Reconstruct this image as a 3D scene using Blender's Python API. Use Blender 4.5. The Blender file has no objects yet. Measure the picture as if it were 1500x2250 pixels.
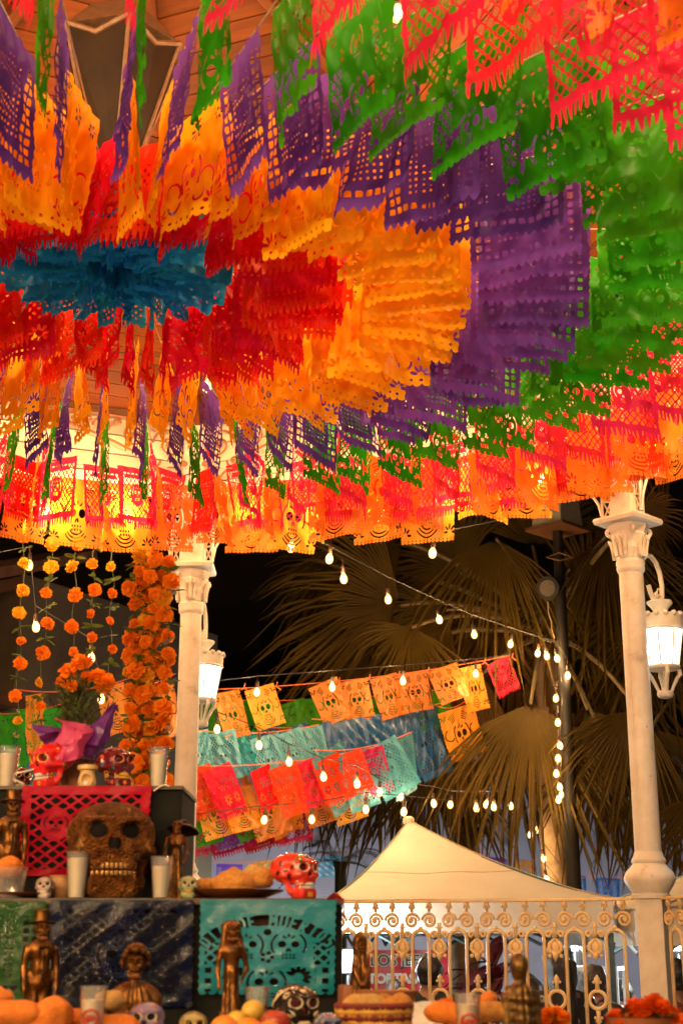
import bpy, bmesh, math, random
import numpy as np
from mathutils import Vector, Matrix, Euler

random.seed(7)
RNG = np.random.default_rng(7)
S = bpy.context.scene
COL = S.collection
R = math.radians

# ------------------------------------------------------------------ camera
H_EYE, PITCH = 1.62, R(17.0)
cam_d = bpy.data.cameras.new("camera")
cam = bpy.data.objects.new("camera", cam_d)
COL.objects.link(cam)
cam.location = (0, 0, H_EYE)
cam.rotation_euler = (R(90) + PITCH, 0, 0)
cam_d.sensor_fit = 'VERTICAL'
cam_d.sensor_height = 36.0
cam_d.lens = 50.0
cam_d.clip_start = 0.05
cam_d.clip_end = 800
cam_d.dof.use_dof = True
cam_d.dof.focus_distance = 7.6
cam_d.dof.aperture_fstop = 4.2
S.camera = cam

# ------------------------------------------------------------------ night sky and faint moon-like sun
w = bpy.data.worlds.new("World")
S.world = w
w.use_nodes = True
nt = w.node_tree
bg = nt.nodes["Background"]
sky = nt.nodes.new("ShaderNodeTexSky")
sky.sky_type = 'NISHITA'
sky.sun_disc = False
sky.sun_elevation = R(-4.0)
sky.sun_rotation = R(120)
nt.links.new(sky.outputs[0], bg.inputs[0])
bg.inputs[1].default_value = 0.06
sun_d = bpy.data.lights.new("sun", 'SUN')
sun_d.energy = 0.004
sun_d.angle = R(0.5)
sun_d.color = (1.0, 0.9, 0.75)
sun = bpy.data.objects.new("sun", sun_d)
sun.rotation_euler = (R(60), 0, R(120))
COL.objects.link(sun)

S.view_settings.view_transform = 'Standard'
S.view_settings.look = 'None'
S.view_settings.gamma = 1.0
S.view_settings.exposure = 0.4
S.view_settings.use_curve_mapping = False
S.render.engine = 'CYCLES'
cy = S.cycles
cy.use_denoising = True
try:
    cy.denoiser = 'OPENIMAGEDENOISE'
except Exception:
    pass
cy.max_bounces = 8
cy.diffuse_bounces = 4
cy.glossy_bounces = 3
cy.transmission_bounces = 6
cy.transparent_max_bounces = 12
cy.sample_clamp_indirect = 4.0
cy.caustics_reflective = False
cy.caustics_refractive = False

BULB_W = 20.0        # watts of one string-light bulb round the bandstand
FAR_BULB_W = 20.0
WARM = (1.0, 0.60, 0.26)
COOL = (0.86, 0.97, 1.0)

# ------------------------------------------------------------------ picture measurements -> places
F = 3125.0
CP, SP = math.cos(PITCH), math.sin(PITCH)

def at(px, py, y):
    """place seen at that spot of the photograph, y metres in front of the camera"""
    cx, cy_ = (px - 750) / F, (1125 - py) / F
    d = Vector((cx, CP - cy_ * SP, SP + cy_ * CP))
    return Vector((0, 0, H_EYE)) + d * (y / d.y)

def zat(py, y):
    return at(750, py, y).z

def size(n, py, y):
    """metres covered by n photograph pixels there"""
    return n / F * (y * CP + (zat(py, y) - H_EYE) * SP)

# ------------------------------------------------------------------ naming helpers
def thing(name, label, cat, loc=(0, 0, 0), rot=(0, 0, 0), group=None, scale=1.0):
    o = bpy.data.objects.new(name, None)
    COL.objects.link(o)
    o.location = loc
    o.rotation_euler = rot
    o.scale = (scale,) * 3 if isinstance(scale, (int, float)) else scale
    o.empty_display_size = 0.1
    o["label"] = label
    o["category"] = cat
    if group:
        o["group"] = group
    return o

def tag(o, label, cat, group=None):
    o["label"] = label
    o["category"] = cat
    if group:
        o["group"] = group
    return o

def put(name, mesh, mat=None, parent=None, loc=(0, 0, 0), rot=(0, 0, 0), scale=1.0, label=None, kind=None):
    o = bpy.data.objects.new(name, mesh)
    COL.objects.link(o)
    if parent is not None:
        o.parent = parent
    o.location = loc
    if isinstance(rot, Matrix):
        o.rotation_euler = rot.to_euler()
    else:
        o.rotation_euler = rot
    o.scale = (scale,) * 3 if isinstance(scale, (int, float)) else scale
    if mat is not None:
        if len(mesh.materials) == 0:
            mesh.materials.append(mat)
        elif mesh.materials[0] != mat:
            o.material_slots[0].link = 'OBJECT'
            o.material_slots[0].material = mat
    if label:
        o["label"] = label
    if kind:
        o["kind"] = kind
    return o

# ------------------------------------------------------------------ mesh builder
class MB:
    def __init__(self):
        self.v, self.f = [], []

    def add(self, vs, fs, M=None):
        n = len(self.v)
        if M is not None:
            vs = [M @ Vector(p) for p in vs]
        self.v += [tuple(p) for p in vs]
        self.f += [tuple(i + n for i in f) for f in fs]
        return self

    def box(self, c, s, rot=None, bevel=0.0):
        x, y, z = s[0] / 2, s[1] / 2, s[2] / 2
        M = Matrix.Translation(c)
        if rot is not None:
            M = M @ (rot.to_4x4() if isinstance(rot, Matrix) else Euler(rot).to_matrix().to_4x4())
        if bevel <= 0:
            vs = [(-x, -y, -z), (x, -y, -z), (x, y, -z), (-x, y, -z), (-x, -y, z), (x, -y, z), (x, y, z), (-x, y, z)]
            fs = [(3, 2, 1, 0), (4, 5, 6, 7), (0, 1, 5, 4), (1, 2, 6, 5), (2, 3, 7, 6), (3, 0, 4, 7)]
            return self.add(vs, fs, M)
        bm = bmesh.new()
        bmesh.ops.create_cube(bm, size=1)
        for v in bm.verts:
            v.co = Vector((v.co.x * s[0], v.co.y * s[1], v.co.z * s[2]))
        bmesh.ops.bevel(bm, geom=list(bm.edges), offset=bevel, segments=2, affect='EDGES', profile=0.6)
        bm.verts.index_update()
        vs = [v.co.copy() for v in bm.verts]
        fs = [tuple(v.index for v in f.verts) for f in bm.faces]
        bm.free()
        return self.add(vs, fs, M)

    def tube(self, pts, r, n=8, caps=True, closed=False, flat=1.0):
        pts = [Vector(p) for p in pts]
        m = len(pts)
        rs = r if isinstance(r, (list, tuple)) else [r] * m
        up = None
        vs, fs = [], []
        for i, p in enumerate(pts):
            if closed:
                t = pts[(i + 1) % m] - pts[i - 1]
            else:
                t = pts[min(i + 1, m - 1)] - pts[max(i - 1, 0)]
            if t.length < 1e-9:
                t = Vector((0, 0, 1))
            t.normalize()
            if up is None:
                up = Vector((0, 0, 1)) if abs(t.z) < 0.9 else Vector((0, 1, 0))
            a = t.cross(up)
            if a.length < 1e-5:
                a = t.cross(Vector((1, 0, 0)))
            a.normalize()
            b = a.cross(t).normalized()
            up = b
            for k in range(n):
                an = 2 * math.pi * k / n
                vs.append(p + a * (rs[i] * math.cos(an)) + b * (rs[i] * flat * math.sin(an)))
        rng = m if closed else m - 1
        for i in range(rng):
            j = (i + 1) % m
            for k in range(n):
                k2 = (k + 1) % n
                fs.append((i * n + k, i * n + k2, j * n + k2, j * n + k))
        if caps and not closed:
            fs.append(tuple(range(n - 1, -1, -1)))
            fs.append(tuple((m - 1) * n + k for k in range(n)))
        return self.add(vs, fs)

    def lathe(self, prof, n=24, M=None, wob=None, caps=True):
        vs, fs = [], []
        for (r, z) in prof:
            for k in range(n):
                an = 2 * math.pi * k / n
                rr = r * (wob(an, z) if wob else 1.0)
                vs.append((rr * math.cos(an), rr * math.sin(an), z))
        for i in range(len(prof) - 1):
            for k in range(n):
                k2 = (k + 1) % n
                fs.append((i * n + k, i * n + k2, (i + 1) * n + k2, (i + 1) * n + k))
        if caps:
            if prof[0][0] > 1e-4:
                fs.append(tuple(range(n - 1, -1, -1)))
            if prof[-1][0] > 1e-4:
                fs.append(tuple((len(prof) - 1) * n + k for k in range(n)))
        return self.add(vs, fs, M)

    def ball(self, c, r, n=10, m=6, sc=(1, 1, 1), rot=None):
        prof = [(max(1e-5, math.sin(math.pi * i / m)), -math.cos(math.pi * i / m)) for i in range(m + 1)]
        M = Matrix.Translation(c)
        if rot is not None:
            M = M @ Euler(rot).to_matrix().to_4x4()
        M = M @ Matrix.Diagonal((r * sc[0], r * sc[1], r * sc[2], 1))
        return self.lathe(prof, n, M, caps=False)

    def mesh(self, name, smooth=True, angle=None):
        me = bpy.data.meshes.new(name)
        me.from_pydata([tuple(p) for p in self.v], [], self.f)
        me.validate()
        if smooth:
            me.polygons.foreach_set("use_smooth", [True] * len(me.polygons))
            if angle:
                try:
                    me.set_sharp_from_angle(angle=R(angle))
                except Exception:
                    pass
        me.update()
        return me

    def build(self, name, mat, parent=None, loc=(0, 0, 0), rot=(0, 0, 0), smooth=True, angle=40, label=None, kind=None, scale=1.0):
        return put(name, self.mesh(name, smooth, angle), mat, parent, loc, rot, scale, label, kind)

def arr_mesh(name, V, Fc, smooth=True):
    me = bpy.data.meshes.new(name)
    V = np.asarray(V, dtype=np.float32)
    Fc = np.asarray(Fc, dtype=np.int32)
    me.vertices.add(len(V))
    me.vertices.foreach_set("co", V.ravel())
    k = Fc.shape[1]
    me.loops.add(Fc.size)
    me.loops.foreach_set("vertex_index", Fc.ravel())
    me.polygons.add(len(Fc))
    me.polygons.foreach_set("loop_start", np.arange(0, Fc.size, k, dtype=np.int32))
    me.update(calc_edges=True)
    me.validate()
    if smooth:
        me.polygons.foreach_set("use_smooth", [True] * len(me.polygons))
    me.update()
    return me

# ------------------------------------------------------------------ solid modelling with distance fields
def ell(P, c, r):
    c, r = np.array(c), np.array(r, dtype=float)
    q = (P - c) / r
    return (np.sqrt((q * q).sum(-1)) - 1.0) * r.min()

def cap(P, a, b, ra, rb=None):
    rb = ra if rb is None else rb
    a, b = np.array(a, dtype=float), np.array(b, dtype=float)
    ab = b - a
    t = np.clip(((P - a) @ ab) / max(1e-9, ab @ ab), 0, 1)
    d = P - a - t[..., None] * ab
    return np.sqrt((d * d).sum(-1)) - (ra + (rb - ra) * t)

def rbox(P, c, h, r=0.02):
    q = np.abs(P - np.array(c)) - (np.array(h) - r)
    return np.sqrt((np.maximum(q, 0) ** 2).sum(-1)) + np.minimum(q.max(-1), 0) - r

def smin(a, b, k=0.05):
    h = np.clip(0.5 + 0.5 * (b - a) / k, 0, 1)
    return b + (a - b) * h - k * h * (1 - h)

def smax(a, b, k=0.05):
    return -smin(-a, -b, k)

def wav(P, s, seed=0):
    x, y, z = P[..., 0] * s, P[..., 1] * s, P[..., 2] * s
    return (np.sin(x + 1.7 * seed + 0.6 * np.sin(z * 1.3)) * np.sin(y * 1.1 + seed) + np.sin(z * 1.2 + 2.1 * seed + 0.7 * np.sin(x * 0.9))) * 0.5

def solid(name, f, lo, hi, n=60):
    lo, hi = np.array(lo, float), np.array(hi, float)
    h = (hi - lo).max() / n
    dims = np.ceil((hi - lo) / h).astype(int) + 1
    ax = [lo[i] + h * np.arange(dims[i]) for i in range(3)]
    G = np.stack(np.meshgrid(*ax, indexing='ij'), -1)
    D = f(G)
    D = np.where(np.abs(D) < 1e-9, 1e-9, D)
    cd = tuple(d - 1 for d in dims)
    acc = np.zeros(cd + (3,))
    cnt = np.zeros(cd)
    offs = [(i, j, k) for i in (0, 1) for j in (0, 1) for k in (0, 1)]
    for a in offs:
        for axi in range(3):
            if a[axi]:
                continue
            b = list(a)
            b[axi] = 1
            sa = tuple(slice(a[q], a[q] + cd[q]) for q in range(3))
            sb = tuple(slice(b[q], b[q] + cd[q]) for q in range(3))
            da, db = D[sa], D[sb]
            m = (da < 0) != (db < 0)
            t = np.where(m, da / np.where(m, da - db, 1), 0)
            p = G[sa] + (G[sb] - G[sa]) * t[..., None]
            acc += np.where(m[..., None], p, 0)
            cnt += m
    act = cnt > 0
    idx = -np.ones(cd, dtype=int)
    idx[act] = np.arange(act.sum())
    V = acc[act] / cnt[act][:, None]
    Fs = []
    for axi in range(3):
        o1, o2 = [q for q in range(3) if q != axi]
        sl0 = [slice(None)] * 3
        sl1 = [slice(None)] * 3
        sl0[axi] = slice(0, dims[axi] - 1)
        sl1[axi] = slice(1, dims[axi])
        for o in (o1, o2):
            sl0[o] = slice(1, dims[o] - 1)
            sl1[o] = slice(1, dims[o] - 1)
        a, b = D[tuple(sl0)] < 0, D[tuple(sl1)] < 0
        m = a != b
        def cell(d1, d2):
            s = [slice(None)] * 3
            s[axi] = slice(0, dims[axi] - 1)
            s[o1] = slice(1 + d1, dims[o1] - 1 + d1)
            s[o2] = slice(1 + d2, dims[o2] - 1 + d2)
            return idx[tuple(s)]
        q = np.stack([cell(-1, -1)[m], cell(0, -1)[m], cell(0, 0)[m], cell(-1, 0)[m]], -1)
        fl = a[m] if axi != 1 else ~a[m]
        q = np.where(fl[:, None], q, q[:, ::-1])
        Fs.append(q)
    Fc = np.concatenate(Fs)
    Fc = Fc[(Fc >= 0).all(1)]
    return arr_mesh(name, V, Fc)
# ------------------------------------------------------------------ materials
MATS = {}

def _new(name):
    m = bpy.data.materials.new(name)
    m.use_nodes = True
    m.node_tree.nodes.clear()
    return m, m.node_tree.nodes, m.node_tree.links

def _noise(N, L, scale, detail=4, rough=0.6, coord='Object'):
    tc = N.new("ShaderNodeTexCoord")
    n = N.new("ShaderNodeTexNoise")
    n.inputs["Scale"].default_value = scale
    n.inputs["Detail"].default_value = detail
    n.inputs["Roughness"].default_value = rough
    L.new(tc.outputs[coord], n.inputs["Vector"])
    return n

def _ramp(N, L, src, stops):
    r = N.new("ShaderNodeValToRGB")
    e = r.color_ramp.elements
    while len(e) < len(stops):
        e.new(0.5)
    for el, (p, c) in zip(e, stops):
        el.position = p
        el.color = (*c, 1)
    L.new(src, r.inputs[0])
    return r

def mat(name, c1, c2=None, rough=0.5, metal=0.0, scale=20.0, bump=0.0, bscale=None, spec=0.5, coat=0.0, sheen=0.0, sss=0.0):
    if name in MATS:
        return MATS[name]
    m, N, L = _new(name)
    out = N.new("ShaderNodeOutputMaterial")
    b = N.new("ShaderNodeBsdfPrincipled")
    L.new(b.outputs[0], out.inputs[0])
    b.inputs["Roughness"].default_value = rough
    b.inputs["Metallic"].default_value = metal
    b.inputs["Specular IOR Level"].default_value = spec
    b.inputs["Coat Weight"].default_value = coat
    b.inputs["Sheen Weight"].default_value = sheen
    if sss:
        b.inputs["Subsurface Weight"].default_value = sss
        b.inputs["Subsurface Radius"].default_value = (0.01, 0.006, 0.003)
    c2 = c2 or tuple(x * 0.75 for x in c1)
    n = _noise(N, L, scale)
    r = _ramp(N, L, n.outputs[0], [(0.35, c1), (0.65, c2)])
    L.new(r.outputs[0], b.inputs["Base Color"])
    if bump:
        n2 = _noise(N, L, bscale or scale * 2, 5, 0.65)
        bp = N.new("ShaderNodeBump")
        bp.inputs["Strength"].default_value = bump
        bp.inputs["Distance"].default_value = 0.01
        L.new(n2.outputs[0], bp.inputs["Height"])
        L.new(bp.outputs[0], b.inputs["Normal"])
    MATS[name] = m
    return m

def paper(name, c, gloss=0.10, rough=0.32, trans=0.48, bump=0.25, var=0.17):
    """thin cut plastic paper: reflects, lets light through, has small creases"""
    if name in MATS:
        return MATS[name]
    m, N, L = _new(name)
    out = N.new("ShaderNodeOutputMaterial")
    oi = N.new("ShaderNodeObjectInfo")
    hsv = N.new("ShaderNodeHueSaturation")
    hsv.inputs["Color"].default_value = (*c, 1)
    mr = N.new("ShaderNodeMapRange")
    mr.inputs[3].default_value = 1 - var
    mr.inputs[4].default_value = 1 + var
    L.new(oi.outputs["Random"], mr.inputs[0])
    L.new(mr.outputs[0], hsv.inputs["Value"])
    mh = N.new("ShaderNodeMapRange")
    mh.inputs[3].default_value = 0.5 - var * 0.07
    mh.inputs[4].default_value = 0.5 + var * 0.07
    L.new(oi.outputs["Random"], mh.inputs[0])
    L.new(mh.outputs[0], hsv.inputs["Hue"])
    d = N.new("ShaderNodeBsdfDiffuse")
    t = N.new("ShaderNodeBsdfTranslucent")
    g = N.new("ShaderNodeBsdfGlossy")
    g.inputs["Roughness"].default_value = rough
    L.new(hsv.outputs[0], d.inputs[0])
    L.new(hsv.outputs[0], t.inputs[0])
    n = _noise(N, L, 22, 5, 0.6)
    bp = N.new("ShaderNodeBump")
    bp.inputs["Strength"].default_value = bump
    bp.inputs["Distance"].default_value = 0.02
    L.new(n.outputs[0], bp.inputs["Height"])
    L.new(bp.outputs[0], g.inputs["Normal"])
    m1 = N.new("ShaderNodeMixShader")
    m1.inputs[0].default_value = trans
    L.new(d.outputs[0], m1.inputs[1])
    L.new(t.outputs[0], m1.inputs[2])
    m2 = N.new("ShaderNodeMixShader")
    m2.inputs[0].default_value = gloss
    L.new(m1.outputs[0], m2.inputs[1])
    L.new(g.outputs[0], m2.inputs[2])
    L.new(m2.outputs[0], out.inputs[0])
    MATS[name] = m
    return m

def glow(name, c, strength):
    if name in MATS:
        return MATS[name]
    m, N, L = _new(name)
    out = N.new("ShaderNodeOutputMaterial")
    e = N.new("ShaderNodeEmission")
    e.inputs[0].default_value = (*c, 1)
    e.inputs[1].default_value = strength
    L.new(e.outputs[0], out.inputs[0])
    m.cycles.emission_sampling = 'NONE'
    MATS[name] = m
    return m

def clear_plastic(name, tint=(1, 1, 1), fac=0.12, rough=0.08):
    if name in MATS:
        return MATS[name]
    m, N, L = _new(name)
    out = N.new("ShaderNodeOutputMaterial")
    t = N.new("ShaderNodeBsdfTransparent")
    t.inputs[0].default_value = (*tint, 1)
    g = N.new("ShaderNodeBsdfGlossy")
    g.inputs["Roughness"].default_value = rough
    d = N.new("ShaderNodeBsdfDiffuse")
    d.inputs[0].default_value = (0.8, 0.8, 0.8, 1)
    fr = N.new("ShaderNodeLayerWeight")
    fr.inputs[0].default_value = 0.35
    a = N.new("ShaderNodeMixShader")
    a.inputs[0].default_value = fac
    L.new(t.outputs[0], a.inputs[1])
    L.new(d.outputs[0], a.inputs[2])
    b = N.new("ShaderNodeMixShader")
    L.new(fr.outputs["Facing"], b.inputs[0])
    L.new(a.outputs[0], b.inputs[1])
    L.new(g.outputs[0], b.inputs[2])
    L.new(b.outputs[0], out.inputs[0])
    MATS[name] = m
    return m

def leafy(name, c1, c2, trans=0.3, scale=3.0):
    if name in MATS:
        return MATS[name]
    m, N, L = _new(name)
    out = N.new("ShaderNodeOutputMaterial")
    n = _noise(N, L, scale, 3)
    r = _ramp(N, L, n.outputs[0], [(0.3, c1), (0.7, c2)])
    b = N.new("ShaderNodeBsdfPrincipled")
    b.inputs["Roughness"].default_value = 0.5
    b.inputs["Specular IOR Level"].default_value = 0.12
    t = N.new("ShaderNodeBsdfTranslucent")
    L.new(r.outputs[0], b.inputs["Base Color"])
    L.new(r.outputs[0], t.inputs[0])
    mx = N.new("ShaderNodeMixShader")
    mx.inputs[0].default_value = trans
    L.new(b.outputs[0], mx.inputs[1])
    L.new(t.outputs[0], mx.inputs[2])
    L.new(mx.outputs[0], out.inputs[0])
    MATS[name] = m
    return m

def wood(name, c1, c2, rough=0.4):
    """boards: streaky grain along local X, each board its own tone"""
    if name in MATS:
        return MATS[name]
    m, N, L = _new(name)
    out = N.new("ShaderNodeOutputMaterial")
    b = N.new("ShaderNodeBsdfPrincipled")
    b.inputs["Roughness"].default_value = rough
    b.inputs["Specular IOR Level"].default_value = 0.2
    tc = N.new("ShaderNodeTexCoord")
    mp = N.new("ShaderNodeMapping")
    mp.inputs["Scale"].default_value = (1.2, 22, 22)
    L.new(tc.outputs["Object"], mp.inputs[0])
    n = N.new("ShaderNodeTexNoise")
    n.inputs["Scale"].default_value = 2.0
    n.inputs["Detail"].default_value = 6
    L.new(mp.outputs[0], n.inputs["Vector"])
    r = _ramp(N, L, n.outputs[0], [(0.3, c1), (0.75, c2)])
    oi = N.new("ShaderNodeObjectInfo")
    hsv = N.new("ShaderNodeHueSaturation")
    mr = N.new("ShaderNodeMapRange")
    mr.inputs[3].default_value = 0.75
    mr.inputs[4].default_value = 1.2
    L.new(oi.outputs["Random"], mr.inputs[0])
    L.new(mr.outputs[0], hsv.inputs["Value"])
    L.new(r.outputs[0], hsv.inputs["Color"])
    L.new(hsv.outputs[0], b.inputs["Base Color"])
    bp = N.new("ShaderNodeBump")
    bp.inputs["Strength"].default_value = 0.15
    L.new(n.outputs[0], bp.inputs["Height"])
    L.new(bp.outputs[0], b.inputs["Normal"])
    L.new(b.outputs[0], out.inputs[0])
    MATS[name] = m
    return m

def spotted(name, base, spots, scale=12.0, rough=0.18, size_=0.32):
    """glazed ceramic with hand-painted petal spots and outlines"""
    if name in MATS:
        return MATS[name]
    m, N, L = _new(name)
    out = N.new("ShaderNodeOutputMaterial")
    b = N.new("ShaderNodeBsdfPrincipled")
    b.inputs["Roughness"].default_value = rough
    b.inputs["Coat Weight"].default_value = 0.6
    b.inputs["Coat Roughness"].default_value = 0.08
    tc = N.new("ShaderNodeTexCoord")
    v = N.new("ShaderNodeTexVoronoi")
    v.inputs["Scale"].default_value = scale
    L.new(tc.outputs["Object"], v.inputs["Vector"])
    sep = N.new("ShaderNodeSeparateColor")
    L.new(v.outputs["Color"], sep.inputs[0])
    pick = _ramp(N, L, sep.outputs[0], [(i / len(spots), c) for i, c in enumerate(spots)])
    pick.color_ramp.interpolation = 'CONSTANT'
    edge = _ramp(N, L, v.outputs["Distance"], [(size_ - 0.02, (1, 1, 1)), (size_, (0, 0, 0))])
    core = _ramp(N, L, v.outputs["Distance"], [(size_ * 0.45 - 0.02, (1, 1, 1)), (size_ * 0.45, (0, 0, 0))])
    mx = N.new("ShaderNodeMix")
    mx.data_type = 'RGBA'
    L.new(edge.outputs[0], mx.inputs[0])
    mx.inputs[6].default_value = (*base, 1)
    L.new(pick.outputs[0], mx.inputs[7])
    mx2 = N.new("ShaderNodeMix")
    mx2.data_type = 'RGBA'
    L.new(core.outputs[0], mx2.inputs[0])
    L.new(mx.outputs[2], mx2.inputs[6])
    mx2.inputs[7].default_value = (base[0] * 0.25, base[1] * 0.25, base[2] * 0.25, 1)
    L.new(mx2.outputs[2], b.inputs["Base Color"])
    L.new(b.outputs[0], out.inputs[0])
    MATS[name] = m
    return m

def bronze(name, c1, c2, rough=0.38, scale=30, bump=0.6):
    """antique gilt resin: worn gilding over brown"""
    if name in MATS:
        return MATS[name]
    m, N, L = _new(name)
    out = N.new("ShaderNodeOutputMaterial")
    b = N.new("ShaderNodeBsdfPrincipled")
    n = _noise(N, L, scale, 6, 0.7)
    r = _ramp(N, L, n.outputs[0], [(0.38, c2), (0.62, c1)])
    L.new(r.outputs[0], b.inputs["Base Color"])
    mr = _ramp(N, L, n.outputs[0], [(0.35, (0.6,) * 3), (0.6, (0.95,) * 3)])
    L.new(mr.outputs[0], b.inputs["Metallic"])
    b.inputs["Roughness"].default_value = rough
    n2 = _noise(N, L, scale * 2.3, 4, 0.6)
    bp = N.new("ShaderNodeBump")
    bp.inputs["Strength"].default_value = bump
    bp.inputs["Distance"].default_value = 0.004
    L.new(n2.outputs[0], bp.inputs["Height"])
    L.new(bp.outputs[0], b.inputs["Normal"])
    L.new(b.outputs[0], out.inputs[0])
    MATS[name] = m
    return m

def worn_paint(name, c1, c2, c3, rough=.45):
    """thick old paint on iron: two tones of cream, grimy patches and small rusty chips"""
    m, N, L = _new(name)
    out = N.new("ShaderNodeOutputMaterial")
    b = N.new("ShaderNodeBsdfPrincipled")
    b.inputs["Roughness"].default_value = rough
    n = _noise(N, L, 7, 6, .65)
    r = _ramp(N, L, n.outputs[0], [(.35, c1), (.62, c2), (.74, tuple(x * .62 for x in c2))])
    n2 = _noise(N, L, 42, 5, .7)
    f = _ramp(N, L, n2.outputs[0], [(.665, (0, 0, 0)), (.70, (1, 1, 1))])
    mx = N.new("ShaderNodeMix")
    mx.data_type = 'RGBA'
    L.new(f.outputs[0], mx.inputs[0])
    L.new(r.outputs[0], mx.inputs[6])
    mx.inputs[7].default_value = (*c3, 1)
    L.new(mx.outputs[2], b.inputs["Base Color"])
    bp = N.new("ShaderNodeBump")
    bp.inputs["Strength"].default_value = .35
    bp.inputs["Distance"].default_value = .006
    L.new(n2.outputs[0], bp.inputs["Height"])
    L.new(bp.outputs[0], b.inputs["Normal"])
    L.new(b.outputs[0], out.inputs[0])
    return m
M_WHITE = worn_paint("white_painted_iron", (0.82, 0.76, 0.64), (0.70, 0.61, 0.46), (0.34, 0.20, 0.10))
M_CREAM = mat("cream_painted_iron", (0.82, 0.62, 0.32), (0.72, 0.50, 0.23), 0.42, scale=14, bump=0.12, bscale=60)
M_BOARD = wood("cream_painted_board", (0.80, 0.74, 0.58), (0.74, 0.66, 0.48), 0.5)
M_PLANK = wood("varnished_ceiling_wood", (0.20, 0.052, 0.008), (0.115, 0.028, 0.0045), 0.5)
M_BEAM = wood("dark_beam_wood", (0.20, 0.09, 0.04), (0.12, 0.05, 0.025), 0.5)
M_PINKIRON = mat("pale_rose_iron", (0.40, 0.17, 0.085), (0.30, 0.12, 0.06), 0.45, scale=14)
M_BLACK = mat("black_plastic", (0.02, 0.02, 0.02), (0.03, 0.028, 0.025), 0.4)
M_CORD = mat("black_cord", (0.03, 0.022, 0.016), None, 0.5)
M_STRING = mat("white_twine", (0.7, 0.62, 0.5), None, 0.8)
M_BULB = glow("lit_bulb_filament", (1.0, 0.74, 0.36), 16.0)
def amber_glass():
    m, N, L = _new("lit_amber_glass")
    out = N.new("ShaderNodeOutputMaterial")
    e = N.new("ShaderNodeEmission")
    e.inputs[0].default_value = (1.0, 0.58, 0.16, 1)
    e.inputs[1].default_value = 3.0
    t = N.new("ShaderNodeBsdfTransparent")
    mx = N.new("ShaderNodeMixShader")
    mx.inputs[0].default_value = 0.62
    L.new(t.outputs[0], mx.inputs[1])
    L.new(e.outputs[0], mx.inputs[2])
    L.new(mx.outputs[0], out.inputs[0])
    m.cycles.emission_sampling = 'NONE'
    return m
M_AMBER = amber_glass()
M_LED = glow("lit_lantern_glass", (0.93, 1.0, 0.97), 5.0)
M_LEDHOT = glow("led_tube_light", (0.92, 0.98, 1.0), 16.0)

C_BLUE = (0.03, 0.46, 0.82)
C_RED = (0.82, 0.014, 0.012)
C_ORANGE = (0.98, 0.47, 0.012)
C_PURPLE = (0.19, 0.065, 0.44)
C_GREEN = (0.046, 0.34, 0.008)
C_PINK = (0.82, 0.032, 0.11)
C_TANG = (0.97, 0.31, 0.025)
P_BLUE = paper("blue_paper", C_BLUE, gloss=0.015)
P_RED = paper("red_paper", C_RED, gloss=0.011, trans=.5)
P_ORANGE = paper("orange_paper", C_ORANGE, gloss=0.011, trans=.58)
P_PURPLE = paper("purple_paper", C_PURPLE, gloss=0.011)
P_GREEN = paper("green_paper", C_GREEN, gloss=0.011, trans=.40)
P_PINK = paper("pink_paper", C_PINK, gloss=0.011)
P_TANG = paper("tangerine_paper", C_TANG, gloss=0.03, trans=.55)
P_SKY = paper("sky_blue_paper", (0.10, 0.42, 0.55), gloss=0.06)
P_DEEP = paper("deep_blue_paper", (0.01, 0.12, 0.36), gloss=0.08)
P_TEAL = paper("teal_paper", (0.009, 0.22, 0.30), gloss=0.05, rough=0.10, bump=0.6, trans=0.2)
P_NAVY = paper("navy_paper", (0.003, 0.007, 0.032), gloss=0.028, rough=0.09, bump=0.6, trans=0.1)
P_ALTRED = paper("altar_red_paper", (0.44, 0.006, 0.004), gloss=0.012, rough=0.10, bump=0.6, trans=0.2)
P_ALTGREEN = paper("altar_green_paper", (0.010, 0.055, 0.006), gloss=0.03, rough=0.10, bump=0.6, trans=0.15)
P_MARIGOLD = paper("marigold_paper", (0.95, 0.36, 0.02), gloss=0.05)
# ------------------------------------------------------------------ cut paper sheets: outline and holes are real edges
def c2(x, y, cx, cy, r):
    return np.hypot(x - cx, y - cy) - r

def e2(x, y, cx, cy, rx, ry, a=0.0):
    ca, sa = math.cos(a), math.sin(a)
    u, v = (x - cx) * ca + (y - cy) * sa, -(x - cx) * sa + (y - cy) * ca
    return (np.sqrt((u / rx) ** 2 + (v / ry) ** 2) - 1) * min(rx, ry)

def b2(x, y, cx, cy, hx, hy):
    return np.maximum(np.abs(x - cx) - hx, np.abs(y - cy) - hy)

def arc2(x, y, cx, cy, r, w, a0, a1):
    an = np.degrees(np.arctan2(y - cy, x - cx)) % 360
    d = np.abs(np.hypot(x - cx, y - cy) - r) - w
    ins = ((an >= a0) & (an <= a1)) if a0 < a1 else ((an >= a0) | (an <= a1))
    return np.where(ins, d, 0.05)

def diamonds(x, y, p, r):
    u, v = (x + y) / p, (x - y) / p
    u, v = np.abs(u - np.round(u)), np.abs(v - np.round(v))
    return (np.maximum(u, v) - r) * p * 0.7

def squares(x, y, p, r):
    u, v = np.abs(x / p - np.floor(x / p) - 0.5), np.abs(y / p - np.floor(y / p) - 0.5)
    return (np.maximum(u, v) - r) * p

def dots(x, y, p, r):
    row = np.floor(y / p)
    xx = x / p + 0.5 * (row % 2)
    u, v = xx - np.floor(xx) - 0.5, y / p - row - 0.5
    return (np.hypot(u, v) - r) * p

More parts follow.
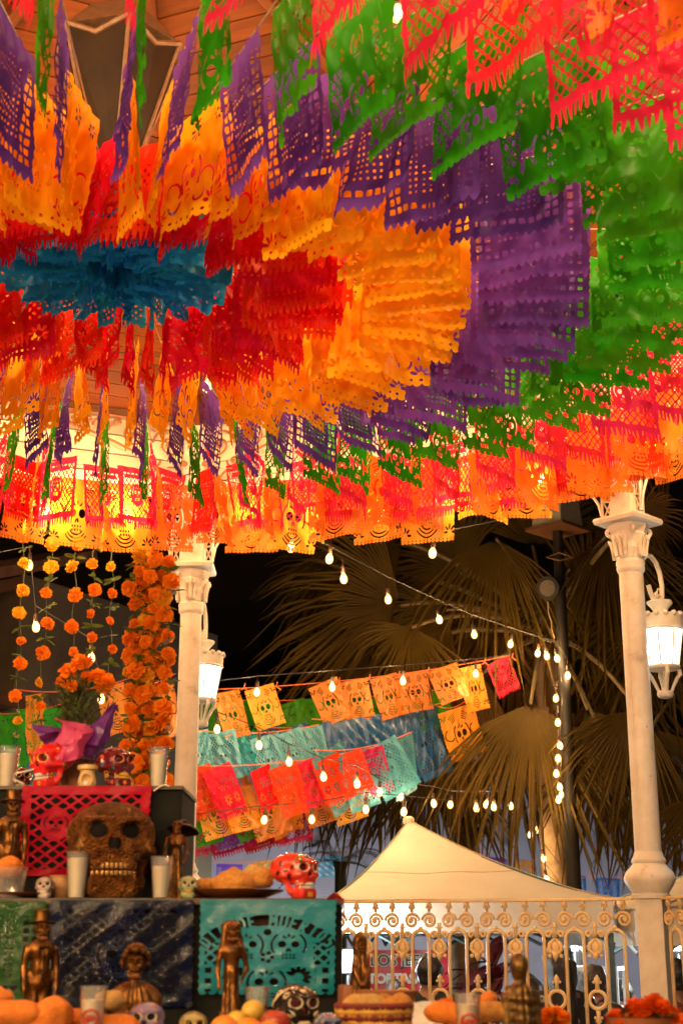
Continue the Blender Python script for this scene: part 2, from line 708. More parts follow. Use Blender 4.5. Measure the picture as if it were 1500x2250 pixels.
def fan(x, y, cx, cy, a0, a1, n, r0, r1, w):
    d = None
    for i in range(n):
        a = R(a0 + (a1 - a0) * i / max(1, n - 1))
        m = (r0 + r1) / 2
        q = e2(x, y, cx + m * math.cos(a), cy + m * math.sin(a), (r1 - r0) / 2, w, a)
        d = q if d is None else np.minimum(d, q)
    return d

def skull2(x, y, cx, cy, s):
    h = np.minimum(c2(x, y, cx - .36 * s, cy, .22 * s), c2(x, y, cx + .36 * s, cy, .22 * s))
    h = np.minimum(h, np.minimum(e2(x, y, cx - .07 * s, cy - .38 * s, .07 * s, .15 * s, -.3), e2(x, y, cx + .07 * s, cy - .38 * s, .07 * s, .15 * s, .3)))
    t = np.maximum(squares(x - cx, y - cy + .6 * s, .2 * s, .33), b2(x, y, cx, cy - .8 * s, .4 * s, .2 * s))
    h = np.minimum(h, t)
    h = np.minimum(h, arc2(x, y, cx, cy - .05 * s, .92 * s, .06 * s, 130, 215))
    h = np.minimum(h, arc2(x, y, cx, cy - .05 * s, .92 * s, .06 * s, 325, 50))
    h = np.minimum(h, fan(x, y, cx, cy + .28 * s, 40, 140, 3, .16 * s, .46 * s, .06 * s))
    return h

def sheet(x, y, H, edge='scallop', amp=.035, p=.083):
    if edge == 'scallop':
        yb = -H - amp * np.sqrt(np.clip(1 - (2 * (x / p - np.floor(x / p)) - 1) ** 2, 0, 1))
    elif edge == 'heart':
        q = x / p - np.floor(x / p)
        yb = -H - amp * (1 - np.abs(2 * q - 1) ** 1.5)
    elif edge == 'drop':
        q = np.abs(2 * (x / p - np.floor(x / p)) - 1)
        yb = -H - amp * np.where(q < .62, 1.0, 0.0) * np.sqrt(np.clip(1 - (q / .7) ** 2, 0, 1)) + 0 * x
    else:
        yb = -H + 0 * x
    sx = .5 - .012 * np.abs(np.sin(math.pi * y / p))
    return np.minimum(np.minimum(sx - np.abs(x), y - yb), .05)

def pat_green(x, y):
    d = sheet(x, y, .86)
    h = skull2(x, y, 0, -.66, .165)
    for s in (-1, 1):
        h = np.minimum(h, fan(x, y, s * .20, -.72, 90 - s * 110, 90 + s * 20, 7, .03, .11, .018))
        h = np.minimum(h, fan(x, y, s * .42, -.80, 20, 160, 4, .02, .075, .016))
        h = np.minimum(h, np.maximum(diamonds(x, y + .02, .085, .33), b2(x, y, s * .36, -.52, .10, .15)))
    h = np.minimum(h, np.maximum(dots(x, y, .083, .22), b2(x, y, 0, -.845, .47, .022)))
    h = np.minimum(h, skull2(x, y, 0, -.30, .11))
    for cx, cy in ((-.25, -.30), (.25, -.30), (-.38, -.14), (.38, -.14)):
        h = np.minimum(h, fan(x, y, cx, cy, 0, 300, 6, .022, .06, .012))
    h = np.minimum(h, np.maximum(dots(x + .02, y, .075, .26), b2(x, y, 0, -.095, .30, .03)))
    return np.minimum(d, h)

def pat_purple(x, y):
    d = sheet(x, y, .88, 'heart', .05, .0714)
    h = np.maximum(squares(x, y, .075, .34), np.maximum(b2(x, y, 0, -.48, .455, .36), -b2(x, y, 0, -.43, .30, .30)))
    h = np.minimum(h, np.maximum(squares(x, y, .05, .22), b2(x, y, 0, -.43, .255, .26)))
    h = np.maximum(h, -np.minimum(c2(x, y, -.06, -.40, .075), c2(x, y, .06, -.40, .075)))
    return np.minimum(d, h)

def pat_orange(x, y):
    d = sheet(x, y, .88)
    h = None
    for s in (-1, 1):
        q = fan(x, y, s * .40, -.80, 90 - s * 80, 90 + s * 80, 5, .03, .11, .017)
        q = np.minimum(q, fan(x, y, s * .38, -.14, 0, 300, 6, .02, .06, .014))
        q = np.minimum(q, arc2(x, y, s * .28, -.62, .10, .012, 0, 200))
        q = np.minimum(q, arc2(x, y, s * .22, -.70, .07, .012, 160, 350))
        h = q if h is None else np.minimum(h, q)
    h = np.minimum(h, skull2(x, y, 0, -.52, .19))
    h = np.minimum(h, np.maximum(dots(x, y, .09, .2), b2(x, y, 0, -.835, .47, .03)))
    h = np.minimum(h, fan(x, y, 0, -.16, 0, 315, 8, .04, .10, .016))
    return np.minimum(d, h)

def pat_red(x, y):
    d = sheet(x, y, .84, 'drop', .085, .0625)
    h = np.maximum(dots(x, y, .0625, .24), b2(x, y, 0, -.80, .47, .03))
    for cx in (-.3, 0, .3):
        h = np.minimum(h, fan(x, y, cx, -.60, 0, 315, 8, .03, .11, .019))
    h = np.minimum(h, np.maximum(diamonds(x, y, .1, .27), b2(x, y, 0, -.32, .42, .12)))
    return np.minimum(d, h)

def pat_pink(x, y):
    d = sheet(x, y, .82, 'drop', .11, .0625)
    h = np.maximum(diamonds(x, y, .105, .39), b2(x, y, 0, -.42, .43, .33))
    keep = np.minimum(c2(x, y, 0, -.42, .17), b2(x, y, 0, -.14, .3, .03))
    h = np.maximum(h, -keep)
    h = np.minimum(h, skull2(x, y, 0, -.38, .13))
    return np.minimum(d, h)

def pat_blue(x, y):
    d = sheet(x, y, .86)
    h = np.maximum(dots(x, y, .07, .26), b2(x, y, 0, -.74, .44, .09))
    for cx in (-.25, .25):
        h = np.minimum(h, fan(x, y, cx, -.38, 0, 315, 8, .05, .17, .028))
    h = np.minimum(h, skull2(x, y, 0, -.45, .13))
    h = np.minimum(h, np.maximum(dots(x, y, .08, .25), b2(x, y, 0, -.12, .42, .05)))
    return np.minimum(d, h)

def pat_skull(x, y):
    d = sheet(x, y, .90, 'scallop', .03, .0714)
    h = skull2(x, y, 0, -.47, .25)
    h = np.minimum(h, np.minimum(c2(x, y, -.09, -.47, .065), c2(x, y, .09, -.47, .065)))
    for s in (-1, 1):
        h = np.minimum(h, fan(x, y, s * .41, -.82, 90 - s * 90, 90 + s * 90, 5, .03, .11, .016))
        h = np.minimum(h, fan(x, y, s * .41, -.10, 270 - s * 90, 270 + s * 90, 5, .03, .10, .015))
        h = np.minimum(h, arc2(x, y, s * .36, -.45, .10, .012, 100, 330))
        for k in range(4):
            h = np.minimum(h, arc2(x, y, 0, -.50, .32 + .04 * k, .009, 50 if s > 0 else 105, 75 if s > 0 else 130))
    for k in range(3):
        h = np.minimum(h, arc2(x, y, 0, -.62, .14 + .05 * k, .011, 215, 325))
    h = np.minimum(h, np.maximum(dots(x, y, .0714, .17), b2(x, y, 0, -.885, .47, .018)))
    return np.minimum(d, h)

def pat_lattice(x, y):
    d = sheet(x, y, .95, 'none')
    sk = np.minimum(e2(x, y, -.22, -.40, .12, .18), e2(x, y, .22, -.40, .12, .18))
    h = np.maximum(diamonds(x, y + .03, .115, .36), b2(x, y, 0, -.48, .42, .40))
    h = np.maximum(h, -(sk + .0))
    for s in (-1, 1):
        h = np.minimum(h, skull2(x, y, s * .22, -.38, .10))
    return np.minimum(d, h)

def pat_dense(x, y):
    d = sheet(x, y, .93, 'scallop', .03, .0714)
    h = np.maximum(diamonds(x, y, .088, .34), b2(x, y, 0, -.47, .40, .40))
    h = np.maximum(h, -np.minimum(c2(x, y, 0, -.5, .2), c2(x, y, 0, -.15, .1)))
    h = np.minimum(h, skull2(x, y, 0, -.48, .17))
    return np.minimum(d, h)

LETTER = {
    'D': [(0, 0, 0, 1), (0, 1, .6, .85), (.6, .85, .75, .5), (.75, .5, .6, .15), (.6, .15, 0, 0)],
    'I': [(.35, 0, .35, 1)], 'A': [(0, 0, .4, 1), (.4, 1, .8, 0), (.15, .35, .65, .35)],
    'E': [(0, 0, 0, 1), (0, 1, .65, 1), (0, .5, .5, .5), (0, 0, .65, 0)],
    'M': [(0, 0, 0, 1), (0, 1, .4, .4), (.4, .4, .8, 1), (.8, 1, .8, 0)],
    'U': [(0, 1, 0, .15), (0, .15, .2, 0), (.2, 0, .55, 0), (.55, 0, .75, .15), (.75, .15, .75, 1)],
    'R': [(0, 0, 0, 1), (0, 1, .6, .9), (.6, .9, .6, .6), (.6, .6, 0, .5), (.2, .5, .7, 0)],
    'T': [(.38, 0, .38, 1), (0, 1, .76, 1)],
    'O': [(.1, .1, 0, .5), (0, .5, .1, .9), (.1, .9, .6, .9), (.6, .9, .72, .5), (.72, .5, .6, .1), (.6, .1, .1, .1)],
    'S': [(.7, .9, .1, .95), (.1, .95, .05, .6), (.05, .6, .65, .45), (.65, .45, .65, .08), (.65, .08, 0, .05)],
}

def seg2(x, y, x0, y0, x1, y1):
    dx, dy = x1 - x0, y1 - y0
    t = np.clip(((x - x0) * dx + (y - y0) * dy) / max(1e-9, dx * dx + dy * dy), 0, 1)
    return np.hypot(x - x0 - t * dx, y - y0 - t * dy)

def word_arc(x, y, text, cx, cy, r, a0, a1, hgt, wid, stroke):
    """letters standing on an arc; positive inside the strokes"""
    best = None
    n = len(text)
    for i, ch in enumerate(text):
        if ch == ' ':
            continue
        a = R(a0 + (a1 - a0) * i / (n - 1))
        bx, by = cx + r * math.cos(a), cy + r * math.sin(a)
        tx, ty = math.sin(a), -math.cos(a)
        u = (x - bx) * tx + (y - by) * ty + wid * .38
        v = (x - bx) * math.cos(a) + (y - by) * math.sin(a)
        for s in LETTER[ch]:
            q = stroke - seg2(u, v, s[0] * wid, s[1] * hgt, s[2] * wid, s[3] * hgt)
            best = q if best is None else np.maximum(best, q)
    return best

def pat_muertos(x, y):
    d = sheet(x, y, .80, 'scallop', .035, .0714)
    d = np.maximum(d, np.minimum(.02, .16 - np.hypot(x, y + .78)))            # rounded tongue in the middle of the lower edge
    h = np.minimum(skull2(x, y, -.155, -.385, .135), skull2(x, y, .155, -.385, .135))
    h = np.minimum(h, skull2(x, y, 0, -.72, .15))
    for s in (-1, 1):
        h = np.minimum(h, np.maximum(diamonds(x, y, .092, .34), b2(x, y, s * .395, -.47, .06, .10)))
        h = np.minimum(h, fan(x, y, s * .23, -.68, 90 - s * 120, 90 + s * 60, 7, .035, .10, .017))
        h = np.minimum(h, np.maximum(squares(x, y, .095, .26), b2(x, y, s * .40, -.68, .05, .13)))
    h = np.minimum(h, fan(x, y, 0, -.50, 0, 288, 5, .02, .055, .018))
    h = np.minimum(h, e2(x, y, 0, -.275, .03, .03))
    rr = np.hypot(x, y + .80)
    an = np.degrees(np.arctan2(y + .80, x))
    band = np.maximum(np.abs(rr - .632) - .050, np.maximum(40 - an, an - 140) * .011)
    let = word_arc(x, y, "DIA DE MUERTOS", 0, -.80, .580, 136, 44, .104, .054, .0098)
    p = np.minimum(d, h)
    p = np.minimum(p, band)
    return np.maximum(p, np.minimum(let, d))

def picado_flat(fn, nx=56, ny=52, depth=1.0):
    xs = np.linspace(-.53, .53, nx + 1)
    ys = np.linspace(0, -depth, ny + 1)
    X, Y = np.meshgrid(xs, ys, indexing='ij')
    D = fn(X, Y)
    D = np.where(np.abs(D) < 1e-6, 1e-6, D)
    V, key, faces = [], {}, []
    def vert(i, j):
        k = (i, j, 0)
        if k not in key:
            key[k] = len(V)
            V.append((xs[i], ys[j]))
        return key[k]
    def cross(i, j, i2, j2):
        k = (min(i, i2), min(j, j2), 1 if i != i2 else 2)
        if k not in key:
            t = D[i, j] / (D[i, j] - D[i2, j2])
            key[k] = len(V)
            V.append((xs[i] + (xs[i2] - xs[i]) * t, ys[j] + (ys[j2] - ys[j]) * t))
        return key[k]
    I = D > 0
    for i in range(nx):
        for j in range(ny):
            c = [(i, j), (i + 1, j), (i + 1, j + 1), (i, j + 1)]
            s = [I[q] for q in c]
            k = sum(s)
            if k == 0:
                continue
            if k == 4:
                faces.append([vert(*q) for q in c])
                continue
            poly = []
            for a in range(4):
                b = (a + 1) % 4
                if s[a]:
                    poly.append(vert(*c[a]))
                if s[a] != s[b]:
                    poly.append(cross(*c[a], *c[b]))
            if len(poly) >= 3:
                faces.append(poly)
    return np.array(V), faces

FLATS = {}
def flat(fn, **kw):
    if fn.__name__ not in FLATS:
        FLATS[fn.__name__] = picado_flat(fn, **kw)
    return FLATS[fn.__name__]

def bent_mesh(name, fn, w, seed, amp=1.0, flip=False, h=None, nx=56, ny=52):
    """a sheet of width w (its height in proportion, or h), hung from its top edge, with soft folds"""
    V2, faces = flat(fn, nx=nx, ny=ny)
    rg = random.Random(seed)
    u, v = V2[:, 0], -V2[:, 1]
    hh = h or w
    a = [rg.uniform(-1, 1) for _ in range(8)]
    y = amp * (.030 * a[0] * np.sin(2 * math.pi * (u * (0.9 + .4 * a[1])) + 3 * a[2]) * (.25 + v)
               + .016 * a[3] * np.sin(2 * math.pi * (2.1 * u + .8 * v) + 5 * a[4]) * v
               + .05 * a[5] * v ** 2 + .035 * a[6] * u * v
               + .007 * np.sin(23 * u + 9 * v + 6 * a[7]) * np.sin(13 * v + 4 * a[1]))
    x = u * (1 - .06 * amp * v * abs(a[3])) + .03 * amp * a[2] * v
    z = -v * (1 - .05 * abs(a[5]) * amp)
    P3 = np.stack([x * w, y * w / .45 * .9, z * hh], -1)
    me = bpy.data.meshes.new(name)
    me.from_pydata(P3.tolist(), [], faces)
    me.polygons.foreach_set("use_smooth", [True] * len(me.polygons))
    me.update()
    return me

VARIANTS = {}
def variants(key, fn, w, n, amp=1.0, h=None, mat_=None, nx=56, ny=52):
    if key not in VARIANTS:
        VARIANTS[key] = [bent_mesh("paper_flag", fn, w, hash((len(key), i, n)) % 9999 + 31 * len(VARIANTS), amp, h=h, nx=nx, ny=ny) for i in range(n)]
    return VARIANTS[key]
# ------------------------------------------------------------------ bandstand layout
KC = Vector((-0.94, 5.32, 0))          # centre of the bandstand
KR = 3.74                              # centre to column
KANG = 45.6                            # angle of the right-hand column
FLOOR_Z = 0.94
def corner(k, r=KR, z=0.0):
    a = R(KANG + 45 * k)
    return KC + Vector((r * math.cos(a), r * math.sin(a), z))
Z_CAP = 4.02                           # top of the capitals
Z_FR0, Z_FR1 = 4.46, 4.99              # frieze boards
APO = math.cos(R(22.5))

# ground
M_GROUND = mat("plaza_paving", (0.10, 0.085, 0.07), (0.06, 0.05, 0.045), 0.7, scale=1.5, bump=0.3, bscale=30)
g = MB()
g.box((0, 30, -0.15), (240, 240, 0.3))
put("plaza_ground", g.mesh("plaza_ground", False), M_GROUND, kind="structure")

# raised floor and entrance steps
M_STONE = mat("bandstand_stone", (0.30, 0.26, 0.22), (0.2, 0.17, 0.14), 0.7, scale=5, bump=0.3)
g = MB()
pts = [corner(k, KR + .28) for k in range(8)]
g.add([(p.x, p.y, 0.0) for p in pts] + [(p.x, p.y, FLOOR_Z) for p in pts],
      [tuple(range(7, -1, -1)), tuple(range(8, 16))] + [(k, (k + 1) % 8, 8 + (k + 1) % 8, 8 + k) for k in range(8)])
put("bandstand_floor", g.mesh("bandstand_floor", False), M_STONE, kind="structure")
ang = R(KANG + 45 * 5.5)
out = Vector((math.cos(ang), math.sin(ang), 0))
steps = thing("stone_steps", "stone steps rising to the open side of the bandstand", "steps", KC + out * (KR * APO + .28), (0, 0, ang))
for i in range(5):
    MB().box((0.05 + .12 * (4 - i) * .5 + .005, 0, FLOOR_Z * (i + .5) / 6), (.12 * (5 - i) + .0, 1.8, FLOOR_Z / 6 - .003)).build("step", M_STONE, steps, smooth=False)

# ------------------------------------------------------------------ wooden ceiling made of boards
roof = bpy.data.objects.new("bandstand_ceiling", None)
COL.objects.link(roof)
tag(roof, "varnished wooden plank ceiling of the bandstand above the paper banners", "ceiling")
APEX = 6.38
EAVE_R = KR + .42
NPL = 36
slope = (APEX - Z_FR1) / (KR * APO + .05)
Lslope = EAVE_R * APO
for k in range(8):
    a = R(KANG + 45 * (k + .5))
    n = Vector((math.cos(a), math.sin(a), 0))
    t = Vector((-math.sin(a), math.cos(a), 0))
    pit = math.atan(slope)
    for i in range(NPL):
        r0, r1 = Lslope * i / NPL + .004, Lslope * (i + 1) / NPL - .004
        m = (r0 + r1) / 2
        half0, half1 = r0 * math.tan(R(22.5)) - .012, r1 * math.tan(R(22.5)) - .012
        if half1 < .03:
            continue
        half0 = max(half0, .01)
        zt = lambda r: APEX - slope * r
        b = MB()
        lo = [Vector((-half0, (r0 - m), zt(r0) - zt(m))), Vector((half0, (r0 - m), zt(r0) - zt(m))),
              Vector((half1, (r1 - m), zt(r1) - zt(m))), Vector((-half1, (r1 - m), zt(r1) - zt(m)))]
        up = [p + Vector((0, 0, .02)) for p in lo]
        b.add(lo + up, [(0, 1, 2, 3), (7, 6, 5, 4), (0, 4, 5, 1), (1, 5, 6, 2), (2, 6, 7, 3), (3, 7, 4, 0)])
        b.build("plank", M_PLANK, roof, KC + n * m + Vector((0, 0, zt(m))), (0, 0, a - math.pi / 2), smooth=False)
# solid roof skin over the boards, and hip rafters under the joints
b = MB()
pts = [corner(k, EAVE_R + .02, APEX - slope * EAVE_R * APO + .05) for k in range(8)]
apx = KC + Vector((0, 0, APEX + .07))
b.add(pts + [apx], [(k, (k + 1) % 8, 8) for k in range(8)])
b.build("roof_cover", mat("roof_cover", (0.06, 0.05, 0.05), None, 0.7), roof, smooth=False)
for k in range(8):
    p0, p1 = corner(k, .15, APEX - slope * .15 * APO - .035), corner(k, EAVE_R, APEX - slope * EAVE_R * APO - .035)
    d = (p1 - p0)
    rot = d.to_track_quat('X', 'Z').to_matrix()
    MB().box((0, 0, 0), (d.length, .06, .05), bevel=.006).build("hip_rafter", M_PLANK, roof, (p0 + p1) / 2, rot, smooth=False)
    # eave beam
    q0, q1 = corner(k, KR, Z_FR1 + .04), corner(k + 1, KR, Z_FR1 + .04)
    d = q1 - q0
    MB().box((0, 0, 0), (d.length - .1, .09, .08), bevel=.006).build("eave_beam", M_BEAM, roof, (q0 + q1) / 2, d.to_track_quat('X', 'Z').to_matrix(), smooth=False)

# ------------------------------------------------------------------ columns
def abs_prof(pairs, y):
    return [(r, zat(py, y)) for r, py in pairs]

def spiral(c, r0, r1, a0, turns, n=26, sx=1):
    o = []
    for i in range(n + 1):
        t = i / n
        a = a0 + turns * 2 * math.pi * t
        r = r0 + (r1 - r0) * t
        o.append(Vector((c[0] + sx * r * math.cos(a), c[1], c[2] + r * math.sin(a))))
    return o

def lattice_bracket():
    """open iron bracket beside the pier: upright bars, crosses and an outer scroll (in the x-z plane, x outwards)"""
    b = MB()
    h0, h1 = Z_CAP + .015, Z_FR0 - .01
    for x in (.085, .145):
        b.box((x, 0, (h0 + h1) / 2), (.012, .02, h1 - h0))
    n = 4
    dz = (h1 - h0) / n
    for i in range(n):
        za, zb = h0 + dz * i, h0 + dz * (i + 1)
        for (p, q) in (((.09, za), (.14, zb)), ((.14, za), (.09, zb))):
            b.tube([(p[0], 0, p[1]), (q[0], 0, q[1])], .006, 5)
        b.box((.115, 0, zb), (.05, .016, .01))
    b.tube([(.15, 0, h0 + .02), (.165, 0, h0 + .09), (.20, 0, h0 + .15), (.235, 0, h0 + .22)] , .009, 6)
    b.tube(spiral((.20, 0, h0 + .25), .045, .012, -.6, 1.2, 18), .008, 6)
    b.tube(spiral((.19, 0, h0 + .36), .04, .012, 2.6, -1.2, 18), .008, 6)
    return b

COL_POS = ["at the right, lit cream, with a lantern on its hook", "behind the altar, with marigold garlands at its left side",
           "at the far left of the bandstand, beyond the marigold garlands", "at the left side of the bandstand, farthest left",
           "at the left of the entrance steps, beside the table end", "immediately left of the entrance steps",
           "immediately right of the entrance steps", "at the right side of the bandstand, nearest the entrance"]
def column(k):
    base = corner(k)
    y = 8.0 if k != 1 else 8.0
    c = thing("bandstand_column", "tall white cast iron column " + COL_POS[k], "column", (base.x, base.y, FLOOR_Z),
              (0, 0, R(KANG + 45 * k)), "cast iron columns of the bandstand")
    Y = 8.0
    z = lambda py: zat(py, Y) - FLOOR_Z
    s = MB()
    s.lathe([(.073, z(1872)), (.071, z(1600)), (.069, z(1262))], 28)
    # fine seam lines of the casting
    s.box((.0715, 0, (z(1872) + z(1262)) / 2), (.006, .006, z(1262) - z(1872) - .02))
    s.box((-.0715, 0, (z(1872) + z(1262)) / 2), (.006, .006, z(1262) - z(1872) - .02))
    s.build("shaft", M_WHITE, c)
    b = MB()
    b.lathe([(.075, z(1976)), (.108, z(1975)), (.108, z(1968)), (.098, z(1964)), (.115, z(1952)), (.138, z(1938)), (.140, z(1929)), (.128, z(1917)), (.102, z(1906)),
             (.088, z(1898)), (.094, z(1893)), (.092, z(1889)), (.082, z(1882)), (.075, z(1872))], 28)
    b.build("base_moulding", M_WHITE, c)
    p = MB()
    p.box((0, 0, (z(1976) + 0.06) / 2), (.145, .145, z(1976) - .06), bevel=.008)
    p.box((0, 0, .03), (.19, .19, .06), bevel=.006)
    p.build("pedestal", M_WHITE, c, rot=(0, 0, R(22)))
    cp = MB()
    leaf = lambda an, zz: 1 + .07 * abs(math.cos(4 * an)) + .03 * math.cos(16 * an)
    cp.lathe([(.069, z(1262)), (.079, z(1256)), (.082, z(1250)), (.079, z(1245)), (.084, z(1241)), (.082, z(1236)), (.074, z(1232))], 28)
    cp.lathe([(.073, z(1232)), (.076, z(1222)), (.087, z(1210)), (.080, z(1205)), (.085, z(1195)), (.101, z(1181)), (.094, z(1176)), (.104, z(1168)), (.112, z(1158))], 48, wob=leaf)
    cp.build("capital", M_WHITE, c)
    for i in range(4):
        a = R(45 + 90 * i)
        v = MB()
        v.tube(spiral((0, 0, 0), .036, .006, 1.5, 1.4, 22), .012, 6)
        v.build("volute", M_WHITE, c, (.108 * math.cos(a), .108 * math.sin(a), z(1171)), (0, 0, a))
        l = MB()
        for q in (-1, 0, 1):
            l.tube([(.085 + .004 * abs(q), .028 * q, z(1228)), (.092, .034 * q, z(1205)), (.104, .036 * q, z(1190)), (.118, .03 * q, z(1186)), (.117, .026 * q, z(1192))], [.012, .014, .012, .009, .005], 6)
        l.build("acanthus_leaf", M_WHITE, c, rot=(0, 0, a + R(45)))
    ab = MB()
    ab.lathe([(.158, z(1158)), (.20, z(1154)), (.208, z(1147)), (.2, z(1142)), (.17, z(1140))], 4)
    ab.build("abacus", M_WHITE, c, rot=(0, 0, R(45)), angle=30)
    pr = MB()
    pr.box((0, 0, (z(1140) + Z_FR1 - FLOOR_Z) / 2), (.15, .15, Z_FR1 - FLOOR_Z - z(1140)), bevel=.008)
    pr.build("pier", M_WHITE, c, smooth=False)
    for s_ in (112.5, -112.5):
        lattice_bracket().build("lattice_bracket", M_WHITE, c, (0, 0, -FLOOR_Z), (0, 0, R(s_)))
    return c
COLUMNS = [column(k) for k in range(8)]

# ------------------------------------------------------------------ hanging lanterns on hooks
LAN_POS = ["hanging at the right column", "partly hidden behind the altar-side column", "by the far left column", "by the left column", "left of the entrance, nearer the table",
           "left of the entrance steps", "right of the entrance steps", "by the right side column nearest the entrance"]
def lantern(k):
    a = R(KANG + 45 * k) if k != 1 else R(78)
    base = corner(k)
    dirv = Vector((math.cos(a), math.sin(a), 0))
    hk = MB()
    zc = zat(1262, 8.0)
    # hook: rises from the neck of the column, over and down, ending in a curl
    path = [(.07, 0, zc - .035), (.085, 0, zc + .03), (.12, 0, zc + .10), (.17, 0, zc + .145), (.225, 0, zc + .15), (.275, 0, zc + .12), (.31, 0, zc + .06),
            (.325, 0, zc - .01), (.32, 0, zc - .08), (.295, 0, zc - .125), (.26, 0, zc - .135), (.225, 0, zc - .115), (.195, 0, zc - .075), (.178, 0, zc - .035)]
    hk.tube(path, .0145, 10)
    h = hk.build("lamp_hook", M_WHITE, COLUMNS[k], (0, 0, -FLOOR_Z), (0, 0, a - R(KANG + 45 * k)))
    p = base + dirv * .285
    zt = zat(1322, 8.05) + .03
    return lantern_body("lit white octagonal lantern " + LAN_POS[k], (p.x, p.y, zt), a, 50 if k < 2 else 90)

def lantern_body(label, loc, a, watts):
    L = thing("hanging_lantern", label, "lantern", loc, (0, 0, a), "lit white lanterns")
    # local z = 0 at top of the cup, body hangs below
    ch = MB()
    for i, (dx, zz, ry) in enumerate(((0, .055, 0), (.006, .02, 1.57), (-.03, .03, .7), (-.045, .02, 1.1))):
        c_ = [Vector((dx + .017 * math.cos(q) * (math.cos(ry)), .017 * math.cos(q) * math.sin(ry), zz + .028 * math.sin(q))) for q in [2 * math.pi * j / 12 for j in range(12)]]
        ch.tube(c_, .0045, 6, closed=True)
    ch.build("chain", M_WHITE, L)
    t = MB()
    t.lathe([(.03, .0), (.072, .005), (.076, -.005), (.07, -.012), (.05, -.035), (.042, -.05), (.04, -.058), (.055, -.072), (.085, -.09), (.118, -.115)], 24,
            wob=lambda an, z: 1 + .03 * math.cos(8 * an))
    t.build("cap", M_WHITE, L)
    cr = MB()
    cr.lathe([(.124, -.112), (.132, -.085), (.135, -.086), (.134, -.125), (.132, -.16), (.138, -.168), (.128, -.178)], 64,
             wob=lambda an, z: 1.0, caps=False)
    for i in range(16):
        an = 2 * math.pi * i / 16
        cr.ball((.133 * math.cos(an), .133 * math.sin(an), -.088), .018, 8, 5, (1, 1, .9))
    cr.build("crown_band", M_WHITE, L)
    n = 8
    for i in range(n):
        an = 2 * math.pi * (i + .5) / n
        f = MB()
        f.tube([(.122 * math.cos(an), .122 * math.sin(an), -.17), (.086 * math.cos(an), .086 * math.sin(an), -.385)], .006, 6)
        f.build("glazing_bar", M_WHITE, L)
        a2 = an + 2 * math.pi / n
        e = MB()
        r0, r1 = .119, .083
        q = [(r0 * math.cos(an), r0 * math.sin(an), -.172), (r0 * math.cos(a2), r0 * math.sin(a2), -.172), (r1 * math.cos(a2), r1 * math.sin(a2), -.383), (r1 * math.cos(an), r1 * math.sin(an), -.383)]
        e.add(q, [(3, 2, 1, 0)])
        e.build("pane", M_LED, L, smooth=False)
    bt = MB()
    bt.lathe([(.094, -.38), (.098, -.39), (.092, -.402), (.06, -.408), (.01, -.41)], 24)
    for i in range(4):
        an = 2 * math.pi * (i + .5) / 4
        ca, sa = math.cos(an), math.sin(an)
        bt.tube([(.09 * ca, .09 * sa, -.40), (.092 * ca, .092 * sa, -.43), (.075 * ca, .075 * sa, -.45), (.055 * ca, .055 * sa, -.49), (.035 * ca, .035 * sa, -.535)], [.012, .014, .012, .01, .01], 7)
    bt.lathe([(.01, -.405), (.013, -.41), (.009, -.42), (.008, -.53)], 10)
    bt.lathe([(.01, -.528), (.046, -.53), (.048, -.55), (.04, -.565), (.012, -.572)], 12)
    bt.build("bottom_finial", M_WHITE, L)
    ld = bpy.data.lights.new("lantern_light", 'POINT')
    ld.energy = watts
    ld.color = COOL
    ld.shadow_soft_size = .135
    lo = bpy.data.objects.new("lantern_light", ld)
    COL.objects.link(lo)
    lo.parent = L
    lo.location = (0, 0, -.28)
    return L
for k in range(8):
    lantern(k)
# unseen lantern posts added behind the viewer for cool fill and glints
for q, (x, y) in enumerate(((3.0, -1.4), (-3.6, -3.0))):
    ps = thing("fill_lantern_post", "white iron lantern post added for fill light, %s the viewer" % ("right behind" if q == 0 else "left behind"), "lamp post", (x, y, 0), group="added fill lantern posts on the near side")
    MB().lathe([(.16, 0), (.16, .12), (.09, .2), (.06, .8), (.045, 3.55), (.06, 3.57), (.03, 3.65)], 16).build("pole", M_WHITE, ps)
    MB().tube([(0, 0, 3.45), (.1, 0, 3.62), (.25, 0, 3.66), (.36, 0, 3.58), (.38, 0, 3.46)], .016, 8).build("arm", M_WHITE, ps)
    lantern_body("lit white lantern of the added fill post %s the viewer" % ("right behind" if q == 0 else "left behind"), (x + .38, y, 3.38), 0, 420 if q == 0 else 120)

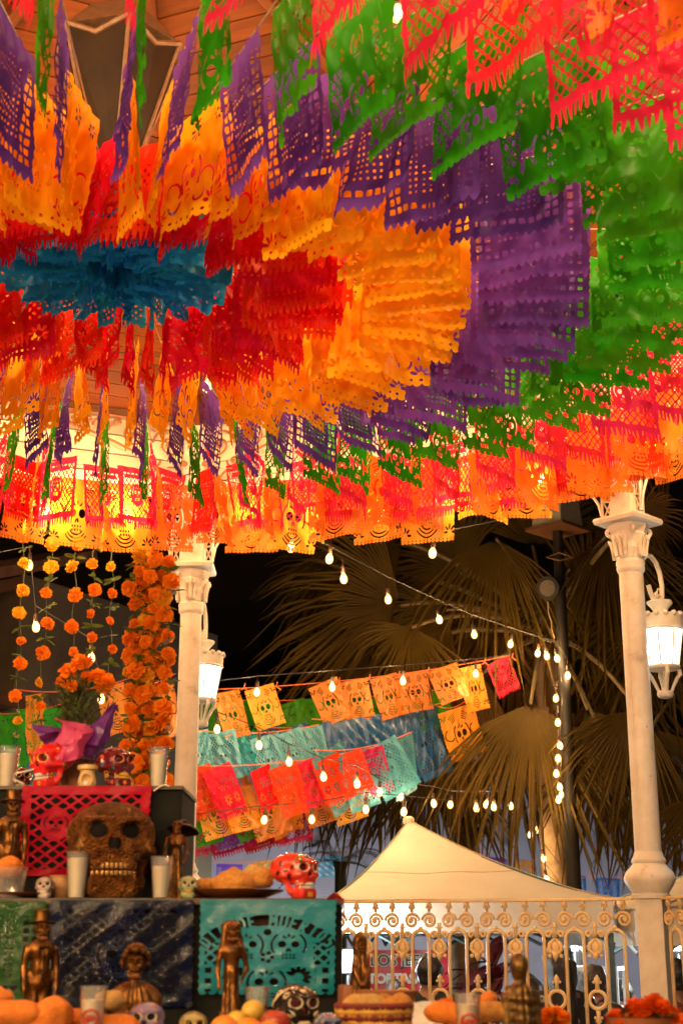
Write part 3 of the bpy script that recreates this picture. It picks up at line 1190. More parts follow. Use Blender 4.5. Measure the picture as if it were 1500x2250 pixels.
# ------------------------------------------------------------------ iron railings
def railing_parts():
    th = .0085
    sc = MB()
    sc.tube(spiral((.0, 0, -.108), .043, .010, math.pi * .98, -1.65, 34), th, 6)
    sc.ball((.004, 0, -.108), .013, 8, 5)
    sc.ball((0, 0, -.022), .0165, 8, 6)
    sc.tube([(0, 0, -.004), (0, 0, -.06)], .009, 6)
    sc.ball((-.012, 0, -.034), .009, 6, 4)
    sc.ball((.012, 0, -.034), .009, 6, 4)
    arch = MB()
    w_ = .050
    top = -.205
    path = [(-w_, 0, -.86)] + [(-w_, 0, top)] + [(-w_ * math.cos(q), 0, top + .045 * math.sin(q)) for q in [math.pi * j / 10 for j in range(1, 10)]] + [(w_, 0, top), (w_, 0, -.86)]
    arch.tube(path, .0105, 6)
    arch.ball((0, 0, -.152), .014, 8, 5)
    dr = MB()
    dr.tube([(-.002, 0, -.12), (0, 0, -.15), (0, 0, -.20)], [.012, .010, .015], 6)
    dr.box((0, 0, -.145), (.032, .02, .008))
    for s in (-1, 1):
        dr.tube(spiral((s * .034, 0, -.185), .019, .006, 0 if s < 0 else math.pi, 1.1 * -s, 14), .008, 5)
        dr.tube([(0, 0, -.205), (s * .03, 0, -.235), (s * .036, 0, -.262), (s * .02, 0, -.28), (0, 0, -.285)], [.008, .012, .012, .010, .009], 6)
        dr.ball((s * .032, 0, -.298), .012, 6, 5)
    dr.ball((0, 0, -.25), .024, 8, 6, (1, .5, 1.3))
    dr.tube([(0, 0, -.28), (0, 0, -.305), (0, 0, -.328)], [.02, .016, .003], 6)
    rg = MB()
    c_ = [Vector((.046 * math.cos(q), 0, -.525 + .046 * math.sin(q))) for q in [2 * math.pi * j / 22 for j in range(22)]]
    rg.tube(c_, .0105, 6, closed=True)
    for s in (1, -1):
        z0 = -.525 + s * .055
        rg.tube([(0, 0, z0), (0, 0, z0 + s * .03), (0, 0, z0 + s * .055), (0, 0, z0 + s * .075)], [.013, .010, .017, .002], 6)
        for q in (-1, 1):
            rg.ball((q * .017, 0, z0 + s * .036), .009, 6, 5)
    return [x.mesh(n) for x, n in ((sc, "scroll"), (arch, "baluster_arch"), (dr, "drop_ornament"), (rg, "ring_finial"))]
RP = railing_parts()

def railing(k, label):
    p0, p1 = corner(k), corner(k + 1)
    d = (p1 - p0)
    Lr = d.length - .19
    a = math.atan2(d.y, d.x)
    mid = (p0 + p1) / 2
    zr = zat(1979, 8.35)
    rl = thing("iron_railing", label, "railing", (mid.x, mid.y, FLOOR_Z), (0, 0, a), "iron railings of the bandstand")
    zl = zr - FLOOR_Z
    MB().box((0, 0, 0), (Lr, .03, .016), bevel=.004).build("top_rail", M_CREAM, rl, (0, 0, zl), smooth=False)
    MB().box((0, 0, 0), (Lr, .03, .02), bevel=.004).build("bottom_rail", M_CREAM, rl, (0, 0, zl - .865), smooth=False)
    n = int(round(Lr / .218))
    p = Lr / n
    for i in range(n):
        x = -Lr / 2 + p * (i + .5)
        for s in (-1, 1):
            put("scroll", RP[0], M_CREAM, rl, (x + s * .052, 0, zl), (0, 0, 0), (s, 1, 1))
        put("baluster_arch", RP[1], M_CREAM, rl, (x, 0, zl))
        if i < n - 1:
            put("drop_ornament", RP[2], M_CREAM, rl, (x + p / 2, 0, zl))
            put("ring_finial", RP[3], M_CREAM, rl, (x + p / 2, 0, zl))
    return rl
railing(0, "cream scrollwork iron railing between the two visible columns, before the tent")
railing(7, "cream scrollwork iron railing right of the right-hand column")
railing(1, "cream scrollwork iron railing behind the stepped altar at the left")

# ------------------------------------------------------------------ frieze: cream boards with iron filigree in front
def filigree(sgn):
    """scrolled spandrel: deep beside the column, thinning along the beam; origin at the column, x along the beam"""
    b = MB()
    x = lambda q: sgn * q
    H = Z_FR1 - Z_FR0
    b.tube([(x(.08), 0, H - .02), (x(1.25), 0, H - .02)], .009, 6)
    b.tube([(x(.09), 0, -.05), (x(.14), 0, .05), (x(.24), 0, .16), (x(.42), 0, .27), (x(.66), 0, .36), (x(.95), 0, .43), (x(1.25), 0, .475)], .009, 6)
    for (cx, cz, r, a0, tn) in ((.20, .36, .115, 0, 1.5), (.44, .385, .09, 2.5, -1.4), (.17, .13, .075, 1.0, 1.3), (.66, .425, .065, 0, 1.4), (.86, .45, .045, 2.6, -1.3), (.31, .235, .05, 3.0, 1.2)):
        b.tube([Vector((x(v.x), 0, v.z)) for v in spiral((cx, 0, cz), r, r * .18, a0, tn, 26)], .0085, 6)
        b.ball((x(cx), 0, cz), r * .22, 8, 5, (1, .6, 1))
    for (cx, cz) in ((.30, .47), (.56, .47), (.10, .24), (.76, .47), (1.05, .47)):
        b.ball((x(cx), 0, cz), .022, 8, 5, (1.3, .5, 1))
    return b

FR_POS = {0: "above the railing, behind the hanging paper", 1: "over the marigold garlands at the left", 2: "at the far left of the bandstand", 7: "right of the right column", 6: "at the right side of the entrance"}
for k in FR_POS:
    p0, p1 = corner(k), corner(k + 1)
    d = p1 - p0
    a = math.atan2(d.y, d.x)
    mid = (p0 + p1) / 2
    fr = thing("bandstand_frieze", "cream boarded frieze with iron filigree " + FR_POS[k], "frieze", (mid.x, mid.y, Z_FR0), (0, 0, a), "friezes between the columns")
    Lr = d.length - .17
    nb = 4
    hb = (Z_FR1 - Z_FR0) / nb
    for i in range(nb):
        MB().box((0, -.012, hb * (i + .5)), (Lr, .022, hb - .012)).build("board", M_BOARD, fr, smooth=False)
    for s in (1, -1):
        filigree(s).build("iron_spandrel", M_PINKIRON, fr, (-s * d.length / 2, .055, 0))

# ------------------------------------------------------------------ unlit lantern under the roof
lp = KC + Vector((-.05, .12, 0))
ul = thing("ceiling_lantern", "large unlit tapering lantern with dark glass and pale frame above the paper", "lantern", (lp.x, lp.y, 4.80), (0, 0, R(-72)))
M_DGLASS = mat("smoked_glass", (0.035, 0.017, 0.008), (0.02, 0.010, 0.005), 0.5, scale=6, spec=0.15)
M_PALEFR = mat("pale_lantern_frame", (0.26, 0.14, 0.07), (0.18, 0.09, 0.045), 0.5, scale=30)
n = 6
top, botr, hgt = .285, .10, .62
for i in range(n):
    a0, a1 = 2 * math.pi * i / n, 2 * math.pi * (i + 1) / n
    P0 = Vector((botr * math.cos(a0), botr * math.sin(a0), 0)); P1 = Vector((botr * math.cos(a1), botr * math.sin(a1), 0))
    Q0 = Vector((top * math.cos(a0), top * math.sin(a0), hgt)); Q1 = Vector((top * math.cos(a1), top * math.sin(a1), hgt))
    am = (a0 + a1) / 2
    Qm = Vector((top * .90 * math.cos(am), top * .90 * math.sin(am), hgt - .075))
    g = MB()
    g.add([P0, P1, Q1, Qm, Q0], [(0, 1, 2, 3, 4)])
    g.build("pane", M_DGLASS, ul, smooth=False)
    f = MB()
    f.tube([P0, Q0], .010, 6)
    f.tube([Q0, Qm, Q1], .014, 6)
    f.tube([P0, P1], .012, 6)
    f.build("frame_bar", M_PALEFR, ul)
MB().lathe([(.10, 0), (.11, -.01), (.06, -.05), (.02, -.10), (.012, -.2)], 6).build("pendant_tip", M_PALEFR, ul)
MB().lathe([(.285, hgt), (.16, hgt + .16), (.05, hgt + .24), (.02, hgt + .3), (.012, APEX - 4.80 - .05)], 6).build("hood", M_PALEFR, ul, smooth=False)
# ------------------------------------------------------------------ canopy: banner strings running out from the hub
Z_STR = 4.50
NSTR = 56
FW = 0.455
RING = [("blue", pat_blue, P_BLUE, .70), ("red", pat_red, P_RED, .84), ("orange", pat_orange, P_ORANGE, 1.0), ("purple", pat_purple, P_PURPLE, .97),
        ("green", pat_green, P_GREEN, 1.0), ("pink", pat_pink, P_PINK, .96), ("tangerine", pat_skull, P_TANG, .98)]
FLATS.clear()
RING_V = [[bent_mesh("paper_flag", fn, FW * (.98 if i else .9), 100 * i + j, 1.0 + .25 * (i == 0), h=FW * 1.07 * hs, nx=92, ny=84) for j in range(5)] for i, (_, fn, m, hs) in enumerate(RING)]
for i, (_, fn, m, hs) in enumerate(RING):
    for me in RING_V[i]:
        me.materials.append(m)
HOURS = ["twelve", "one", "two", "three", "four", "five", "six", "seven", "eight", "nine", "ten", "eleven"]
ORD = ["first", "second", "third", "fourth", "fifth", "sixth", "seventh", "eighth", "ninth", "tenth", "eleventh", "twelfth", "thirteenth", "fourteenth", "fifteenth", "sixteenth"]

def clockdir(th):
    """clock hour at which a direction leaves the hub in the picture"""
    def pix(p):
        q = p - Vector((0, 0, H_EYE))
        dep = q.y * CP + q.z * SP
        return q.x / dep, (q.z * CP - q.y * SP) / dep
    a, b = pix(KC + Vector((0, 0, Z_STR))), pix(KC + Vector((1.2 * math.cos(th), 1.2 * math.sin(th), Z_STR)))
    return (math.degrees(math.atan2(b[0] - a[0], b[1] - a[1])) % 360)

rs = random.Random(11)
dirs = []
for s in range(NSTR):
    th = 2 * math.pi * (s + .5) / NSTR + R(KANG) + rs.uniform(-.012, .012)
    dirs.append((clockdir(th), th))
dirs.sort()
byhour = {}
for cdeg, th in dirs:
    byhour.setdefault(int(((cdeg + 15) % 360) // 30), []).append((cdeg, th))

def fold_mesh():
    b = MB()
    return b
for hr, lst in byhour.items():
    for oi, (cdeg, th) in enumerate(lst):
        lab = "paper banner string leaving the blue hub towards %s o'clock, %s of %d clockwise" % (HOURS[hr], ORD[oi], len(lst))
        dz = rs.uniform(-.018, .018)
        st = thing("paper_banner_string", lab, "banner string", (KC.x, KC.y, Z_STR), (0, 0, th), "radial paper banner strings of the canopy")
        sag = rs.uniform(.08, .105)
        # distance to the octagon's edge in this direction
        rel = ((th - R(KANG) + math.pi * 4) % (math.pi / 4)) - math.pi / 8
        rmax = KR * APO / math.cos(rel) - .17
        near = min(1, max(0, (-.5 - math.sin(th)) / .4))          # the strings on the open side hang slacker
        scale = .985 * (1 - .12 * near)
        zc = lambda r: dz * min(1, r) - (sag * .7) * 4 * (r / rmax) * (1 - r / rmax) - r * (.02 + .06 * near) + .03
        b = MB()
        b.tube([(rmax * t / 12, 0, zc(rmax * t / 12)) for t in range(13)], .0028, 5)
        b.build("cord", M_STRING, st)
        for i, (cn, fn, m, hs) in enumerate(RING):
            r = .085 + (.478 * (i + .5)) * scale
            sl = math.atan2(zc(r + .2) - zc(r - .2), .4)
            me = RING_V[i][rs.randrange(5)]
            fl = rs.choice((-1, 1))
            o = put("paper_flag", me, None, st, (r, rs.uniform(-.012, .012), zc(r) + (.05 if i == 0 else .004)),
                    (rs.gauss(0, .055), -sl + rs.gauss(0, .012), rs.gauss(0, (.30, .34 + .25 * near, .10 + .15 * near)[i] if i < 3 else .06)), (scale * rs.uniform(.96, 1.01) * fl, 1, rs.uniform(.98, 1.02)),
                    label=cn + " cut paper sheet")
hub = thing("canopy_hub_ring", "small iron ring gathering all paper strings at the blue centre", "ring", (KC.x, KC.y, Z_STR))
MB().tube([(.07 * math.cos(q), .07 * math.sin(q), 0) for q in [2 * math.pi * j / 20 for j in range(20)]], .008, 6, closed=True).build("ring", M_BLACK, hub)
MB().tube([(0.07, 0, 0), (.06, .08, .25)], .003, 5).tube([(-.07, 0, 0), (.06, .08, .25)], .003, 5).build("tie_wire", M_BLACK, hub)

# ------------------------------------------------------------------ string lights
def bulb_meshes():
    k = MB()
    k.ball((0, 0, -.158), .0205, 10, 8, (1, 1, 1.35))
    g = MB()
    g.lathe([(.011, -.118), (.016, -.125), (.025, -.142), (.0285, -.16), (.026, -.178), (.017, -.192), (.0001, -.198)], 14)
    s = MB()
    s.lathe([(.004, 0), (.004, -.055), (.013, -.06), (.0155, -.068), (.0155, -.105), (.0125, -.12)], 10)
    return g.mesh("bulb"), s.mesh("socket"), k.mesh("filament")
BULB_ME, SOCK_ME, FIL_ME = bulb_meshes()
BULB_ME.materials.append(M_AMBER)
FIL_ME.materials.append(M_BULB)
SOCK_ME.materials.append(mat("amber_socket", (0.06, 0.03, 0.015), None, 0.45))

def festoon(label, bulbs, cordpts, watts, group="strings of warm light bulbs", lit=1):
    """bulbs: places of the glowing glass; cordpts: places the cord passes (sorted along the cord)"""
    o = Vector(bulbs[0]) + Vector((0, 0, .16))
    t = thing("string_lights", label, "string lights", o, group=group)
    b = MB()
    b.tube([Vector(p) - o for p in cordpts], .0042, 5)
    b.build("cord", M_CORD, t)
    for i, p in enumerate(bulbs):
        q = Vector(p) + Vector((0, 0, .16)) - o
        rx = (random.uniform(-.12, .12), random.uniform(-.12, .12), 0)
        bl = put("bulb", BULB_ME, None, t, q + Vector((0, 0, rx[1] * .15)), rx, .98)
        put("socket", SOCK_ME, None, bl)
        put("filament", FIL_ME, None, bl)
        if i % lit == 0:
            ld = bpy.data.lights.new("bulb_light", 'POINT')
            ld.energy = watts * lit
            ld.color = WARM
            ld.shadow_soft_size = .04
            lo = bpy.data.objects.new("bulb_light", ld)
            COL.objects.link(lo)
            lo.parent = t
            lo.location = q + Vector((0, 0, -.16))
    return t

def hang(bulbs, ends, drop=.16):
    """cord points: ends plus a point above each bulb"""
    pts = [Vector(b) + Vector((0, 0, drop)) for b in bulbs]
    return [Vector(ends[0])] + pts + [Vector(ends[1])]

SIDE_TXT = ["between the two visible columns", "over the marigold garlands", "at the far left side", "at the left side", "left of the entrance", "over the entrance steps", "right of the entrance", "right of the right-hand column"]
for k in range(8):
    p0, p1 = corner(k, KR - .13), corner(k + 1, KR - .13)
    n = 5
    bl = []
    for i in range(n):
        t = .16 + .68 * i / (n - 1)
        p = p0.lerp(p1, t)
        bl.append(Vector((p.x, p.y, 4.40 - .18 * 4 * t * (1 - t) + random.uniform(-.03, .03))))
    e0, e1 = Vector((p0.x, p0.y, 4.62)), Vector((p1.x, p1.y, 4.62))
    festoon("string of warm bulbs along the bandstand edge " + SIDE_TXT[k], bl, hang(bl, (e0, e1)), BULB_W * (.3 if k in (4, 5, 6) else 1.35 if k == 1 else 1))
# unseen bulb loops added under the ceiling to light the paper from above
for q, (rad, n, zz) in enumerate(((2.55, 11, 4.83), (1.35, 6, 5.0))):
    bl = [KC + Vector((rad * math.cos(2 * math.pi * (i + .3) / n + .2), rad * math.sin(2 * math.pi * (i + .3) / n + .2), zz + random.uniform(-.04, .04))) for i in range(n)]
    festoon(("wide" if q == 0 else "small") + " ring of warm bulbs added under the ceiling to backlight the paper", bl, hang(bl, (bl[-1] + Vector((0, 0, .16)), bl[0] + Vector((0, 0, .16)))), BULB_W * 2.3)

def fb(lst):
    return [at(*q) for q in lst]
bl1 = fb([(643, 1207, 9.6), (727, 1232, 10.0), (752, 1270, 10.3), (851, 1317, 11.2), (960, 1360, 12.0), (1039, 1394, 12.8), (1125, 1420, 13.4)])
festoon("string of warm bulbs sloping down from the bandstand to the dark post", bl1, [at(570, 1118, 9.2)] + [at(a, c, d) for a, c, d in ((640, 1158, 9.6), (725, 1200, 10), (855, 1269, 11.2), (956, 1316, 12), (1040, 1352, 12.8), (1130, 1382, 13.4))] + [at(1216, 1410, 13.55)], FAR_BULB_W)
bl2 = fb([(955, 1222, 9.6), (1120, 1188, 9.2)])
festoon("short string with one large bulb below the orange paper edge", bl2[:1], [at(600, 1168, 9.3), at(680, 1182, 9.4), at(800, 1179, 9.5), at(955, 1171, 9.6), at(1110, 1140, 9.2)], FAR_BULB_W)
bl3 = fb([(1185, 1440, 13.5), (1198, 1441, 13.45), (1220, 1446, 13.4), (1247, 1487, 13.5)])
festoon("cluster of four warm bulbs tied at the dark post", bl3, hang(bl3, (at(1210, 1412, 13.5), at(1222, 1408, 13.5)), .17), FAR_BULB_W * .5)
bl4 = fb([(1224, 1538, 13.4), (1226, 1590, 13.4), (1226, 1636, 13.4), (1229, 1671, 13.4), (1224, 1703, 13.4), (1226, 1728, 13.4), (1230, 1745, 13.4), (1231, 1762, 13.4)])
festoon("string of warm bulbs hanging straight down the dark post", bl4, [at(1222, 1412, 13.5)] + [at(1230 + (i % 2) * 4, y_, 13.45) for i, y_ in enumerate((1470, 1540, 1600, 1650, 1700, 1750))], FAR_BULB_W * .2)
bl5 = fb([(833, 1741, 13.0), (882, 1754, 13.2), (949, 1764, 13.4), (992, 1773, 13.6), (1043, 1774, 13.7), (1072, 1773, 13.9), (1083, 1773, 13.9), (1118, 1769, 14.0)])
festoon("string of warm bulbs just above the tent peak, running to the palm trunk", bl5, hang(bl5, (at(790, 1700, 12.9), at(1215, 1742, 14.1)), .15), FAR_BULB_W * .3)
bl6 = fb([(585, 1808, 12.6), (685, 1802, 12.7), (803, 1779, 12.8), (890, 1788, 12.4)])
festoon("low string of four bulbs left of the tent peak", bl6, hang(bl6, (at(420, 1790, 12.5), at(1000, 1760, 13.1)), .15), FAR_BULB_W * .18)
bl7 = fb([(475, 1602, 12.2), (567, 1637, 12.1), (633, 1673, 12.0), (707, 1705, 11.9), (783, 1722, 11.9)])
festoon("string of bulbs sloping down in front of the blue and red banners", bl7, hang(bl7, (at(420, 1540, 12.3), at(835, 1712, 12)), .15), FAR_BULB_W * .5)
bl8 = fb([(565, 1523, 12.3), (729, 1510, 12.5), (885, 1497, 12.9), (1045, 1482, 13.3)])
festoon("string of bulbs in front of the top orange banner row", bl8, hang(bl8, (at(440, 1500, 12.2), at(1120, 1440, 13.5)), .15), FAR_BULB_W)
bl9 = fb([(65, 1245, 9.6), (75, 1375, 9.9), (197, 1443, 10.3), (225, 1540, 10.6)])
festoon("string of bulbs seen between the thin marigold garlands", bl9, [at(-60, 1225, 9.3), at(65, 1200, 9.6), at(78, 1330, 9.9), at(196, 1400, 10.3), at(225, 1498, 10.6), at(330, 1560, 10.8)], FAR_BULB_W * .7)
# unseen bulb strings added on the viewer's side to light altar and columns
for q, yy in enumerate((-1.8, 0.3)):
    bl = [Vector((-6.0 + 1.1 * i, yy + .3 * math.sin(i), 3.1 - .1 * math.sin(i * .6) + q * .2)) for i in range(6)]
    festoon("string of fill bulbs added over the plaza " + ("before" if q else "farther before") + " the bandstand entrance", bl, hang(bl, (bl[0] + Vector((-2, 0, .6)), bl[-1] + Vector((2, 0, .6)))), BULB_W * 12.0)
# ------------------------------------------------------------------ paper banner rows hanging in the square behind
FARV = {"skull": [bent_mesh("paper_flag", pat_skull, 1, 500 + i, 1.0, nx=44, ny=40) for i in range(3)],
        "green": [bent_mesh("paper_flag", pat_green, 1, 520 + i, 1.3) for i in range(3)],
        "lace": [bent_mesh("paper_flag", pat_dense, 1, 540 + i, 1.6) for i in range(3)],
        "pink": [bent_mesh("paper_flag", pat_pink, 1, 560 + i, 1.3) for i in range(3)],
        "red": [bent_mesh("paper_flag", pat_red, 1, 570 + i, 1.2) for i in range(3)],
        "grid": [bent_mesh("paper_flag", pat_purple, 1, 590 + i, 1.0) for i in range(2)]}
M_TANGCORD = mat("orange_tape", (0.85, 0.16, 0.05), None, 0.5)

def bunting(label, A, B, flags, sag=.06, gap=0.0, tilt=0.0, hk=1.2, group="rows of paper banners behind the bandstand"):
    a, b = at(*A), at(*B)
    st = thing("paper_banner_row", label, "banner row", a, group=group)
    d = b - a
    lap = 1.1
    if gap == 0 and len(flags) > 2:            # crowded rows: sheets overlap one another
        k_ = int(len(flags) * 1.5)
        flags = [flags[int(i * len(flags) / k_)] for i in range(k_)]
        lap = 1.5
    n = len(flags)
    rz = math.atan2(d.y, d.x)
    wd = d.length / n
    pos = lambda t: d * t + Vector((0, 0, -sag * 4 * t * (1 - t)))
    m = MB()
    m.tube([pos(t / 14) for t in range(15)], .004, 5)
    m.build("cord", M_TANGCORD, st)
    sl = math.atan2(d.z, math.hypot(d.x, d.y))
    for i, f in enumerate(flags):
        if f is None:
            continue
        kind, mt, cn = f[:3]
        vs = FARV[kind]
        w = wd * (1 - gap) * lap
        p = pos((i + .5) / n)
        put("paper_flag", vs[rs.randrange(len(vs))], mt, st, p + Vector((0, rs.uniform(-.05, .05), rs.uniform(-.03, .01))), (rs.gauss(0, .12), -sl - tilt + rs.gauss(0, .07), rz + rs.gauss(0, .3)),
            (w * rs.choice((-1, 1)) * rs.uniform(.9, 1.05), w, w * hk * 1.12 * rs.uniform(.9, 1.12)), label=cn + " cut paper sheet")
        if gap > .05:
            e = p + Vector((d.x, d.y, 0)).normalized() * (w * .52) + Vector((0, 0, .02))
            kn = MB()
            kn.tube([e + Vector((-.03, 0, -.02)), e, e + Vector((.04, 0, -.03))], .006, 5)
            kn.tube([e, e + Vector((.01, 0, .04))], .005, 5)
            kn.build("tape_knot", M_TANGCORD, st)

T = ("skull", P_TANG, "orange skull"); G = ("green", P_GREEN, "green"); B_ = ("lace", P_DEEP, "deep blue"); K = ("lace", P_SKY, "pale blue")
RD = ("red", P_RED, "red"); PK = ("pink", P_PINK, "pink lattice"); MG = ("skull", P_MARIGOLD, "marigold yellow"); PU = ("grid", P_PURPLE, "purple"); TL = ("lace", P_TEAL, "teal")
bunting("top row of orange skull banners ending in a pink one", (462, 1515, 12.6), (1122, 1440, 13.8), [T, T, None, T, T, T, T, T, T, PK], gap=.08, tilt=.12)
bunting("green banner row hanging close behind the orange skull banners", (405, 1535, 13.0), (985, 1512, 14.0), [G, G, G, G, G, G, G, G], tilt=.1, hk=1.15)
bunting("row of lone orange skull banner below the pink one", (962, 1552, 13.6), (1036, 1527, 13.8), [T], hk=.95)
bunting("pale blue banner row starting beside the lit lantern", (405, 1600, 12.5), (700, 1592, 12.9), [K, TL, K, K], tilt=.18, hk=1.3)
bunting("deep blue banner row in the middle of the banner cluster", (685, 1580, 12.9), (968, 1545, 13.7), [B_, B_, B_, B_], tilt=.22, hk=1.6)
bunting("pale blue banner row under the deep blue banners", (690, 1648, 12.7), (905, 1608, 13.2), [K, K, K], tilt=.2, hk=1.25)
bunting("red banner row with one pink end, low in the cluster", (400, 1682, 12.4), (828, 1640, 13.0), [RD, None, RD, RD, RD, PK], tilt=.25, hk=1.35)
bunting("marigold yellow skull banner row near the lower edge of the cluster", (432, 1722, 12.8), (765, 1694, 13.3), [MG, MG, MG, MG], tilt=.22, hk=1.15)
bunting("second deep blue and teal banner row behind the first blue one", (560, 1598, 13.2), (900, 1560, 13.9), [B_, TL, B_, B_, TL], tilt=.2, hk=1.3)
bunting("red and yellow banner row filling the left end beside the column", (405, 1700, 13.2), (610, 1672, 13.5), [RD, MG, RD], tilt=.2, hk=1.2)
bunting("lowest banner row of purple, green and pink", (372, 1768, 13.0), (640, 1738, 13.4), [G, PU, G, PK], tilt=.15, hk=1.1)
bunting("pink banner row peeping out below the yellow skull banners", (400, 1790, 13.3), (660, 1765, 13.6), [PK, RD, PK], tilt=.12, hk=.85)
# short curtains of sheets strung from column to column along the far edge of the canopy
def curtain(k, label, z, inset, kinds, sag, hk, skip=()):
    a, b = corner(k, KR - inset), corner(k + 1, KR - inset)
    st = thing("paper_banner_row", label, "banner row", (a.x, a.y, z), group="paper rows along the edge of the canopy")
    d = Vector((b.x - a.x, b.y - a.y, 0))
    n = len(kinds)
    pos = lambda t: d * t + Vector((0, 0, -sag * 4 * t * (1 - t)))
    MB().tube([pos(t / 14) for t in range(15)], .003, 5).build("cord", M_STRING, st)
    rz = math.atan2(d.y, d.x)
    for i, (kind, mt, cn) in enumerate(kinds):
        w = d.length / n
        t = (i + .5) / n
        sl = math.atan2((pos(t + .02) - pos(t - .02)).z, .04 * d.length)
        put("paper_flag", FARV[kind][rs.randrange(len(FARV[kind]))], mt, st, pos(t) + Vector((rs.uniform(-.03, .03), rs.uniform(-.06, .06), rs.uniform(-.02, .02))),
            (rs.gauss(0, .14), -sl + rs.gauss(0, .04), rz + rs.gauss(0, .5)), (w * rs.uniform(.95, 1.3) * rs.choice((-1, 1)), w, .46 * hk * rs.uniform(.82, 1.1)), label=cn + " cut paper sheet")
for k, nm in ((0, "between the visible columns"), (1, "above the marigold garlands"), (7, "right of the right column")):
    curtain(k, "row of orange skull sheets along the canopy edge " + nm, 4.49, .24, [T] * 9, .07, 1.05)
    curtain(k, "row of pink lattice sheets along the canopy edge " + nm, 4.57, .36, [PK if (i + k) % 5 else RD for i in range(11)], .08, 1.02)
    if k != 1:
        curtain(k, "row of pink lattice sheets hanging just inside the canopy edge " + nm, 4.52, .20, [PK, T, PK, PK, PK, T, PK, PK, T, PK], .09, .92)

bunting("orange skull banners seen through the thin garlands", (35, 1515, 11.6), (285, 1490, 12.2), [T, None, T], gap=.05, hk=1.2)
bunting("green banners seen through the thin garlands", (-60, 1560, 12.2), (140, 1545, 12.6), [G, G], hk=1.1)
bunting("pale blue banners seen above the red skull", (-70, 1618, 12.6), (120, 1590, 13.0), [K, TL], hk=1.1)
bunting("orange and teal banners glimpsed through the thick garlands", (255, 1500, 11.6), (385, 1480, 12.0), [T, T], hk=1.2)

# ------------------------------------------------------------------ buildings round the square
M_WALL = mat("lavender_plaster", (0.36, 0.32, 0.38), (0.29, 0.255, 0.30), 0.85, scale=1.2, bump=0.3, bscale=25)
M_WALL2 = mat("ochre_plaster", (0.16, 0.11, 0.065), (0.11, 0.075, 0.04), 0.85, scale=1.5, bump=0.3, bscale=25)
M_TILE = mat("clay_roof_tile", (0.22, 0.085, 0.04), (0.12, 0.05, 0.03), 0.8, scale=6, bump=0.4)
M_DARK = mat("dark_opening", (0.012, 0.01, 0.008), None, 0.9)
hall = thing("plaza_wall", "long lavender plastered wall behind the tents and palms", "wall", (0, 22, 0))
MB().box((2, 0, 2.2), (34, .35, 4.4)).build("wall_face", M_WALL, hall, smooth=False)
MB().box((2, 0, 4.46), (34.2, .55, .12)).build("coping", M_WALL2, hall, smooth=False)
MB().box((-2.6, -.2, 2.1), (.35, .12, 4.2)).build("pilaster", M_WALL, hall, smooth=False)

h2 = thing("tile_roofed_house", "dark house with clay tile eaves beyond the marigold garlands", "building", (-6.0, 17.2, 0), (0, 0, R(-30)))
MB().box((-3, 2.2, 2.9), (11, 4, 5.8)).build("wall", M_WALL2, h2, smooth=False)
zt = zat(1395, 17)
rf = MB()
rf.box((-3, -.1, zt + .5), (12, 2.2, .12), (R(20), 0, 0))
rfo = rf.build("roof", M_TILE, h2, smooth=False)
tl = MB()
tl.lathe([(.075, -.95), (.06, .95)], 8, Matrix.Rotation(R(90), 4, 'X'), caps=True)
tile_me = tl.mesh("roof_tile")
for i in range(56):
    put("roof_tile", tile_me, M_TILE, rfo, (-8.8 + .21 * i, -.15 + random.uniform(-.04, .04), zt + .56), (R(20) + random.uniform(-.02, .02), 0, 0))
for i in range(14):
    MB().box((0, 0, 0), (.12, 1.5, .14)).build("rafter_tail", M_BEAM, h2, (-8.6 + .85 * i, -.5, zt + .18), (R(20), 0, 0), smooth=False)
for i in range(4):
    MB().box((0, 0, 0), (1.6, .12, 3.4)).build("dark_archway", M_DARK, h2, (-7.4 + 2.6 * i, .16, 1.75), smooth=False)
MB().box((-3, -.25, zt - 1.0), (11.4, .9, .12)).build("ledge", M_BEAM, h2, smooth=False)
h3 = thing("back_house", "tall dark house rising above the lavender wall", "building", (1, 27, 0))
MB().box((0, 3, 5.5), (44, 6, 11)).build("wall", mat("dusky_plaster", (0.07, 0.05, 0.035), (0.045, 0.035, 0.025), 0.9, scale=.8), h3, smooth=False)
MB().box((0, -.2, 11.1), (45, 7, .3)).build("roof_edge", M_TILE, h3, smooth=False)
for i in range(8):
    MB().box((-14 + 4 * i, -.02, 6.6), (1.1, .1, 2.0)).build("window", M_DARK, h3, smooth=False)

def smallrow(label, A, B, flags, hk=.8):
    bunting(label, A, B, flags, sag=.05, gap=.3, hk=hk, group="small banner rows along the lavender wall")
smallrow("faded banner row on the wall left of the orange skull", (395, 1895, 21), (760, 1872, 21), [("lace", P_GREEN, "green"), PU, MG, RD, K])
smallrow("faded banner row on the wall right of the tent peak", (1005, 1865, 21), (1180, 1890, 21), [G, PU, T])
smallrow("bright blue banner row beside the right column", (1225, 1918, 20.5), (1370, 1925, 20.5), [B_, B_], hk=.9)
smallrow("red banner at the right edge of the wall", (1440, 1935, 20.5), (1500, 1930, 20.5), [RD], hk=1)

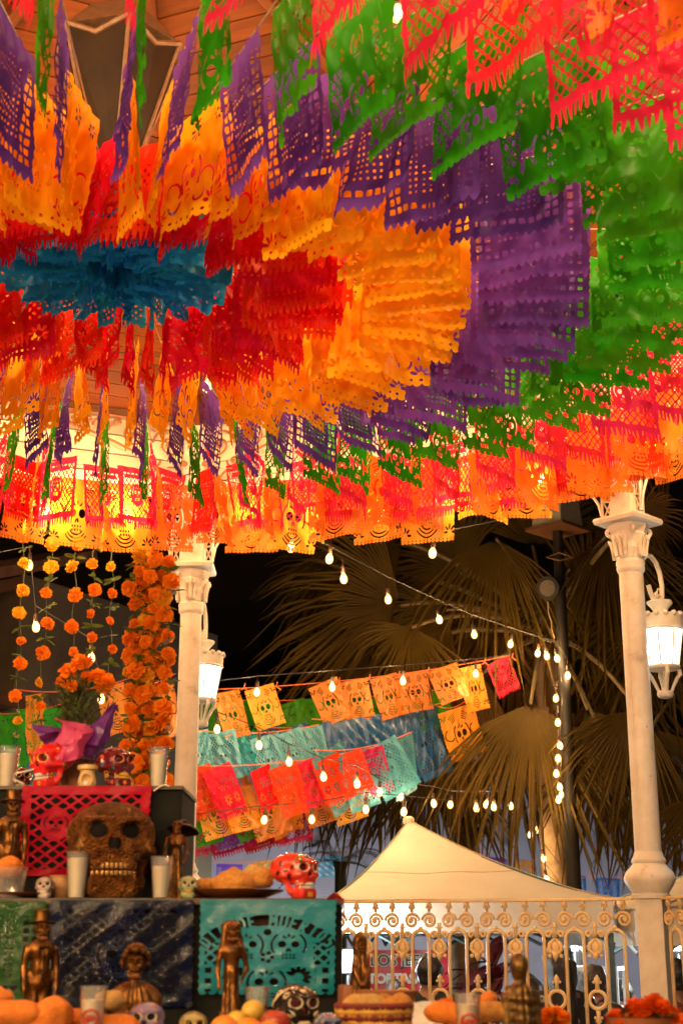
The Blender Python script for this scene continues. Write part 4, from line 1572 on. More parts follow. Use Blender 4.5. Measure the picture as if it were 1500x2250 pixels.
# ------------------------------------------------------------------ dark lamp post
lpz = at(1262, 1990, 13.6)
lp = thing("lamp_post", "tall dark lamp post wrapped with warm bulbs before the palm", "lamp post", (lpz.x, lpz.y, 0))
M_POST = mat("dark_green_post", (0.014, 0.012, 0.010), (0.02, 0.016, 0.012), 0.55, scale=8, spec=.2)
ztop = zat(1135, 13.6)
MB().lathe([(.16, 0), (.16, .2), (.12, .3), (.095, .5), (.07, 2.2), (.05, ztop)], 16).build("pole", M_POST, lp)
MB().lathe([(.25, ztop - .12), (.25, ztop - .08), (.2, ztop + .35), (.05, ztop + .5)], 4).build("lamp_head", mat("lamp_head_glass", (0.5, 0.42, 0.3), None, 0.4), lp, smooth=False)
MB().box((0, 0, ztop - .14), (.46, .46, .03)).build("lamp_frame", M_BEAM, lp, rot=(0, 0, R(45)), smooth=False)
zr = zat(1222, 13.5)
f = MB()
for s in (-1, 1):
    f.tube([(0, -.05, zr + .05), (s * .13, -.05, zr), (0, -.05, zr - .03)], .008, 5)
f.build("cross_arm", mat("rusty_iron", (0.25, 0.14, 0.06), None, 0.6), lp)
sp_ = at(1202, 1292, 13.35)
spk = thing("horn_speaker", "dark round horn speaker with perforated face on the lamp post", "speaker", sp_, (R(100), 0, R(-28)))
MB().lathe([(.115, .0), (.12, .03), (.11, .06), (.075, .18), (.05, .28)], 24, Matrix.Scale(-1, 4, (0, 0, 1))).build("horn", M_POST, spk)
g = MB()
for i in range(-4, 5):
    for j in range(-4, 5):
        x, y = .02 * (i + .5 * (j % 2)), .018 * j
        if math.hypot(x, y) < .075:
            g.ball((x, y, .004), .0065, 6, 4)
MB().lathe([(.08, .0), (.08, .004), (.0001, .005)], 20).build("face_plate", mat("grey_plate", (0.06, 0.05, 0.04), None, 0.5), spk)
g.build("grille", mat("pale_mesh", (0.22, 0.15, 0.07), None, 0.5), spk, kind="stuff")
MB().tube([(.05, -.02, -.25), (.16, .1, -.2)], .015, 6).build("bracket", M_POST, spk)
cb = thing("speaker_cable", "thin pale cable hanging from the speaker down the post", "cable", at(1203, 1322, 13.4))
c0 = at(1203, 1322, 13.4)
MB().tube([at(px, py, 13.4) - c0 for px, py in ((1203, 1322), (1204, 1345), (1210, 1365), (1212, 1385), (1218, 1402))], .006, 5).build("wire", mat("pale_cable", (0.5, 0.36, 0.2), None, 0.6), cb)

# ------------------------------------------------------------------ palms
M_FROND = leafy("palm_leaf", (0.105, 0.062, 0.009), (0.062, 0.038, 0.006), .2, 2.0)
M_FRONDD = leafy("dry_palm_leaf", (0.13, 0.066, 0.014), (0.07, 0.035, 0.01), .2, 2.0)
M_PETIOLE = mat("palm_stalk", (0.22, 0.16, 0.07), (0.13, 0.09, 0.04), 0.6, scale=5)
M_TRUNK = mat("palm_bark", (0.26, 0.17, 0.09), (0.12, 0.075, 0.04), 0.85, scale=5, bump=0.9, bscale=14)

def fan_leaf(L, spread, n, seed, droop=.25, join=.42, g=(0, -1)):
    n = int(n * 1.25)
    droop *= 1.5
    """fan frond in the x-z plane, opening along +z, folded into ribs, tips free and drooping"""
    rg = random.Random(seed)
    b = MB()
    r0 = .03 * L
    for i in range(n):
        a0 = -spread / 2 + spread * i / n
        a1 = -spread / 2 + spread * (i + 1) / n
        am = (a0 + a1) / 2
        Ls = L * (.80 + .2 * math.cos(am * .7)) * rg.uniform(.78, 1.08)
        foldy = .016 * L
        bend = droop * L * rg.uniform(.6, 1.4)
        tw = rg.uniform(-.035, .035)
        rgh = rg.uniform(.7, 1.3)
        def p(r, a, y):
            t = r / L
            hang_ = .85 * L * max(0, t - join * .8) ** 2 * rgh
            return (r * math.sin(a) + g[0] * hang_, y - .10 * L * math.sin(t * 2.2) - bend * max(0, t - join) ** 2 * 1.6, r * math.cos(a) + g[1] * hang_)
        rj = join * Ls
        half = (a1 - a0) / 2
        rm = Ls * .78
        vs = [p(r0, am, 0), p(rj, a0, 0), p(rj, am, foldy), p(rj, a1, 0),
              p(rm, am - half * .55 + tw, 0), p(rm, am + tw, foldy * .8), p(rm, am + half * .55 + tw, 0), p(Ls, am + tw * 2, 0)]
        b.add(vs, [(0, 1, 2), (0, 2, 3), (1, 4, 5, 2), (2, 5, 6, 3), (4, 7, 5), (5, 7, 6)])
    return b

def frond(parent, crown, px, py, y, dirdeg, lpx, spread=150, seed=0, m=None, n=30, tip=0.0, droop=.25, face=0.0):
    """dirdeg: direction of the fan's axis in the picture, 0 up, clockwise"""
    p = at(px, py, y)
    L = size(lpx, py, y)
    o = parent.location
    ry = R(dirdeg)
    leaf = fan_leaf(L, R(spread), n, seed, droop, g=(math.sin(ry), -math.cos(ry))).mesh("fan_leaf")
    leaf.materials.append(m or M_FROND)
    lf = put("fan_leaf", leaf, None, parent, p - o, Euler((tip, ry, face), 'XYZ'))
    c = Vector(crown) - o
    e = p - o
    mid = (c + e) / 2 + Vector((0, 0, .18 * (c - e).length))
    pts = []
    for i in range(9):
        t = i / 8
        pts.append(c * (1 - t) ** 2 + mid * 2 * t * (1 - t) + e * t * t)
    MB().tube(pts, [.035 - .018 * i / 8 for i in range(9)], 6).build("leaf_stalk", M_PETIOLE, parent)

def palm(label, px, y, crown_py, fronds, rad, lean=0.0):
    c = at(px, crown_py, y)
    t = thing("fan_palm", label, "palm tree", (c.x, y, 0), group="fan palms behind the bandstand")
    rg = random.Random(px)
    prof = []
    hgt = c.z
    k = 26
    tr = MB()
    for i in range(k + 1):
        z = hgt * i / k
        prof.append((rad * (1.12 - .2 * i / k) * (1.06 if i % 2 else .97), z))
    tr.lathe(prof, 16, wob=lambda an, z: 1 + .05 * math.sin(5 * an + 9 * z) + .03 * math.sin(11 * an - 14 * z))
    tr.build("trunk", M_TRUNK, t)
    # old leaf bases
    bt = MB()
    for i in range(40):
        an, z = rg.uniform(0, 6.28), hgt * rg.uniform(.62, 1.0)
        r_ = rad * .95
        bt.tube([(r_ * math.cos(an), r_ * math.sin(an), z), ((r_ + .10) * math.cos(an), (r_ + .10) * math.sin(an), z + .16), ((r_ + .13) * math.cos(an), (r_ + .13) * math.sin(an), z + .3)], [.035, .03, .012], 5)
    bt.build("leaf_bases", M_FRONDD, t, kind="stuff")
    for q in fronds:
        frond(t, c, **q)
    return t
D = dict
palm("tall fan palm with bulbs round its trunk behind the dark post", 1203, 15.0, 1400, [
    D(px=1165, py=1545, y=13.9, dirdeg=184, lpx=330, spread=120, seed=1, n=34, tip=.15),
    D(px=905, py=1378, y=13.8, dirdeg=200, lpx=150, spread=150, seed=2, n=28, tip=.25),
    D(px=880, py=1330, y=14.4, dirdeg=282, lpx=330, spread=130, seed=3, n=34, droop=.15),
    D(px=1090, py=1185, y=14.0, dirdeg=185, lpx=260, spread=120, seed=4, n=32),
    D(px=1330, py=1180, y=14.3, dirdeg=165, lpx=270, spread=120, seed=5, n=30),
    D(px=1405, py=1135, y=13.5, dirdeg=95, lpx=110, spread=150, seed=6, n=20, m=M_FRONDD),
    D(px=1400, py=1560, y=13.6, dirdeg=205, lpx=250, spread=110, seed=7, n=28, droop=.15),
    D(px=880, py=1190, y=14.8, dirdeg=258, lpx=300, spread=140, seed=8, n=34),
    D(px=1010, py=1260, y=15.2, dirdeg=320, lpx=260, spread=150, seed=9, n=30),
    D(px=1300, py=1330, y=15.0, dirdeg=40, lpx=300, spread=150, seed=10, n=30),
    D(px=1170, py=1200, y=15.3, dirdeg=0, lpx=260, spread=150, seed=11, n=30),
    D(px=1060, py=1480, y=14.8, dirdeg=215, lpx=280, spread=120, seed=12, n=30, m=M_FRONDD),
    D(px=1290, py=1560, y=14.2, dirdeg=160, lpx=290, spread=100, seed=13, n=28),
    D(px=1310, py=1430, y=15.6, dirdeg=110, lpx=300, spread=140, seed=14, n=28, m=M_FRONDD),
    D(px=760, py=1250, y=15.4, dirdeg=265, lpx=200, spread=130, seed=41, n=28),
    D(px=980, py=1340, y=14.9, dirdeg=235, lpx=260, spread=130, seed=42, n=30),
    D(px=1130, py=1300, y=15.6, dirdeg=205, lpx=300, spread=150, seed=43, n=30, m=M_FRONDD),
    D(px=1250, py=1250, y=14.8, dirdeg=190, lpx=230, spread=110, seed=44, n=28),
    D(px=1340, py=1290, y=15.4, dirdeg=150, lpx=260, spread=140, seed=45, n=28),
    D(px=1230, py=1500, y=15.4, dirdeg=170, lpx=260, spread=150, seed=46, n=28, m=M_FRONDD),
    D(px=1330, py=1640, y=14.6, dirdeg=190, lpx=230, spread=120, seed=47, n=26),
    D(px=820, py=1440, y=15.0, dirdeg=240, lpx=220, spread=140, seed=48, n=28),
    D(px=1120, py=1390, y=15.8, dirdeg=250, lpx=320, spread=150, seed=15, n=30, m=M_FRONDD),
], .17)
palm("fan palm whose low drooping leaves hang over the tent", 1010, 17.5, 1560, [
    D(px=1000, py=1640, y=15.2, dirdeg=190, lpx=210, spread=120, seed=21, n=30),
    D(px=830, py=1610, y=15.5, dirdeg=215, lpx=240, spread=120, seed=22, n=28),
    D(px=900, py=1560, y=16.3, dirdeg=250, lpx=300, spread=130, seed=23, n=30),
    D(px=1120, py=1620, y=16.5, dirdeg=160, lpx=240, spread=120, seed=24, n=28),
    D(px=680, py=1680, y=16.0, dirdeg=190, lpx=170, spread=110, seed=25, n=22),
    D(px=940, py=1680, y=16.8, dirdeg=180, lpx=220, spread=130, seed=26, n=26, m=M_FRONDD),
    D(px=1000, py=1470, y=17.5, dirdeg=340, lpx=240, spread=150, seed=27, n=28),
], .16)
palm("fan palm right of the right-hand column", 1560, 15.5, 1500, [
    D(px=1430, py=1600, y=14.4, dirdeg=165, lpx=300, spread=110, seed=31, n=30),
    D(px=1500, py=1690, y=14.0, dirdeg=195, lpx=250, spread=110, seed=32, n=28),
    D(px=1470, py=1330, y=14.6, dirdeg=220, lpx=260, spread=130, seed=33, n=28),
    D(px=1460, py=1200, y=14.8, dirdeg=290, lpx=240, spread=150, seed=34, n=26, m=M_FRONDD),
    D(px=1400, py=1450, y=15.3, dirdeg=250, lpx=260, spread=140, seed=35, n=28),
    D(px=1560, py=1750, y=13.4, dirdeg=200, lpx=230, spread=120, seed=36, n=26),
], .17)
tw = fb([(1190, 1884, 14.75), (1196, 1930, 14.75), (1201, 1957, 14.75), (1172, 1822, 14.75), (1168, 1838, 14.75)])
festoon("warm bulbs wound round the palm trunk beside the post", tw, [tw[0] + Vector((0, 0, .16)), at(1230, 1900, 14.8), tw[1] + Vector((0, 0, .16)), at(1232, 1945, 14.8), tw[2] + Vector((0, 0, .16))], FAR_BULB_W * .2)

# spiky low palm on the wall side
M_SPIKY = leafy("dark_spiky_leaf", (0.05, 0.06, 0.03), (0.025, 0.035, 0.015), .15)
cyp = at(748, 1893, 17.0)
cyc = thing("cycad", "dark spiky young palm growing left of the tent", "palm", (cyp.x, 17.0, 0))
MB().lathe([(.09, 0), (.07, cyp.z - .1), (.09, cyp.z)], 12, wob=lambda an, z: 1 + .06 * math.sin(6 * an + 20 * z)).build("trunk", M_SPIKY, cyc)
rg = random.Random(3)
for i in range(22):
    an = 2 * math.pi * i / 11
    el = rg.uniform(-.4, 1.2)
    b = MB()
    n = 22
    for j in range(n):
        t = (j + 1) / n
        ce = (t * .72 * math.cos(el), 0, t * .72 * math.sin(el) - .45 * t * t)
        for s in (-1, 1):
            ln = .20 * math.sin(math.pi * min(1, t * .9 + .1)) + .03
            b.add([ce, (ce[0] + .03, s * .004, ce[2]), (ce[0] + ln * .7, s * ln, ce[2] - .02)], [(0, 1, 2)])
    b.build("frond", M_SPIKY, cyc, (0, 0, cyp.z), (0, 0, an + rg.uniform(-.2, .2)), smooth=False)

# ------------------------------------------------------------------ market tents
M_TENT = mat("white_tent_cloth", (0.68, 0.58, 0.46), (0.62, 0.53, 0.41), 0.7, scale=3, bump=0.6, bscale=4)
M_STEEL = mat("grey_steel_frame", (0.10, 0.15, 0.15), (0.07, 0.10, 0.10), 0.4, metal=0.4)
def tent(label, FL, FR, depth, peak, val):
    fl, fr = at(*FL), at(*FR)
    fr.z = fl.z
    pk = at(*peak)
    ax = Vector((-(fr - fl).y, (fr - fl).x, 0)).normalized()
    bl, br = fl + ax * depth + Vector((.1, 0, 0)), fr + ax * depth
    ctr = Vector((fl.x, fl.y, 0))
    t = thing("market_tent", label, "tent", ctr, group="white market tents")
    C = [p - ctr for p in (fl, fr, br, bl)]
    pk = pk - ctr
    names = 0
    for q in range(4):
        a, b = C[q], C[(q + 1) % 4]
        n = 14
        m = MB()
        vs, fs = [], []
        for i in range(n + 1):
            s = i / n
            for j in range(n + 1):
                u = j / n
                e = a.lerp(b, u)
                p = e.lerp(pk, s)
                # cloth curves inwards: steep near the peak
                p.z = e.z + (pk.z - e.z) * (s ** 1.55 * .62 + s * .38) - .05 * math.sin(math.pi * u) * (1 - s) * s
                p.z += (.010 * math.sin(9 * u + 4 * s + q) * math.sin(7 * s + 2 * q) + .006 * math.sin(23 * u * (1 - s) + 3 * q)) * math.sin(math.pi * u) * math.sin(math.pi * min(1, s + .08))
                vs.append(p)
        for i in range(n):
            for j in range(n):
                fs.append((i * (n + 1) + j, i * (n + 1) + j + 1, (i + 1) * (n + 1) + j + 1, (i + 1) * (n + 1) + j))
        m.add(vs, fs)
        m.build("roof_panel", M_TENT, t)
        ps_ = MB()
        ps_.tube([vs[6 * (n + 1) + j] + Vector((0, 0, .001)) for j in range(n + 1)], .0035, 4)
        ps_.build("panel_seam", mat("tent_seam", (0.52, 0.42, 0.30), None, 0.7), t)
        v = MB()
        vs, fs = [], []
        nn = 26
        nrm = Vector(((b - a).y, -(b - a).x, 0)).normalized()
        for j in range(nn + 1):
            u = j / nn
            for i in range(4):
                p = a.lerp(b, u) + nrm * (.012 + .012 * math.sin(u * 19 + q) * i / 3)
                vs.append(p + Vector((0, 0, -.015 - val * i / 3)))
        for j in range(nn):
            for i in range(3):
                fs.append((j * 4 + i, (j + 1) * 4 + i, (j + 1) * 4 + i + 1, j * 4 + i + 1))
        v.add(vs, fs)
        v.build("valance", M_TENT, t)
        e = MB()
        e.tube([a + nrm * .02 + Vector((0, 0, -.01)), b + nrm * .02 + Vector((0, 0, -.01))], .008, 5)
        e.build("seam_edge", mat("tent_piping", (0.45, 0.33, 0.2), None, 0.6), t)
        MB().box((a.x * .985 + C[(q + 2) % 4].x * .015, a.y * .985 + C[(q + 2) % 4].y * .015, a.z / 2), (.04, .04, a.z)).build("leg", M_STEEL, t, smooth=False)
        # scissor truss under the eave
        tr = MB()
        k = 4
        for i in range(k):
            pa, pb = a.lerp(b, i / k) - nrm * .05, a.lerp(b, (i + 1) / k) - nrm * .05
            h0, h1 = Vector((0, 0, -.06)), Vector((0, 0, -.34))
            tr.tube([pa + h0, pb + h1], .014, 4)
            tr.tube([pa + h1, pb + h0], .014, 4)
        tr.build("truss", M_STEEL, t, smooth=False)
        s0 = MB()
        s0.tube([C[q].lerp(pk, .04) + Vector((0, 0, -.05)), pk + Vector((0, 0, -.1))], .014, 5)
        s0.build("hip_pole", M_STEEL, t, smooth=False)
        sm = MB()
        sm.tube([vs_ + Vector((0, 0, .006)) for vs_ in [Vector((a.x + (pk.x - a.x) * s, a.y + (pk.y - a.y) * s, a.z + (pk.z - a.z) * (s ** 1.55 * .62 + s * .38))) for s in [i / 14 for i in range(15)]]], .006, 5)
        sm.build("hip_seam", mat("tent_piping", (0.45, 0.33, 0.2), None, 0.6), t)
    MB().lathe([(.05, -.03), (.05, .02), (.03, .035), (.0001, .04)], 12).build("peak_cap", M_TENT, t, pk)
    return t
tent("white peaked tent with curved roof behind the railing", (716, 1977, 11.6), (1345, 1972, 11.2), 3.0, (897, 1803, 13.1), .24)
tent("second white tent at the right edge, half hidden by the column", (1448, 1990, 10.6), (2060, 1985, 10.9), 3.0, (1790, 1800, 12.2), .26)

def cool_lamp(label, p, rot, w_=.09, h_=.17, watts=14):
    t = thing("led_work_lamp", label, "work lamp", p, rot, "cool work lamps of the stalls")
    MB().box((0, .012, 0), (w_ + .02, .02, h_ + .02), bevel=.004).build("housing", M_BLACK, t, smooth=False)
    MB().box((0, 0, 0), (w_, .008, h_)).build("light_panel", M_LEDHOT, t, smooth=False)
    MB().tube([(0, .03, -h_ / 2), (0, .03, -p.z + .02)], .012, 6).build("stand", M_BLACK, t)
    MB().box((0, .03, -p.z + .01), (.3, .3, .02)).build("foot", M_BLACK, t, smooth=False)
    ld = bpy.data.lights.new("lamp_light", 'POINT')
    ld.energy = watts
    ld.color = COOL
    ld.shadow_soft_size = .05
    lo = bpy.data.objects.new("lamp_light", ld)
    COL.objects.link(lo)
    lo.parent = t
    lo.location = (0, -.07, 0)
cool_lamp("bright white lamp panel glaring between the altar and the railing", at(764, 2112, 11.4), (0, 0, 0), .075, .16, 60)
cool_lamp("white lamp inside the second tent, right of the column", at(1488, 2060, 12.0), (0, 0, R(-10)), .06, .2, 110)
cool_lamp("white lamp under the tent by the serving cart", at(1262, 2072, 13.2), (0, 0, R(5)), .05, .12, 80)
cool_lamp("white lamp added behind the tents to light the lavender wall", Vector((3.2, 18.9, 1.2)), (0, 0, R(180)), .08, .2, 130)  # hidden fill lamp, added to brighten the wall
cool_lamp("white lamp added behind the spiky palm to light the wall", Vector((-1.2, 19.2, 1.2)), (0, 0, R(180)), .08, .2, 200)  # second hidden lamp added for the left part of the wall

# red stall banner with lettering
bp_ = at(893, 2150, 12.7)
bn = thing("stall_banner", "red stall banner with dark and white lettering behind the railing", "banner", bp_)
wB, hB = size(190, 2150, 12.7), size(120, 2150, 12.7)
m = MB()
vs, fs = [], []
for i in range(13):
    for j in range(5):
        vs.append(((i / 12 - .5) * wB, .012 * math.sin(i * 1.1) + .006 * math.sin(j * 2 + i), (j / 4 - .5) * hB))
for i in range(12):
    for j in range(4):
        fs.append((i * 5 + j, (i + 1) * 5 + j, (i + 1) * 5 + j + 1, i * 5 + j + 1))
m.add(vs, fs)
m.build("cloth", mat("red_vinyl", (0.62, 0.035, 0.045), (0.55, 0.03, 0.04), 0.4), bn)
def lettering(txt, parent, loc, size_, mt, rot=(R(90), 0, 0), ext=.002, off=0.0):
    cu = bpy.data.curves.new("lettering", 'FONT')
    cu.body = txt
    cu.size = size_
    cu.extrude = ext
    cu.offset = off
    cu.align_x = 'CENTER'
    tmp = bpy.data.objects.new("lettering", cu)
    me = bpy.data.meshes.new_from_object(tmp)
    bpy.data.objects.remove(tmp)
    bpy.data.curves.remove(cu)
    me.materials.clear()
    me.materials.append(mt)
    o = bpy.data.objects.new("lettering", me)
    COL.objects.link(o)
    o.parent = parent
    o.location = loc
    o.rotation_euler = rot
    return o
M_INK = mat("dark_green_ink", (0.02, 0.045, 0.045), None, 0.5)
M_INKW = mat("white_ink", (0.8, 0.78, 0.74), None, 0.5)
lettering("A LOS JEFES", bn, (-.10, -.022, .105), .128, M_INKW, off=.009)
lettering("A LOS JEFES", bn, (-.10, -.027, .105), .128, M_INK, off=.001)
lettering("·TORTASAL", bn, (-.08, -.022, -.035), .105, M_INKW, off=.006)

# serving cart with white frame
ct = at(1318, 2180, 11.6)
cart = thing("serving_cart", "white framed glass serving cart under the tent", "cart", (ct.x, ct.y, 0), (0, 0, R(-20)))
zt_ = zat(2122, 11.6)
M_ALU = mat("white_aluminium", (0.7, 0.72, 0.72), None, 0.35)
for x in (-.16, .16):
    for y in (-.2, .2):
        MB().box((x, y, zt_ / 2), (.03, .03, zt_)).build("post", M_ALU, cart, smooth=False)
for z in (zt_ - .02, zt_ - .42):
    for y in (-.2, .2):
        MB().box((0, y, z), (.29, .025, .03)).build("cross_bar", M_ALU, cart, smooth=False)
    for x in (-.16, .16):
        MB().box((x, 0, z), (.025, .37, .03)).build("cross_bar", M_ALU, cart, smooth=False)
MB().box((0, -.19, zt_ - .22), (.28, .004, .36)).build("glass_pane", clear_plastic("cart_glass", (.9, .95, .95), .1), cart, smooth=False)
MB().box((0, 0, (zt_ - .45) / 2 + .05), (.27, .36, zt_ - .62)).build("cabinet", M_ALU, cart, smooth=False)

# red leaved plants
M_REDLEAF = leafy("red_leaf", (0.20, 0.022, 0.018), (0.05, 0.018, 0.02), .25, 5)
M_REDLEAF2 = leafy("orange_red_leaf", (0.42, 0.07, 0.015), (0.12, 0.03, 0.02), .25, 5)
def cordyline(label, px, py, y, seed, n=22, L=.34):
    p = at(px, py, y)
    t = thing("red_leaved_plant", label, "plant", (p.x, y, 0), group="red leaved plants behind the railing")
    rg = random.Random(seed)
    MB().tube([(0, 0, 0), (.02, 0, p.z * .5), (0, 0, p.z + .05)], [.03, .022, .015], 7).build("stem", M_TRUNK, t)
    for i in range(n):
        an, el = rg.uniform(0, 6.28), rg.uniform(-.3, 1.3)
        l = L * rg.uniform(.7, 1.2)
        b = MB()
        vs, fs = [], []
        for j in range(6):
            u = j / 5
            wv = .055 * math.sin(math.pi * min(1, .12 + u * .88)) * l / .34
            x, z = l * u * math.cos(el), l * u * math.sin(el) - .22 * u * u * l / .34 * .6
            vs += [(x, -wv, z + .012), (x, 0, z), (x, wv, z + .012)]
        for j in range(5):
            fs += [(j * 3, j * 3 + 3, j * 3 + 4, j * 3 + 1), (j * 3 + 1, j * 3 + 4, j * 3 + 5, j * 3 + 2)]
        b.add(vs, fs)
        b.build("leaf", M_REDLEAF2 if rg.random() < .25 else M_REDLEAF, t, (0, 0, p.z + rg.uniform(-.38, .02)), (0, 0, an))
cordyline("dark red leaved plant right of the stall banner", 1030, 2140, 12.3, 1)
cordyline("red plant with one orange upright leaf, left of the dark bronze bust", 1085, 2115, 12.0, 2, 26, .38)
cordyline("small red leaved plant beside the tent leg", 1060, 2190, 11.8, 3)
# ------------------------------------------------------------------ stepped altar
Z_TOP, Z_MID, Z_LOW = zat(1727, 4.35), zat(1974, 4.05), 1.405

def on(px, y, z):
    dep = y * CP + (z - H_EYE) * SP
    return Vector(((px - 750) / F * dep, y, z))

M_CLOTH = mat("black_altar_cloth", (0.007, 0.008, 0.007), (0.011, 0.011, 0.009), 0.8, scale=18, bump=0.2, bscale=60, spec=.15)
M_EDGE = mat("dark_board_edge", (0.06, 0.045, 0.03), (0.035, 0.028, 0.02), 0.5, scale=8)
alt = thing("altar_steps", "black stepped altar holding skulls, cups and figurines", "altar", (-1.0, 4.3, FLOOR_Z))
o = alt.location
xr1, xr2 = on(398, 4.35, Z_TOP - .1).x, on(751, 4.05, Z_MID - .1).x
def block(name, x0, x1, y0, y1, z0, z1, m, bev=.004):
    MB().box(((x0 + x1) / 2 - o.x, (y0 + y1) / 2 - o.y, (z0 + z1) / 2 - o.z), (x1 - x0, y1 - y0, z1 - z0), bevel=bev).build(name, m, alt, smooth=False)
block("lower_step", -1.75, xr2, 4.05, 4.75, FLOOR_Z, Z_MID - .018, M_CLOTH)
block("shelf_board", -1.76, xr2 + .006, 4.035, 4.353, Z_MID - .0175, Z_MID, M_EDGE, .002)
block("upper_step", -1.75, xr1, 4.355, 4.75, Z_MID - .01, Z_TOP - .012, M_CLOTH)
block("shelf_board", -1.76, xr1 + .005, 4.34, 4.76, Z_TOP - .0115, Z_TOP, M_EDGE, .002)
tb = thing("offering_table", "long low table with rust red cloth in front of the altar", "table", (0, 3.45, FLOOR_Z))
MB().box((-.1, 0, Z_LOW - FLOOR_Z - .02), (3.2, 1.12, .04), bevel=.006).build("tabletop", mat("rust_cloth", (0.10, 0.035, 0.015), (0.07, 0.025, 0.012), 0.8, scale=30), tb, smooth=False)
for x in (-1.6, 1.4):
    for y in (-.5, .5):
        MB().box((x, y, (Z_LOW - FLOOR_Z - .04) / 2), (.06, .06, Z_LOW - FLOOR_Z - .04)).build("leg", M_BEAM, tb, smooth=False)

def altar_sheet(name, label, fn, px0, px1, py0, py1, y, m, seed, amp=.35):
    a, b, c = at(px0, py0, y), at(px1, py0, y), at(px0, py1, y)
    wv = b.x - a.x
    h = (a.z - c.z)
    me = bent_mesh("paper_sheet", fn, wv, seed, amp, h=h / .93, nx=150, ny=136)
    FLATS.pop(fn.__name__, None)
    t = put("paper_sheet", me, m, None, ((a.x + b.x) / 2, y - .012, a.z))
    tag(t, label, "paper sheet")
    tp = MB()
    tp.box((0, .004, -.006), (wv * .99, .004, .022))
    tp.build("folded_edge", m, t, smooth=False)
    return t
FLATS.clear()
altar_sheet("r", "red cut paper sheet of diamonds behind the big bronze skull", pat_lattice, 50, 336, 1731, 1925, 4.335, P_ALTRED, 71, .45)
altar_sheet("n", "navy blue cut paper sheet on the step below the bronze skull", pat_dense, 112, 428, 1982, 2208, 4.03, P_NAVY, 72, .7)
altar_sheet("g", "dark green cut paper sheet at the left end of the lower step", pat_purple, -150, 106, 1984, 2205, 4.03, P_ALTGREEN, 73, .5)
altar_sheet("t", "teal cut paper sheet reading DIA DE MUERTOS", pat_muertos, 440, 740, 1982, 2212, 4.03, P_TEAL, 74, .32)
for (lab, pts) in (("white twine end beside the cup at the left of the upper step", [(75, 1690), (33, 1700), (30, 1712), (52, 1722)]),
                   ("white twine end under the cup at the right of the upper step", [(372, 1728), (362, 1724), (350, 1729), (338, 1738)])):
    p = [at(px, py, 4.33) for px, py in pts]
    tw_ = thing("twine", lab, "twine", p[0])
    MB().tube([q - p[0] for q in p], .0028, 5).build("strand", M_STRING, tw_)
rt = thing("red_tape_tail", "red glossy tape tail hanging at the altar corner beside the railing", "tape", at(742, 1972, 4.06))
q0 = at(742, 1972, 4.06)
pts = [at(a_, b_, 4.02) - q0 for a_, b_ in ((718, 1978), (738, 1966), (752, 1976), (757, 1995), (754, 2015))]
m = MB()
for a_, b_ in zip(pts[:-1], pts[1:]):
    m.add([a_ + Vector((0, -.012, .006)), a_ + Vector((0, .012, -.006)), b_ + Vector((0.004, .012, -.008)), b_ + Vector((-.004, -.012, .008))], [(0, 1, 2, 3)])
m.build("ribbon", paper("red_tape", (0.6, 0.01, 0.02), gloss=.2, trans=.1), rt)

# ------------------------------------------------------------------ skulls
def skull_sdf(P, jaw=1.0):
    Q = P.copy()
    Q[..., 0] = np.abs(Q[..., 0])
    d = ell(P, (0, .12, .66), (.43, .50, .345))
    d = smin(d, ell(P, (0, -.18, .62), (.34, .26, .29)), .10)
    d = smin(d, rbox(P, (0, -.25, .40), (.215, .15, .13), .09), .09)
    d = smin(d, rbox(P, (0, -.22, .13), (.235, .19, .125), .085), .05)
    d = smin(d, cap(Q, (.23, -.34, .52), (.37, -.02, .50), .065), .05)
    d = smin(d, cap(Q, (.25, -.1, .15), (.31, .05, .47), .07), .05)
    d = smin(d, cap(Q, (.05, -.44, .775), (.27, -.37, .785), .035), .06)
    d = smax(d, -ell(Q, (.42, -.2, .66), (.10, .20, .14)), .07)
    d = smax(d, -ell(Q, (.37, -.22, .32), (.12, .24, .12)), .06)
    d = smax(d, -ell(Q, (.165, -.44, .68), (.118, .19, .10)), .025)
    d = smax(d, -ell(Q, (.030, -.47, .545), (.040, .13, .075)), .02)
    d = smax(d, -rbox(P, (0, -.42, .288), (.20, .12, .010), .004), .01)
    return d

def skull_point(az, el, base=skull_sdf):
    d = np.array([math.sin(az) * math.cos(el), -math.cos(az) * math.cos(el), math.sin(el)])
    c = np.array([0, -.02, .60])
    t = np.linspace(1.0, .1, 400)
    P = c + t[:, None] * d
    v = base(P)
    i = int(np.argmax(v < 0))
    p = P[i]
    e = .01
    n = np.array([base((p + e * np.eye(3)[k])[None])[0] - base((p - e * np.eye(3)[k])[None])[0] for k in range(3)])
    n /= np.linalg.norm(n) + 1e-9
    return Vector(p), Vector(n)

SKULL_BIG = solid("cranium", skull_sdf, (-.5, -.62, -.03), (.5, .68, 1.06), 92)
SKULL_MED = solid("cranium", skull_sdf, (-.5, -.62, -.03), (.5, .68, 1.06), 52)
def teeth_mesh(z, h):
    b = MB()
    for i in range(10):
        u = (i - 4.5) / 4.5
        x = .19 * u
        y = -.408 + .10 * u * u
        b.box((x, y, z), (.040, .045, h), (0, 0, u * .6), bevel=.012)
    return b.mesh("teeth")
TEETH_U, TEETH_L = teeth_mesh(.326, .066), teeth_mesh(.252, .056)
def ring_mesh():
    b = MB()
    b.tube([Vector((.122 * math.cos(q), -.0, .104 * math.sin(q))) for q in [2 * math.pi * j / 26 for j in range(26)]], .016, 6, closed=True)
    return b.mesh("eye_ring")
RING_ME = ring_mesh()
b = MB(); b.ball((0, 0, 0), 1, 10, 6, (1, .18, 1)); DISC_ME = b.mesh("painted_dot")
